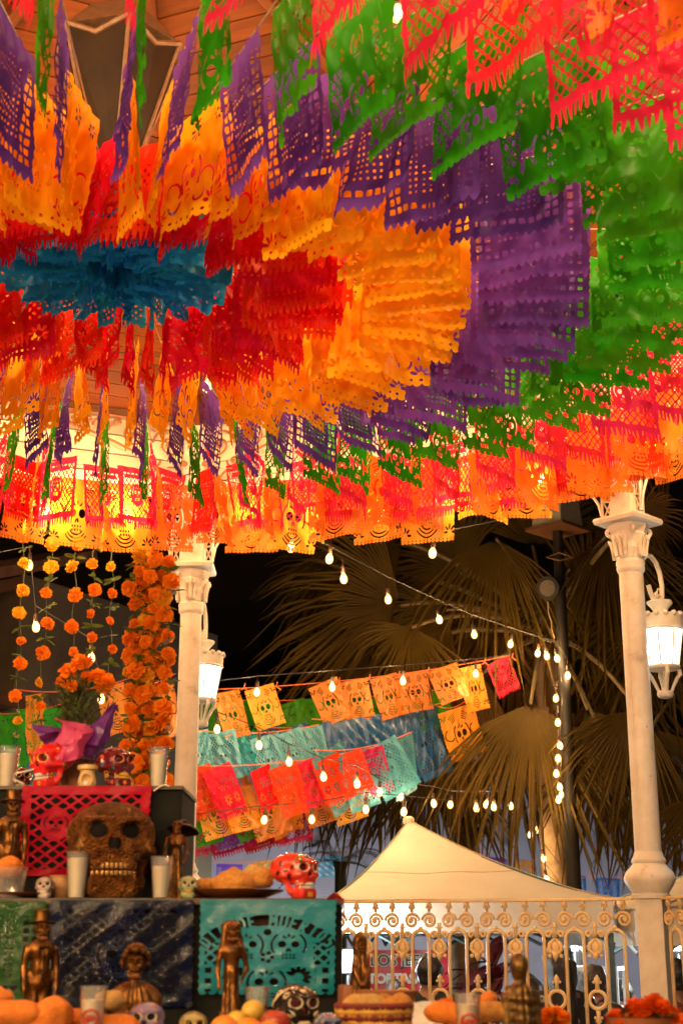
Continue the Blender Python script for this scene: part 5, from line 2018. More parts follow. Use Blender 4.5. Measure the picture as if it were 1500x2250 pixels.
b = MB(); b.ball((0, 0, 0), 1, 10, 6, (.5, .18, 1)); PETAL_ME = b.mesh("painted_petal")

M_TOOTH = mat("ivory_teeth", (0.72, 0.62, 0.42), (0.6, 0.5, 0.3), 0.35, scale=20)
M_CREAMP = mat("cream_glaze", (0.78, 0.66, 0.42), None, 0.25)
M_DKRED = mat("dark_red_glaze", (0.09, 0.01, 0.01), None, 0.2)
M_GREENP = mat("green_glaze", (0.03, 0.16, 0.03), None, 0.2)
M_YELP = mat("yellow_glaze", (0.75, 0.42, 0.04), None, 0.2)
M_BLKP = mat("black_glaze", (0.012, 0.01, 0.01), None, 0.2)
M_TEALP = mat("teal_glaze", (0.03, 0.24, 0.26), None, 0.2)
M_WHTP = mat("white_glaze", (0.75, 0.72, 0.66), None, 0.2)

def decal(parent, mesh, m, az, el, s, spin=0.0, name="painted_petal", lift=.0):
    p, n = skull_point(R(az), R(el))
    q = n.to_track_quat('-Y', 'Z')
    mt = q.to_matrix() @ Matrix.Rotation(R(spin), 3, 'Y')
    sc = (s, s, s) if isinstance(s, (int, float)) else s
    return put(name, mesh, m, parent, p + n * lift, mt, sc)

def skull(label, px, y, z, hpx, pymid, face, m, teeth=M_TOOTH, rings=None, big=False, tilt=(0, 0), group=None, eyes=None):
    h = size(hpx, pymid, y)
    t = thing("skull", label, "skull", on(px, y, z), (R(tilt[0]), R(tilt[1]), R(face)), group, h)
    put("cranium", SKULL_BIG if big else SKULL_MED, m, t)
    if teeth:
        put("upper_teeth", TEETH_U, teeth, t)
        put("lower_teeth", TEETH_L, teeth, t)
    if rings:
        for s in (-1, 1):
            put("eye_ring", RING_ME, rings, t, (s * .168, -.385, .68), (R(4), 0, R(s * 20)))
    if eyes:
        for s in (-1, 1):
            put("eye_socket_paint", DISC_ME, eyes, t, (s * .165, -.318, .68), (0, 0, R(s * 18)), (.112, .12, .097))
        put("nose_paint", PETAL_ME, eyes, t, (0, -.385, .545), (0, 0, 0), (.10, .1, .08))
    return t

def flower_decal(t, az, el, m, mc, r=.05, n=6):
    p, nn = skull_point(R(az), R(el))
    q = nn.to_track_quat('-Y', 'Z').to_matrix()
    for i in range(n):
        a = 2 * math.pi * i / n
        off = q @ Vector((r * math.sin(a), 0, r * math.cos(a)))
        put("painted_petal", PETAL_ME, m, t, p + off, q @ Matrix.Rotation(a, 3, 'Y'), r * .55)
    put("painted_dot", DISC_ME, mc, t, p + nn * .004, q, r * .42)

# big bronze skull
def beaded(name, c1, c2):
    """resin skull covered with tiny moulded beads, rust brown with worn gilding"""
    m, N, L = _new(name)
    out = N.new("ShaderNodeOutputMaterial")
    b = N.new("ShaderNodeBsdfPrincipled")
    tc = N.new("ShaderNodeTexCoord")
    v = N.new("ShaderNodeTexVoronoi")
    v.inputs["Scale"].default_value = 44
    L.new(tc.outputs["Object"], v.inputs["Vector"])
    n = _noise(N, L, 9, 5, .7)
    r = _ramp(N, L, n.outputs[0], [(.36, c2), (.66, c1)])
    L.new(r.outputs[0], b.inputs["Base Color"])
    b.inputs["Metallic"].default_value = .55
    b.inputs["Roughness"].default_value = .3
    bp = N.new("ShaderNodeBump")
    bp.inputs["Strength"].default_value = 1.0
    bp.inputs["Distance"].default_value = .02
    bp.invert = True
    L.new(v.outputs["Distance"], bp.inputs["Height"])
    L.new(bp.outputs[0], b.inputs["Normal"])
    L.new(b.outputs[0], out.inputs[0])
    return m
M_BRSK = beaded("rust_gilt_skull", (0.38, 0.15, 0.028), (0.10, 0.026, 0.006))
bs = skull("large rusty bronze skull in front of the red paper sheet", 241, 4.17, Z_MID, 210, 1865, 14, M_BRSK,
           mat("gilt_teeth", (0.34, 0.19, 0.05), (0.2, 0.09, 0.025), .4, metal=.5, scale=40), big=True)
bs.scale = (bs.scale[0] * 1.08, bs.scale[1] * .95, bs.scale[2])
M_SOCK = mat("dark_socket", (0.008, 0.006, 0.005), None, 0.7, spec=.1)
for s in (-1, 1):
    put("eye_socket_paint", DISC_ME, M_SOCK, bs, (s * .165, -.29, .68), (0, 0, R(s * 18)), (.116, .15, .10))
put("nose_paint", PETAL_ME, M_SOCK, bs, (0, -.375, .545), (0, 0, 0), (.11, .12, .08))
M_GILT = bronze("bright_gilding", (0.75, 0.5, 0.15), (0.4, 0.2, 0.05), .35, 60, .4)
for az, el, r in ((-48, -6, .06), (48, -6, .06), (0, 28, .05), (-22, 40, .045), (22, 40, .045), (-62, 22, .05), (62, 22, .05), (-18, 62, .05), (22, 64, .05), (-85, 5, .055), (85, 5, .055), (0, 82, .05), (-48, 50, .045), (48, 50, .045)):
    flower_decal(bs, az, el, M_BRSK if abs(az) != 48 or el != -6 else M_GILT, M_GILT if el < 0 else M_BRSK, r)
M_RELIEF = M_BRSK
for i in range(46):
    decal(bs, PETAL_ME, M_RELIEF, random.uniform(-110, 110), random.uniform(12, 85), .035, random.uniform(0, 360), "relief_leaf")
for i in range(16):
    decal(bs, PETAL_ME, M_RELIEF, random.uniform(-40, 40), random.uniform(-58, -38), .04, random.uniform(0, 360), "relief_leaf")

# orange-red glazed skull at the right end
M_ORSK = mat("orange_red_glaze", (0.66, 0.045, 0.012), (0.60, 0.03, 0.03), .14, scale=3, coat=.7)
rsk = skull("glossy orange red ceramic skull with cream eye rings at the step's right end", 650, 4.17, Z_MID, 100, 1935, 48, M_ORSK, M_WHTP, M_CREAMP, eyes=M_DKRED, tilt=(0, 0))
rsk.scale = (rsk.scale[0] * 1.08, rsk.scale[1] * 1.05, rsk.scale[2])
for az, el, sp, mm in ((-62, 12, 30, M_DKRED), (-85, 0, 80, M_DKRED), (-70, -18, 20, M_DKRED), (-100, 20, 0, M_DKRED), (-110, -6, 50, M_DKRED)):
    decal(rsk, PETAL_ME, mm, az, el, .075, sp)
    decal(rsk, PETAL_ME, mat("scarlet_glaze", (0.55, 0.03, 0.05), None, .2), az, el, (.13, .07, .115), sp, lift=-.012)
for az, el, sp in ((-48, 32, 20), (-40, 44, -50), (-36, 24, 70), (-30, 38, 10)):
    decal(rsk, PETAL_ME, M_GREENP, az, el, .055, sp)
decal(rsk, PETAL_ME, M_TEALP, -2, 44, .075, 70)
decal(rsk, PETAL_ME, M_BLKP, -2, 44, .05, 70, lift=.006)
flower_decal(rsk, -24, 55, M_YELP, M_BLKP, .045, 5)
for az in (-38, -24):
    decal(rsk, PETAL_ME, M_CREAMP, az - 6, -38, .06, 20)
    decal(rsk, PETAL_ME, M_DKRED, az - 6, -38, .036, 20, lift=.006)
for i in range(9):
    b = MB()
    u = (i - 4) / 4
    b.box((.20 * u, -.405 + .10 * u * u, .10), (.034, .03, .11), (0, 0, u * .6), bevel=.01)
    b.build("jaw_ridge", M_YELP, rsk)

# red skull lying on the upper step and dark red skull beside it, small one behind the left cup
M_RDSK = spotted("red_painted_skull", (0.60, 0.012, 0.012), [(0.75, 0.40, 0.04), (0.7, 0.16, 0.02), (0.5, 0.35, 0.05), (0.62, 0.02, 0.02), (0.65, 0.02, 0.02)], 6.0, .15, .30)
s1 = skull("bright red glazed skull tilted back under the pink tissue wrap", 118, 4.46, Z_TOP + .005, 100, 1690, -38, M_RDSK, M_WHTP, M_YELP, eyes=M_DKRED, tilt=(10, 0))
M_DRSK = spotted("dark_red_painted_skull", (0.10, 0.008, 0.012), [(0.70, 0.17, 0.02), (0.42, 0.36, 0.05), (0.04, 0.16, 0.2), (0.62, 0.10, 0.03), (0.10, 0.008, 0.012), (0.30, 0.12, 0.14)], 6.5, .15, .36)
s2 = skull("dark red glazed skull painted with petals, behind the cream burner", 253, 4.47, Z_TOP + .002, 92, 1690, 40, M_DRSK, M_YELP, mat("orange_glaze", (0.7, 0.16, 0.02), None, .2), eyes=M_DKRED)
skull("small maroon beaded skull half hidden by the left cup", 45, 4.55, Z_TOP, 55, 1680, 20, M_DRSK, M_CREAMP, M_CREAMP, eyes=M_BLKP)
# little sugar skulls
M_SUG1 = spotted("grey_sugar_skull", (0.40, 0.34, 0.32), [(0.5, 0.1, 0.18), (0.2, 0.2, 0.28), (0.7, 0.6, 0.4), (0.2, 0.3, 0.1)], 9, .3, .3)
skull("small grey sugar skull with pink cheeks left of the cup", 97, 4.12, Z_MID, 48, 1948, 5, M_SUG1, M_CREAMP, M_CREAMP, eyes=M_DKRED)
M_SUG2 = spotted("green_sugar_skull", (0.28, 0.30, 0.16), [(0.05, 0.28, 0.12), (0.1, 0.35, 0.2), (0.5, 0.4, 0.2), (0.1, 0.3, 0.16)], 7, .25, .36)
skull("small green painted sugar skull beside the bread plate", 413, 4.10, Z_MID, 50, 1950, 8, M_SUG2, M_YELP, M_CREAMP, eyes=M_DKRED)
M_SUG3 = spotted("many_coloured_sugar_skull", (0.20, 0.16, 0.30), [(0.6, 0.04, 0.14), (0.06, 0.25, 0.08), (0.5, 0.4, 0.5), (0.1, 0.15, 0.4), (0.7, 0.3, 0.1)], 7, .25, .34)
skull("small purple and pink sugar skull in front of the bronze bust", 319, 3.42, Z_LOW, 92, 2260, 0, M_SUG3, M_CREAMP, M_CREAMP, eyes=M_BLKP)
M_SUG4 = spotted("olive_sugar_skull", (0.30, 0.26, 0.10), [(0.05, 0.22, 0.06), (0.5, 0.36, 0.1), (0.1, 0.1, 0.05)], 7, .3, .32)
skull("small olive green skull between the bust and the long haired figurine", 424, 3.42, Z_LOW, 72, 2265, 10, M_SUG4, M_YELP, M_YELP, eyes=M_BLKP)
M_SUG5 = spotted("blue_sugar_skull", (0.08, 0.12, 0.28), [(0.6, 0.16, 0.05), (0.5, 0.36, 0.12), (0.03, 0.06, 0.2)], 6, .25, .36)
skull("small blue and orange skull right of the black and white skull", 722, 3.35, Z_LOW, 74, 2270, 20, M_SUG5, M_YELP, None, eyes=None)
M_BWSK = mat("black_lacquer_skull", (0.014, 0.011, 0.010), None, .16, coat=.5)
s3 = skull("black skull with cream painted flowers and eye rings, below the teal sheet", 652, 3.62, Z_LOW, 118, 2215, 22, M_BWSK, M_CREAMP, M_CREAMP, eyes=M_DKRED)
for az, el in ((-55, 30), (-80, 12), (-95, 35), (-35, 58), (35, 55), (60, 30)):
    flower_decal(s3, az, el, M_CREAMP, M_BWSK, .055, 7)
for az, el, sp in ((0, 44, 30), (0, 44, -30)):
    decal(s3, PETAL_ME, M_CREAMP, az + sp / 8, el, .06, sp)
for sd in (-1, 1):
    for j in range(3):
        decal(s3, PETAL_ME, M_CREAMP, sd * (30 + 9 * j), -14 - 6 * j, .06, sd * 40)
    decal(s3, PETAL_ME, M_CREAMP, sd * 7, -10, .06, sd * 12)
for i in range(10):
    decal(s3, PETAL_ME, M_CREAMP, -70 - i * 5, 55 - i * 6, .04, 60)

# ------------------------------------------------------------------ cups
M_PLAST = clear_plastic("clear_cup_plastic", (.97, .96, .94), .10)
M_MILK = mat("milky_drink", (0.86, 0.78, 0.60), (0.82, 0.72, 0.53), 0.4, sss=.2)
M_HORCH = mat("cinnamon_drink", (0.74, 0.58, 0.38), (0.68, 0.50, 0.30), 0.4)
M_REDINK = mat("red_print", (0.5, 0.05, 0.03), None, .5)
def cup(label, px, y, z, wpx, hpx, py, fill=.82, drink=None, logo=False):
    h, w_ = size(hpx, py, y), size(wpx, py, y)
    t = thing("plastic_cup", label, "cup", on(px, y, z), (0, 0, random.uniform(0, 6)), "plastic cups of milky drink")
    r1, r0 = w_ / 2, w_ / 2 * .70
    s = MB()
    s.lathe([(r0, .002), (r0 + (r1 - r0) * .98, h * .97), (r1 * 1.05, h * .975), (r1 * 1.05, h), (r1 * .97, h), (r0 * .97, .006)], 28, wob=lambda an, zz: 1 + (.006 * math.cos(24 * an) if zz < h * .9 else 0), caps=False)
    s.build("cup_wall", M_PLAST, t)
    rf = r0 + (r1 - r0) * fill
    l = MB()
    l.lathe([(r0 * .93, .004), (rf * .955, h * fill), (rf * .8, h * fill + .001), (.0001, h * fill + .001)], 28)
    l.build("drink", drink or M_MILK, t)
    if logo:
        t.rotation_euler = (0, 0, 0)
        zc, rr = h * .5, w_ * .29
        rm = (r0 + r1) / 2
        def wrap(u, v):
            a = u / rm
            return ((rm + .0025 + (r1 - r0) * (v) / h) * math.sin(a), -(rm + .0025 + (r1 - r0) * v / h) * math.cos(a), zc + v)
        lg = MB()
        lg.tube([wrap(rr * math.cos(q), rr * math.sin(q)) for q in [2 * math.pi * j / 28 for j in range(28)]], .0022, 4, closed=True)
        lg.tube([wrap(rr * .86 * math.cos(q), rr * .86 * math.sin(q)) for q in [2 * math.pi * j / 28 for j in range(28)]], .0008, 4, closed=True)
        for k, (u0, u1) in enumerate(((-.5, .5), (-.65, .65), (-.55, .45))):
            v = rr * (.28 - .28 * k)
            lg.tube([wrap(rr * (u0 + (u1 - u0) * j / 12), v + rr * .07 * math.sin(j * 2.3 + k)) for j in range(13)], .0016, 4)
        lg.tube([wrap(-rr * .5 + rr * .25 * math.cos(q), -rr * .25 + rr * .3 * math.sin(q)) for q in [2 * math.pi * j / 12 for j in range(12)]], .0014, 4, closed=True)
        lg.build("printed_emblem", M_REDINK, t)
    return t
cup("cup of milky drink at the left end of the upper step", 14, 4.42, Z_TOP, 52, 90, 1660)
cup("cup of milky drink at the right end of the upper step, by the column", 347, 4.42, Z_TOP, 46, 88, 1682)
cup("cup of milky drink immediately left of the bronze skull", 168, 4.085, Z_MID, 54, 100, 1920, .86)
cup("cup of milky drink immediately right of the bronze skull", 353, 4.085, Z_MID, 50, 90, 1930, .76)
cup("cup with a red round emblem among the orange loaves at lower left", 200, 3.32, Z_LOW, 60, 132, 2230, .78, logo=True)
cup("half full clear cup behind the yellow fruit, under the teal sheet", 563, 3.66, Z_LOW, 56, 110, 2215, .66, M_HORCH)
cup("cup with a red round emblem among the breads at right", 1029, 3.30, Z_LOW, 58, 118, 2225, .80, M_HORCH, True)

# ------------------------------------------------------------------ bread, fruit, plates
M_BREAD = mat("golden_bread_crust", (0.78, 0.38, 0.07), (0.60, 0.22, 0.03), .55, scale=14, bump=1.0, bscale=26)
M_BREADP = mat("pale_bread_crust", (0.82, 0.54, 0.18), (0.68, 0.34, 0.07), .6, scale=12, bump=1.0, bscale=24)
M_BREADO = mat("orange_glazed_bread", (0.85, 0.27, 0.02), (0.72, 0.17, 0.012), .5, scale=10, bump=.9, bscale=20)
M_CLAY = mat("glazed_brown_clay", (0.22, 0.065, 0.02), (0.13, 0.035, 0.012), .25, scale=8)
M_TERRA = mat("terracotta", (0.34, 0.12, 0.05), (0.25, 0.085, 0.03), .6, scale=10)
BREADS = []
def bread_mesh(seed, kind):
    def f(P):
        if kind == 'bun':
            d = ell(P, (0, 0, .0), (.5, .48, .36))
            d = smin(d, cap(P, (-.42, 0, .10), (.42, 0, .10), .10) + 0 * d, .06)
            d = smin(d, cap(P, (0, -.42, .10), (0, .42, .10), .10), .06)
            d = smin(d, ell(P, (0, 0, .36), (.13, .13, .11)), .05)
        elif kind == 'loaf':
            d = smin(ell(P, (-.18, 0, 0), (.34, .28, .26)), ell(P, (.2, .03, .02), (.33, .26, .24)), .12)
        else:
            d = smin(ell(P, (0, 0, 0), (.5, .33, .28)), ell(P, (.12, -.1, .16), (.3, .24, .2)), .12)
        d = d + .025 * wav(P, 9, seed) + .012 * wav(P, 21, seed + 3)
        return np.maximum(d, -(P[..., 2] + .2))
    return solid("bread", f, (-.62, -.6, -.25), (.62, .6, .6), 26)
for i, kd in enumerate(('bun', 'loaf', 'heap')):
    BREADS.append(bread_mesh(i + 1, kd))
BG = "breads offered on the altar"
def bread(label, px, py, y, wpx, kind, m, rz=0, tilt=0):
    p = at(px, py, y)
    s = size(wpx, py, y)
    t = put("bread", BREADS[kind], m, None, p, (R(tilt), R(tilt * .6), R(rz)), s)
    tag(t, label, "bread", BG)
    return t
def plate(label, px, y, z, wpx, py, m, rim=.03, name="plate", cat="plate"):
    r = size(wpx, py, y) / 2
    t = thing(name, label, cat, on(px, y, z))
    MB().lathe([(r * .5, 0), (r * .6, .004), (r * .97, rim), (r, rim + .004), (r * .96, rim + .002), (r * .58, .01), (.0001, .008)], 36).build("dish", m, t)
    return t
plate("dark brown clay plate carrying breads, left of the orange red skull", 522, 4.16, Z_MID, 205, 1960, M_CLAY, .022)
bread("big golden bread in the middle of the clay plate", 515, 1950, 4.16, 100, 0, M_BREAD, 20)
bread("round bread at the right side of the clay plate", 572, 1936, 4.19, 72, 2, M_BREAD, 60)
bread("flat bread at the left side of the clay plate", 462, 1948, 4.17, 72, 1, M_BREAD, 10)
bread("pale topped bread behind the golden one on the clay plate", 556, 1925, 4.27, 70, 2, M_BREADP, -30)
plate("second clay plate standing behind the green sugar skull", 437, 4.27, Z_MID, 78, 1925, M_CLAY, .045)
cupb = thing("clear_bowl", "clear bowl with golden bread at the left end of the middle step", "bowl", on(15, 4.10, Z_MID))
MB().lathe([(.045, 0), (.055, .08), (.057, .085), (.055, .084), (.043, .004)], 24, caps=False).build("bowl_wall", M_PLAST, cupb)
plate("brown clay plate under the clear bowl at left", 30, 4.14, Z_MID - .0005, 150, 1960, M_CLAY, .014)
bread("golden bread heaped in the clear bowl at left", 12, 1912, 4.10, 82, 2, M_BREADO, 30)
tp = thing("clay_pot", "small tan clay pot behind the grey sugar skull", "pot", on(130, 4.2, Z_MID))
MB().lathe([(.02, 0), (.034, .02), (.036, .045), (.028, .06), (.032, .068), (.026, .066)], 20).build("body", mat("tan_clay", (0.5, 0.28, 0.12), (0.4, 0.2, 0.08), .6), tp)

# incense burner
ib = thing("oil_burner", "cream ceramic oil burner with round hollow between two skulls", "burner", on(191, 4.41, Z_TOP))
hb_ = size(50, 1690, 4.41)
M_BURN = mat("cream_ceramic", (0.62, 0.42, 0.18), (0.5, 0.32, 0.12), .35, scale=20)
def fburn(P):
    d = cap(P, (0, 0, .25), (0, 0, .55), .40, .34)
    d = smax(d, -(P[..., 2]), .02)
    d = smax(d, P[..., 2] - .72, .02)
    d = smin(d, smax(np.hypot(P[..., 0], P[..., 1]) - .44, np.abs(P[..., 2] - .88) - .11, .06), .10)
    d = smax(d, -ell(P, (0, 0, 1.08), (.36, .36, .18)), .02)
    return smax(d, -ell(P, (.02, -.42, .34), (.24, .34, .25)), .03)
put("body", solid("body", fburn, (-.55, -.55, -.05), (.55, .55, 1.1), 44), M_BURN, ib, scale=hb_)
MB().ball((0, -.012, .012), .012, 10, 6, (1, 1, .8)).build("candle_cup", M_ALU, ib)

# foreground offerings on the table
M_OR = mat("orange_peel", (0.80, 0.26, 0.02), (0.74, 0.2, 0.015), .4, scale=6, bump=.4, bscale=120)
M_YEL = mat("yellow_guava", (0.62, 0.42, 0.06), (0.52, 0.32, 0.04), .4, scale=6)
M_APP = mat("red_apple", (0.42, 0.03, 0.02), (0.32, 0.06, 0.02), .25, scale=4)
FG = "fruit on the offering table"
def fruit(name, label, px, py, y, dpx, m, apple=False):
    p = at(px, py, y)
    r = size(dpx, py, y) / 2
    t = thing(name, label, "fruit", p, (random.uniform(-.3, .3), random.uniform(-.3, .3), random.uniform(0, 6)), FG)
    b = MB()
    prof = []
    for i in range(15):
        a = math.pi * i / 14
        q = 1 + (.10 * math.cos(a * 2) if apple else 0)
        z = -math.cos(a) * r * (.92 if not apple else .86)
        if apple and i > 11:
            z -= r * .18 * (i - 11) / 3
        prof.append((max(.0001, math.sin(a) * r), z))
    b.lathe(prof, 22, wob=lambda an, z: 1 + (.015 * math.cos(5 * an) if apple else .004 * math.cos(9 * an)))
    b.build("flesh", m, t)
    MB().tube([(0, 0, prof[-1][1] - .002), (.002, 0, prof[-1][1] + r * .22)], r * .05, 5).build("stem", M_TRUNK, t)
fruit("orange", "orange at the foot of the long haired figurine", 492, 2262, 3.35, 64, M_OR)
fruit("orange", "orange between the long haired figurine and the red apple", 548, 2268, 3.32, 66, M_OR)
fruit("orange", "orange lying lowest in front of the red apple", 590, 2272, 3.3, 60, M_OR)
fruit("guava", "yellow green guava in front of the half full cup", 556, 2222, 3.45, 52, M_YEL)
fruit("guava", "greenish guava behind the oranges at the figurine", 520, 2245, 3.42, 50, M_YEL)
fruit("apple", "red apple beside the black and white skull", 605, 2246, 3.36, 66, M_APP, True)

bread("orange glazed loaf at the bottom left corner", 25, 2232, 3.3, 130, 1, M_BREADO, 10)
bread("orange glazed loaf right of the bottom left corner", 100, 2240, 3.34, 130, 2, M_BREADO, 40)
bread("orange glazed loaf behind the emblem cup at left", 160, 2245, 3.42, 110, 1, M_BREADO, -20)
bread("pale torn bread right of the emblem cup at left", 240, 2200, 3.5, 78, 2, M_BREADP, 70, 25)
bread("orange glazed loaf below the pale torn bread", 250, 2258, 3.36, 110, 1, M_BREADO, 15)
bread("reddish topped bread at the left picture edge", 0, 2195, 3.4, 60, 0, M_BREADO, 0)

# woven basket with breads, clay bowl behind it
bk = thing("woven_basket", "yellow and red woven basket of breads before the railing", "basket", on(822, 3.42, Z_LOW))
rb = size(165, 2230, 3.42) / 2
M_STRAW = mat("yellow_straw", (0.62, 0.36, 0.06), (0.5, 0.24, 0.03), .7, scale=40)
M_STRAWR = mat("maroon_straw", (0.18, 0.02, 0.02), None, .7)
for i in range(7):
    z = .012 + .0125 * i
    r_ = rb * (.86 + .02 * i)
    b = MB()
    b.tube([(r_ * math.cos(q) * (1 + .012 * math.cos(30 * q + math.pi * i)), r_ * .8 * math.sin(q) * (1 + .012 * math.cos(30 * q + math.pi * i)), z) for q in [2 * math.pi * j / 90 for j in range(90)]], .0075, 5, closed=True)
    b.build("woven_band", M_STRAWR if i in (0, 4, 6) else M_STRAW, bk)
for i in range(44):
    q = 2 * math.pi * i / 44
    MB().tube([(rb * .86 * math.cos(q), rb * .69 * math.sin(q), .005), (rb * 1.005 * math.cos(q), rb * .805 * math.sin(q), .09)], .005, 4).build("upright", M_STRAW if i % 3 else M_STRAWR, bk)
b = MB()
b.lathe([(rb * .84, .004), (.0001, .003)], 30)
b.build("base", M_STRAW, bk, scale=(1, .8, 1))
zb = (at(800, 2200, 3.42).z)
bread("pale golden bread at the left of the woven basket", 800, 2208, 3.42, 92, 1, M_BREADP, 5)
bread("darker bread at the right of the woven basket", 868, 2216, 3.42, 88, 2, M_BREAD, 30)
bread("small bread at the back of the woven basket", 840, 2210, 3.48, 70, 2, M_BREAD, -30)
cb_ = thing("clay_bowl", "brown terracotta bowl behind the woven basket", "bowl", on(848, 3.72, Z_LOW))
MB().lathe([(.035, 0), (.05, .03), (.075, .10), (.078, .112), (.072, .11), (.046, .035), (.0001, .03)], 30).build("body", M_TERRA, cb_)
tc = thing("terracotta_box", "plain terracotta block beside the altar's right side", "block", on(770, 3.9, Z_LOW), (0, 0, R(8)))
MB().box((0, 0, .06), (.055, .1, .12), bevel=.008).build("body", M_TERRA, tc)
wp = plate("white plate with dark print behind the breads", 940, 3.62, Z_LOW + .035, 110, 2225, M_WHTP, .02)
wp.rotation_euler = (R(35), 0, 0)
plate("woven brown tray of breads right of the basket", 1040, 3.44, Z_LOW, 210, 2245, mat("brown_straw", (0.36, 0.16, 0.04), (0.26, 0.1, 0.03), .7, scale=60), .03, "tray", "tray")
bread("golden bread left of the emblem cup at right", 985, 2228, 3.42, 100, 1, M_BREADO, -15, 10)
bread("long golden bread right of the emblem cup", 1085, 2226, 3.40, 95, 1, M_BREAD, 8)
bread("round golden bread behind the emblem cup", 1065, 2205, 3.5, 70, 2, M_BREADO, 50)
# ------------------------------------------------------------------ gilt skeleton figurines (height 1, facing -y)
def sk_head(P, c, r):
    Q = P - np.array(c)
    A = Q.copy()
    A[..., 0] = np.abs(A[..., 0])
    d = ell(Q, (0, .1 * r, .15 * r), (.80 * r, .95 * r, .85 * r))
    d = smin(d, rbox(Q, (0, -.35 * r, -.55 * r), (.42 * r, .35 * r, .42 * r), .2 * r), .25 * r)
    d = smax(d, -ell(A, (.33 * r, -.85 * r, .02 * r), (.24 * r, .35 * r, .22 * r)), .08 * r)
    d = smax(d, -ell(Q, (0, -.85 * r, -.33 * r), (.10 * r, .3 * r, .15 * r)), .06 * r)
    return smax(d, -rbox(Q, (0, -.75 * r, -.72 * r), (.3 * r, .2 * r, .04 * r), .02 * r), .04 * r)

M_FIG = bronze("antique_gilt_figure", (0.25, 0.105, 0.020), (0.055, 0.019, 0.005), .36, 16, .35)
M_FIGD = bronze("dark_bronze_figure", (0.26, 0.15, 0.04), (0.06, 0.03, 0.01), .32, 18, .6)
M_HATD = mat("dark_brown_hat", (0.05, 0.022, 0.014), (0.035, 0.015, 0.01), .5, scale=30, bump=.3)

def folds(P, k, s):
    return s * np.sin(k * np.arctan2(P[..., 1], P[..., 0]) + 3 * P[..., 2])

def fig_gent(P):
    d = cap(P, (0, 0, .44), (0, 0, .70), .085, .10)
    d = smin(d, ell(P, (0, 0, .71), (.135, .08, .06)), .05)
    for s in (-1, 1):
        d = smin(d, cap(P, (s * .045, 0, .44), (s * .05, -.005, .06), .055, .036), .02)
        d = smin(d, ell(P, (s * .055, -.03, .035), (.035, .07, .03)), .02)
        d = smin(d, cap(P, (s * .13, 0, .70), (s * .155, .01, .54), .04, .034), .02)
        d = smin(d, cap(P, (s * .155, .01, .54), (s * .15, -.05, .40), .032, .024), .015)
        d = smin(d, ell(P, (s * .15, -.06, .375), (.022, .026, .034)), .012)
        for k in range(3):
            d = smin(d, cap(P, (s * .15 + (k - 1) * .012, -.068, .36), (s * .15 + (k - 1) * .013, -.07, .325), .008), .005)
        d = smin(d, cap(P, (s * .075, .02, .48), (s * .085, .05, .25), .055, .045), .03)
    d = smax(d, -rbox(P, (0, -.115, .60), (.028, .03, .12), .01), .02)
    d = smin(d, cap(P, (0, -.105, .66), (0, -.10, .48), .014), .01)
    d = smin(d, rbox(P, (0, -.09, .735), (.05, .02, .018), .008), .01)
    d = smin(d, cap(P, (0, 0, .74), (0, 0, .80), .032), .02)
    d = smin(d, rbox(P, (0, 0, .0), (.16, .11, .022), .01), .012)
    return d + .004 * wav(P, 40, 2)
def fig_catrina(P):
    d = cap(P, (0, 0, .50), (0, 0, .70), .065, .09)
    d = smin(d, cap(P, (0, .01, .04), (0, 0, .52), .125, .062) + folds(P, 9, .010), .05)
    d = smin(d, ell(P, (0, 0, .71), (.125, .07, .05)), .04)
    for s in (-1, 1):
        d = smin(d, ell(P, (s * .045, -.07, .66), (.045, .045, .045)), .03)
        d = smin(d, cap(P, (s * .125, 0, .70), (s * .15, .01, .55), .032, .026), .015)
        d = smin(d, cap(P, (s * .15, .01, .55), (s * .10, -.07, .45), .025, .019), .012)
        d = smin(d, ell(P, (s * .095, -.08, .44), (.022, .02, .02)), .01)
    d = smin(d, cap(P, (0, 0, .73), (0, 0, .80), .026), .02)
    d = smin(d, rbox(P, (0, 0, .0), (.15, .12, .02), .01), .012)
    return d + .004 * wav(P, 42, 5)
def fig_longhair(P):
    d = cap(P, (0, 0, .52), (0, 0, .72), .06, .085)
    d = smin(d, cap(P, (-.01, .0, .03), (0, 0, .54), .10, .06) + folds(P, 7, .008), .05)
    d = smin(d, ell(P, (0, 0, .735), (.115, .065, .05)), .04)
    d = smin(d, cap(P, (-.11, 0, .72), (-.13, .01, .56), .03, .024), .015)
    d = smin(d, cap(P, (-.13, .01, .56), (-.12, -.04, .42), .023, .017), .012)
    d = smin(d, cap(P, (.11, 0, .72), (.155, .02, .58), .03, .024), .015)
    d = smin(d, cap(P, (.155, .02, .58), (.085, -.05, .47), .023, .017), .012)
    d = smin(d, cap(P, (0, 0, .75), (0, 0, .82), .025), .02)
    for s in (-1, 1):
        d = smin(d, cap(P, (s * .05, .03, .93), (s * .09, .02, .72), .04, .035) + .004 * np.sin(90 * P[..., 0]), .03)
    d = smin(d, ell(P, (0, .04, .90), (.085, .06, .085)), .02)
    d = smin(d, rbox(P, (0, 0, .0), (.12, .1, .02), .01), .012)
    return d + .004 * wav(P, 42, 7)
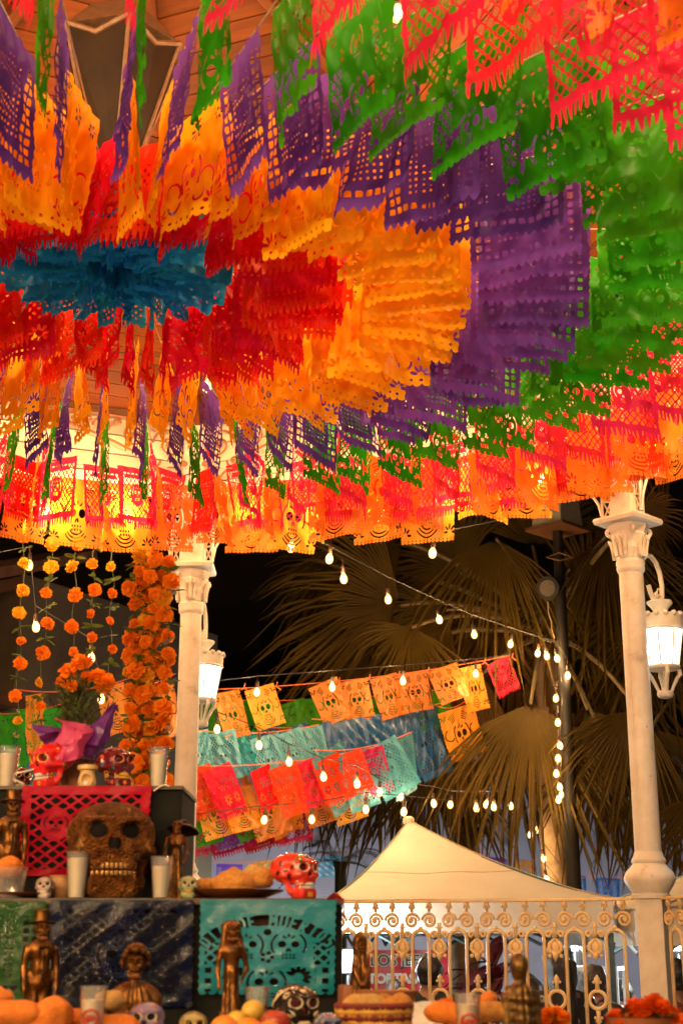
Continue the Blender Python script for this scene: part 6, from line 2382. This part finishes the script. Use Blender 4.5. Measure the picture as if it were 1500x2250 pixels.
def fig_bust(P):
    d = smin(ell(P, (0, .02, .20), (.26, .15, .34)), ell(P, (0, .02, .40), (.28, .13, .15)), .08)
    d = d + folds(P, 16, .006)
    for s in (-1, 1):
        d = smin(d, cap(P, (s * .25, .02, .40), (s * .29, 0, .12), .075, .06), .04)
    d = smin(d, cap(P, (-.29, -.02, .12), (-.30, -.14, .34), .05, .035), .03)
    d = smin(d, ell(P, (-.30, -.15, .38), (.035, .03, .045)), .02)
    for k in range(4):
        d = smin(d, cap(P, (-.325 + .017 * k, -.16, .40), (-.335 + .02 * k, -.165, .475 - .01 * abs(k - 1.5)), .009), .006)
    d = smin(d, cap(P, (-.27, -.16, .37), (-.25, -.18, .42), .01), .006)
    d = smin(d, cap(P, (0, 0, .48), (0, -.01, .60), .05), .03)
    d = smax(d, -P[..., 2], .01)
    return d + .004 * wav(P, 38, 3)
def fig_hood(P):
    d = cap(P, (0, .02, .05), (0, .02, .70), .15, .085) + folds(P, 8, .012)
    d = smin(d, ell(P, (0, .02, .86), (.085, .09, .13)), .05)
    d = smax(d, -ell(P, (0, -.09, .85), (.055, .07, .09)), .02)
    d = smin(d, cap(P, (.08, -.05, .62), (.02, -.13, .50), .035, .025), .03)
    d = smin(d, cap(P, (-.08, -.05, .62), (-.03, -.13, .48), .035, .025), .03)
    d = smin(d, ell(P, (0, -.14, .48), (.035, .025, .03)), .015)
    d = smin(d, rbox(P, (0, 0, 0), (.15, .13, .025), .01), .01)
    return d + .004 * wav(P, 36, 4)
def fig_back(P):
    d = smin(ell(P, (0, 0, .25), (.19, .15, .40)), ell(P, (0, 0, .52), (.215, .13, .12)), .08)
    d = d + folds(P, 12, .008) + .008 * np.sin(60 * P[..., 2] + 8 * P[..., 0])
    for s in (-1, 1):
        d = smin(d, cap(P, (s * .19, 0, .52), (s * .20, -.04, .22), .06, .05), .04)
    d = smin(d, cap(P, (0, .0, .58), (-.01, 0, .74), .065, .055), .04)
    d = smin(d, ell(P, (-.01, -.01, .85), (.115, .13, .135)), .02)
    d = smin(d, ell(P, (-.01, 0, .735), (.085, .085, .03)), .012)
    d = smax(d, -P[..., 2], .01)
    return d + .004 * wav(P, 40, 6)

def figurine(label, f, px, y, z, hpx, py, face, m, n=112, w_=.40, heads=()):
    t = thing("figurine", label, "figurine", on(px, y, z), (0, 0, R(face)), "gilt skeleton figurines", size(hpx, py, y) * .97)
    t.scale[0] *= .9
    put("body", solid("body", f, (-w_, -.27, -.03), (w_, .24, 1.04), n), m, t)
    for (x_, y_, z_, h_, tilt) in heads:
        put("skull_head", SKULL_MED, m, t, (x_, y_, z_), (R(tilt), 0, 0), h_)
    return t
f1 = figurine("gilt skeleton gentleman in a hat at the upper left edge", fig_gent, 15, 4.17, Z_MID, 235, 1850, 18, M_FIG, heads=[(0, -.01, .77, .175, 0)])
f2 = figurine("gilt skeleton gentleman in a hat before the dark green sheet", fig_gent, 80, 3.82, Z_LOW, 262, 2110, 22, M_FIG, heads=[(0, -.01, .77, .175, 0)])
for f_ in (f1, f2):
    h = MB()
    h.lathe([(.135, .925), (.14, .93), (.13, .935), (.07, .94), (.068, 1.0), (.075, 1.03), (.06, 1.04), (.0001, 1.035)], 24)
    h.build("hat", M_FIG, f_, rot=(R(-4), 0, 0))
    b = MB()
    b.lathe([(.0705, .942), (.0715, .945), (.0705, .958)], 24, caps=False)
    b.build("hat_band", M_FIGD, f_, rot=(R(-4), 0, 0))
f3 = figurine("gilt skeleton lady in a huge dark feathered hat beside the column", fig_catrina, 384, 4.24, Z_MID, 190, 1880, 8, M_FIG, heads=[(0, -.015, .77, .155, 0)])
h = MB()
h.lathe([(.075, .93), (.19, .905), (.215, .89), (.21, .90), (.15, .935), (.08, .96), (.07, 1.0), (.03, 1.02), (.0001, 1.022)], 30, wob=lambda an, z: 1 + .05 * math.sin(2 * an) + .03 * math.sin(5 * an))
for i in range(9):
    a = random.uniform(0, 6.28)
    h.ball((.08 * math.cos(a), .08 * math.sin(a), .97 + random.uniform(-.01, .03)), .035, 8, 5, (1, 1, .6))
h.build("hat", M_HATD, f3, (0, .02, -.03), (R(-14), R(6), 0))
f4 = figurine("gilt skeleton bust with curly hair and raised hand before the navy sheet", fig_bust, 291, 3.68, Z_LOW, 215, 2150, 6, M_FIG, 120, .42, heads=[(0, -.02, .59, .27, 0), (0, -.09, .17, .20, 0)])
hr = MB()
rg = random.Random(4)
for i in range(110):
    a, e = rg.uniform(0, 6.28), rg.uniform(-.25, 1.5)
    x, y, z = math.cos(e) * math.cos(a), math.cos(e) * math.sin(a), math.sin(e)
    if y < -.45 and e < .62:
        continue
    hr.ball((x * .15, .01 + y * .15, .775 + z * .155), rg.uniform(.028, .042), 7, 5)
hr.build("curly_hair", M_FIG, f4)
figurine("slim gilt skeleton lady with long hair and hand on hip before the teal sheet", fig_longhair, 505, 3.66, Z_LOW, 262, 2140, 14, M_FIG, heads=[(0, -.02, .80, .16, 0)])
figurine("hooded dark bronze figurine standing before the railing beside the altar", fig_hood, 792, 3.86, Z_LOW, 222, 2120, 14, M_FIG, heads=[(0, -.03, .79, .12, 0)])
figurine("dark bronze figurine seen from behind, with smooth round hair, before the railing", fig_back, 1146, 3.4, Z_LOW, 205, 2200, 12, M_FIGD, 76, .32)

# ------------------------------------------------------------------ marigolds
M_MGF = leafy("marigold_petals", (0.95, 0.34, 0.014), (0.88, 0.21, 0.010), .3, 30)
M_MGY = leafy("yellow_marigold_petals", (0.92, 0.52, 0.03), (0.88, 0.40, 0.016), .25, 30)
M_MGL = leafy("marigold_leaf", (0.17, 0.22, 0.03), (0.08, 0.12, 0.02), .3, 20)
M_SEPAL = mat("green_calyx", (0.06, 0.09, 0.02), None, .6)
def marigold_mesh(seed, n=120, full=True):
    rg = random.Random(seed)
    b = MB()
    for i in range(n):
        zf = 1 - (i + .5) / n * (1.55 if full else 1.0)
        a = i * 2.39996
        rr = math.sqrt(max(0, 1 - zf * zf))
        d = Vector((rr * math.cos(a), rr * math.sin(a), zf * .8)).normalized()
        d = (d + Vector((rg.uniform(-.15, .15), rg.uniform(-.15, .15), rg.uniform(-.1, .1)))).normalized()
        t = d.cross(Vector((0, 0, 1)))
        t = t.normalized() if t.length > .05 else Vector((1, 0, 0))
        L = rg.uniform(.72, 1.12)
        wv = rg.uniform(.16, .30)
        u = t.cross(d)
        base = d * .42
        tip = d * L + u * -.10
        mid = d * (L * .8)
        b.add([base, mid - t * wv, tip - t * wv * .55 + d * .04, tip + d * -.03, tip + t * wv * .55 + d * .05, mid + t * wv + u * .05], [(0, 1, 2, 3), (0, 3, 4, 5)])
    b.ball((0, 0, 0), .5, 8, 6)
    return b
MGOLD = [marigold_mesh(i, 130).mesh("bloom", False) for i in range(3)]
MGFLAT = [marigold_mesh(i + 9, 85, False).mesh("bloom", False) for i in range(3)]
def leaf_mesh(seed):
    rg = random.Random(seed)
    b = MB()
    for k in range(4):
        a = rg.uniform(0, 6.28)
        l = rg.uniform(.8, 1.2)
        el = rg.uniform(-.3, .5)
        w_ = .26 * l
        M = Matrix.Rotation(a, 4, 'Z') @ Matrix.Rotation(-el, 4, 'Y')
        b.add([(0, 0, 0), (.35 * l, -w_, .06), (.75 * l, -w_ * .7, .0), (l, 0, -.1), (.75 * l, w_ * .7, .0), (.35 * l, w_, .06), (.4 * l, 0, -.02)], [(0, 1, 6), (1, 2, 6), (2, 3, 6), (3, 4, 6), (4, 5, 6), (5, 0, 6)], M)
    return b.mesh("leaf", False)
LEAVES = [leaf_mesh(i) for i in range(4)]

def garland(label, px0, py0, px1, py1, y, dpx, step, seed, thick=0.0, leafp=.8, grp="marigold garlands hanging left of the column", lsize=1.0):
    rg = random.Random(seed)
    a, b_ = at(px0, py0, y), at(px1, py1, y + rg.uniform(-.1, .1))
    t = thing("marigold_garland", label, "garland", a, group=grp)
    d = b_ - a
    L = d.length
    pts = [d * (i / 16) + Vector((.012 * math.sin(i * 1.3 + seed), .01 * math.cos(i * 1.7), 0)) for i in range(17)]
    MB().tube(pts, .0028, 5).build("stem", M_SEPAL, t)
    n = max(2, int(L / step))
    r = size(dpx, (py0 + py1) / 2, y) / 2
    for i in range(n):
        u = (i + .5 + rg.uniform(-.15, .15)) / n
        p = d * u + Vector((rg.uniform(-1, 1) * thick + .012 * math.sin(u * 20 + seed), rg.uniform(-1, 1) * thick, 0))
        dirn = Euler((R(rg.uniform(40, 120)), rg.uniform(-.7, .7), rg.uniform(-.9, .9)))
        mm = M_MGF if rg.random() < .86 else M_MGY
        pool = MGOLD if thick else MGFLAT
        put("bloom", pool[rg.randrange(3)], mm, t, p + Vector((0, -.012, 0)), dirn, r * rg.uniform(.68, 1.18))
        if rg.random() < leafp:
            q = d * min(1, u + .5 / n) + Vector((rg.uniform(-1, 1) * thick, rg.uniform(-1, 1) * thick, 0))
            put("leaf", LEAVES[rg.randrange(4)], M_MGL, t, q, (rg.uniform(-.5, .5), rg.uniform(-.5, .5), rg.uniform(0, 6)), r * rg.uniform(1.2, 1.7) * lsize)
    return t
garland("thin marigold garland nearest the left edge of the photo", 58, 1098, 36, 1615, 8.95, 31, .17, 1)
garland("thin marigold garland second from the left, leaning left downwards", 122, 1098, 84, 1590, 8.95, 31, .165, 2)
garland("thin marigold garland third from the left, above the flower pot", 172, 1098, 158, 1470, 8.95, 31, .17, 3)
garland("thin marigold garland fourth from the left", 212, 1098, 198, 1490, 8.95, 30, .165, 4)
garland("thin marigold garland fifth from the left, beside the thick bunch", 252, 1098, 240, 1530, 8.95, 30, .165, 5)
POSG = ["leftmost strand of the thick marigold bunch", "second strand from the left in the thick marigold bunch", "third strand from the left in the thick marigold bunch", "middle strand of the thick marigold bunch",
        "strand right of the middle in the thick marigold bunch", "strand next to the column in the thick marigold bunch", "strand touching the column in the thick marigold bunch"]
for i, px in enumerate((298, 310, 322, 335, 348, 360, 370)):
    garland(POSG[i], px + random.uniform(-4, 4), 1205 + 9 * (i * 3 % 4), px - 16 + random.uniform(-16, 10), 1735, 8.12 + .07 * (i % 3), 37, .098, 20 + i, thick=.027, leafp=1.0, lsize=.95)

def blooms(t, lst, y, dpx, m=None):
    for (px, py) in lst:
        p = at(px, py, y + random.uniform(-.03, .03)) - t.location
        r = size(dpx, py, y) / 2
        put("bloom", MGOLD[random.randrange(3)], m or M_MGF, t, p, (random.uniform(-.3, .7), random.uniform(-.5, .5), random.uniform(0, 6)), r * random.uniform(.88, 1.12))

# flower pot wrapped in tissue on the upper step
fp = thing("flower_pot", "marigold plant in a pot wrapped in purple and pink tissue", "potted plant", on(165, 4.58, Z_TOP))
o = fp.location
MB().lathe([(.045, 0), (.065, .10), (.068, .102), (.06, .10)], 18).build("pot", M_TERRA, fp)
blooms(fp, [(150, 1478), (170, 1462), (192, 1492), (216, 1488), (235, 1500), (140, 1500), (228, 1512), (178, 1455), (156, 1508)], 4.56, 36)
M_FERN = leafy("feathery_green", (0.075, 0.085, 0.018), (0.04, 0.05, 0.012), .25, 30)
fl = MB()
rg = random.Random(8)
for i in range(420):
    p = at(rg.gauss(170, 26), rg.uniform(1500, 1600), 4.58 + rg.uniform(-.06, .06)) - o
    dv = Vector((rg.gauss(0, .6), rg.gauss(0, .6), rg.uniform(.2, 1))).normalized()
    t_ = dv.cross(Vector((rg.gauss(0, 1), rg.gauss(0, 1), rg.gauss(0, 1)))).normalized()
    l = rg.uniform(.025, .05)
    fl.add([p, p + dv * l * .5 + t_ * .004, p + dv * l, p + dv * l * .5 - t_ * .004], [(0, 1, 2, 3)])
fl.build("foliage", M_FERN, fp, smooth=False, kind="stuff")
for (px, py) in ((150, 1478), (192, 1492), (235, 1500), (170, 1462), (140, 1500)):
    MB().tube([at(165, 1590, 4.58) - o, at((px + 168) / 2, (py + 1560) / 2, 4.57) - o, at(px, py + 10, 4.56) - o], .0035, 5).build("flower_stem", M_SEPAL, fp)

def tissue(label, grid, m, seed):
    """crumpled sheet through a grid of measured points (px, py, y)"""
    rows, cols = len(grid), len(grid[0])
    pts = [[at(*q) - o for q in row] for row in grid]
    rg = random.Random(seed)
    n = 8
    vs, fs = [], []
    NR, NC = (rows - 1) * n + 1, (cols - 1) * n + 1
    for i in range(NR):
        for j in range(NC):
            u, v = i / n, j / n
            i0, j0 = min(int(u), rows - 2), min(int(v), cols - 2)
            fu, fv = u - i0, v - j0
            su, sv = fu * fu * (3 - 2 * fu), fv * fv * (3 - 2 * fv)
            p = (pts[i0][j0] * (1 - su) + pts[i0 + 1][j0] * su) * (1 - sv) + (pts[i0][j0 + 1] * (1 - su) + pts[i0 + 1][j0 + 1] * su) * sv
            c = .006 * math.sin(7 * u + 3 * v + seed) + .005 * math.sin(11 * v - 4 * u + seed * 2) + .003 * rg.uniform(-1, 1)
            vs.append(p + Vector((c * .3, c, c * .3)))
    for i in range(NR - 1):
        for j in range(NC - 1):
            fs.append((i * NC + j, i * NC + j + 1, (i + 1) * NC + j + 1, (i + 1) * NC + j))
    b = MB()
    b.add(vs, fs)
    b.build("tissue_sheet", m, fp, label=label)
P_TISP = paper("purple_tissue", (0.13, 0.03, 0.22), gloss=.04, trans=.3)
P_TISK = paper("pink_tissue", (0.72, 0.10, 0.24), gloss=.04, trans=.35)
tissue("dark purple tissue sheet", [[(66, 1590, 4.50), (110, 1596, 4.52), (150, 1600, 4.5)], [(84, 1612, 4.46), (125, 1606, 4.44), (165, 1612, 4.47)], [(98, 1638, 4.5), (130, 1630, 4.49), (170, 1640, 4.49)]], P_TISP, 1)
tissue("purple tissue spike", [[(252, 1543, 4.52), (255, 1547, 4.53), (258, 1550, 4.54)], [(205, 1590, 4.48), (232, 1600, 4.46), (248, 1590, 4.5)], [(180, 1630, 4.47), (215, 1640, 4.44), (238, 1628, 4.48)], [(180, 1660, 4.5), (205, 1668, 4.5), (222, 1650, 4.5)]], P_TISP, 2)
tissue("pink tissue drape", [[(122, 1577, 4.52), (150, 1585, 4.48), (190, 1592, 4.46), (215, 1600, 4.5)], [(140, 1590, 4.46), (165, 1600, 4.44), (185, 1612, 4.41), (205, 1610, 4.46)], [(120, 1632, 4.42), (150, 1640, 4.41), (175, 1625, 4.38), (186, 1640, 4.43)], [(100, 1668, 4.41), (140, 1675, 4.40), (172, 1668, 4.39), (184, 1660, 4.42)]], P_TISK, 3)

# marigold bunches on the table at the right
mb = thing("marigold_bunch", "large bunch of orange marigolds at the foot of the right column", "flowers", on(1415, 3.5, Z_LOW))
blooms(mb, [(1392, 2215), (1436, 2210), (1455, 2222), (1475, 2235), (1352, 2240), (1365, 2262), (1412, 2222), (1492, 2255), (1425, 2250), (1460, 2262), (1395, 2258)], 3.48, 50, leafy("deep_marigold_petals", (0.80, 0.13, 0.006), (0.66, 0.08, 0.005), .25, 30))
for i in range(26):
    p = at(random.uniform(1360, 1490), random.uniform(2228, 2262), 3.5 + random.uniform(-.05, .05)) - mb.location
    put("leaf", LEAVES[i % 4], M_SEPAL, mb, p, (random.uniform(-.6, .6), random.uniform(-.6, .6), random.uniform(0, 6)), .03)
MB().lathe([(.06, 0), (.085, .06), (.09, .062), (.08, .06)], 20).build("bowl", M_TERRA, mb)
mb2 = thing("marigold_bunch", "small bunch of orange marigolds right of the dark bronze figurine", "flowers", on(1215, 3.55, Z_LOW))
blooms(mb2, [(1203, 2226), (1222, 2222), (1238, 2236), (1200, 2244), (1220, 2252), (1240, 2258), (1190, 2235)], 3.55, 30)
for i in range(12):
    p = at(random.uniform(1190, 1245), random.uniform(2240, 2265), 3.56) - mb2.location
    put("leaf", LEAVES[i % 4], M_SEPAL, mb2, p, (random.uniform(-.6, .6), random.uniform(-.6, .6), random.uniform(0, 6)), .025)
mb3 = thing("marigold_bunch", "single marigold tuft beside the golden bread and white plate", "flowers", on(978, 3.6, Z_LOW))
blooms(mb3, [(974, 2206), (985, 2203), (980, 2218)], 3.58, 24)
MB().tube([(0, 0, 0), at(980, 2214, 3.58) - mb3.location], .006, 5).build("stem", M_SEPAL, mb3)

# ------------------------------------------------------------------ people behind the railing
M_SKIN = mat("warm_skin", (0.42, 0.21, 0.12), (0.38, 0.18, 0.10), .5, scale=10, sss=.15)
M_HAIR = mat("black_hair", (0.010, 0.008, 0.007), (0.02, 0.014, 0.010), .38, scale=60, bump=.7, bscale=90)
M_HAIRG = mat("greying_hair", (0.10, 0.085, 0.07), (0.05, 0.04, 0.035), .5, scale=60, bump=.6, bscale=90)

def body_sdf(P, h=1.0):
    """standing adult, height 1.65, facing +y"""
    A = P.copy()
    A[..., 0] = np.abs(A[..., 0])
    d = ell(P, (0, 0, 1.535), (.076, .097, .115))
    d = smin(d, ell(P, (0, .035, 1.48), (.055, .06, .065)), .03)
    d = smin(d, ell(P, (0, .105, 1.525), (.012, .02, .022)), .012)
    d = smin(d, ell(A, (.078, 0, 1.53), (.010, .022, .034)), .008)
    d = smax(d, -ell(A, (.03, .105, 1.548), (.018, .018, .012)), .012)
    d = smax(d, -rbox(P, (0, .112, 1.472), (.022, .02, .003), .002), .006)
    d = smin(d, cap(P, (0, -.012, 1.36), (0, -.008, 1.47), .058, .05), .03)
    d = smin(d, ell(P, (0, 0, 1.24), (.155, .10, .17)), .05)
    d = smin(d, cap(A, (.05, -.01, 1.355), (.165, 0, 1.335), .05), .05)
    d = smin(d, ell(P, (0, 0, 1.02), (.135, .095, .16)), .06)
    d = smin(d, ell(P, (0, 0, .88), (.155, .11, .11)), .06)
    d = smin(d, cap(A, (.085, 0, .86), (.095, .01, .48), .082, .056), .03)
    d = smin(d, cap(A, (.095, .01, .48), (.10, -.02, .09), .055, .036), .02)
    d = smin(d, ell(A, (.105, .05, .04), (.042, .12, .042)), .02)
    d = smin(d, cap(A, (.18, 0, 1.325), (.225, -.02, 1.05), .048, .038), .03)
    d = smin(d, cap(A, (.225, -.02, 1.05), (.20, .10, .83), .037, .026), .02)
    d = smin(d, ell(A, (.197, .115, .785), (.018, .03, .045)), .012)
    for k in range(4):
        d = smin(d, cap(A, (.197, .085 + .019 * k, .75), (.19, .09 + .02 * k, .685 + .01 * abs(k - 1.5)), .0095, .008), .004)
    d = smin(d, cap(A, (.197, .145, .79), (.178, .165, .735), .011, .009), .006)
    return d
def shirt_sdf(P):
    A = P.copy()
    A[..., 0] = np.abs(A[..., 0])
    d = ell(P, (0, 0, 1.22), (.185, .13, .19))
    d = smin(d, cap(A, (.04, -.005, 1.36), (.17, 0, 1.335), .066), .05)
    d = smin(d, ell(P, (0, 0, 1.0), (.17, .125, .20)), .07)
    d = smin(d, cap(A, (.185, 0, 1.325), (.222, -.015, 1.10), .066, .064), .03)
    d = d + .006 * wav(P, 26, 2)
    d = smax(d, .84 - P[..., 2], .01)
    return smax(d, -(np.hypot(P[..., 0], P[..., 1] + .01) - .068 + .6 * np.maximum(0, 1.375 - P[..., 2])), .01)
def pants_sdf(P):
    A = P.copy()
    A[..., 0] = np.abs(A[..., 0])
    d = smin(ell(P, (0, 0, .88), (.165, .122, .12)), cap(A, (.087, 0, .86), (.10, .0, .10), .094, .068), .04)
    return smax(smax(d, P[..., 2] - .93, .01), .07 - P[..., 2], .01)
def hair_short(P):
    d = ell(P, (0, -.014, 1.552), (.094, .112, .122)) + .008 * wav(P, 55, 1)
    return smax(d, np.minimum(P[..., 1] - .045 - .5 * np.maximum(0, P[..., 2] - 1.56), 2.0) if False else smax(P[..., 1] - .03 - 1.6 * np.maximum(0, P[..., 2] - 1.58), 1.46 - P[..., 2], .02), .015)
def hair_long(P):
    d = ell(P, (0, -.014, 1.552), (.098, .116, .128))
    d = smin(d, cap(P, (0, -.06, 1.52), (0, -.10, 1.24), .095, .085), .05)
    d = d + .006 * np.sin(70 * P[..., 0] + 6 * P[..., 2]) + .006 * wav(P, 40, 2)
    return smax(d, smax(P[..., 1] - .03 - 1.6 * np.maximum(0, P[..., 2] - 1.58), 1.16 - P[..., 2], .02), .015)

BODY = solid("person", body_sdf, (-.30, -.17, -.02), (.30, .22, 1.68), 120)
SHIRT = solid("shirt", shirt_sdf, (-.33, -.18, .8), (.33, .18, 1.46), 52)
PANTS = solid("trousers", pants_sdf, (-.26, -.17, .03), (.26, .17, .97), 46)
HAIRS = solid("hair", hair_short, (-.14, -.16, 1.42), (.14, .14, 1.72), 34)
HAIRL = solid("hair", hair_long, (-.16, -.24, 1.1), (.16, .14, 1.72), 46)
M_PANT = mat("dark_trousers", (0.03, 0.03, 0.04), None, .8)
def person(label, px, y, top_py, face, hair, hairm, shirtm, skin=None):
    p = on(px, y, 1.5)
    s = (zat(top_py, y)) / 1.675
    t = put("person", BODY, skin or M_SKIN, None, (p.x, y, 0), (0, 0, R(face)), s)
    tag(t, label, "person", "people standing behind the railing")
    put("shirt", SHIRT, shirtm, t)
    put("trousers", PANTS, M_PANT, t)
    put("hair", HAIRL if hair == 'long' else HAIRS, hairm, t)
    return t
M_SH1 = mat("black_shirt", (0.016, 0.015, 0.014), None, .8)
M_SH2 = spotted("patterned_dark_blouse", (0.022, 0.02, 0.018), [(0.5, 0.4, 0.3), (0.25, 0.12, 0.08), (0.02, 0.02, 0.02), (0.02, 0.02, 0.02), (0.4, 0.36, 0.3)], 14, .7, .4)
M_SH3 = mat("rust_shirt", (0.26, 0.06, 0.02), (0.2, 0.045, 0.018), .8)
M_SH4 = mat("magenta_shirt", (0.30, 0.02, 0.10), None, .8)
person("person with short black hair and black shirt seen from behind, before the stall banner", 944, 9.75, 2093, -12, 'short', M_HAIR, M_SH1)
pw = person("person with long black hair and dark patterned blouse seen from behind", 1226, 9.7, 2087, 12, 'long', M_HAIR, M_SH2)
hbm = MB()
hbm.tube([(-.09, .03, 1.60), (-.06, .03, 1.66), (0, .03, 1.685), (.06, .03, 1.66), (.09, .03, 1.60)], .014, 8)
hbm.ball((-.07, .02, 1.66), .03, 8, 6).ball((-.03, .02, 1.69), .03, 8, 6).ball((-.085, .02, 1.62), .026, 8, 6)
hbm.build("white_hair_flower", M_WHTP, pw)
person("person with greying short hair and patterned shirt, turned right behind the long haired one", 1306, 10.1, 2118, -50, 'short', M_HAIRG, M_SH2)
person("person with short dark hair in a rust shirt at the right edge, behind the column", 1478, 9.6, 2105, 30, 'short', M_HAIR, M_SH3)
person("person in a dark shirt, head low behind the terracotta bowl", 866, 11.6, 2150, 5, 'short', M_HAIR, M_SH1)
person("person in a magenta shirt in shadow under the tent", 1362, 12.2, 2150, 20, 'short', M_HAIR, M_SH4)
person("person facing left, partly hidden by the dark bronze figurine", 1150, 10.6, 2140, 75, 'long', M_HAIR, M_SH1)
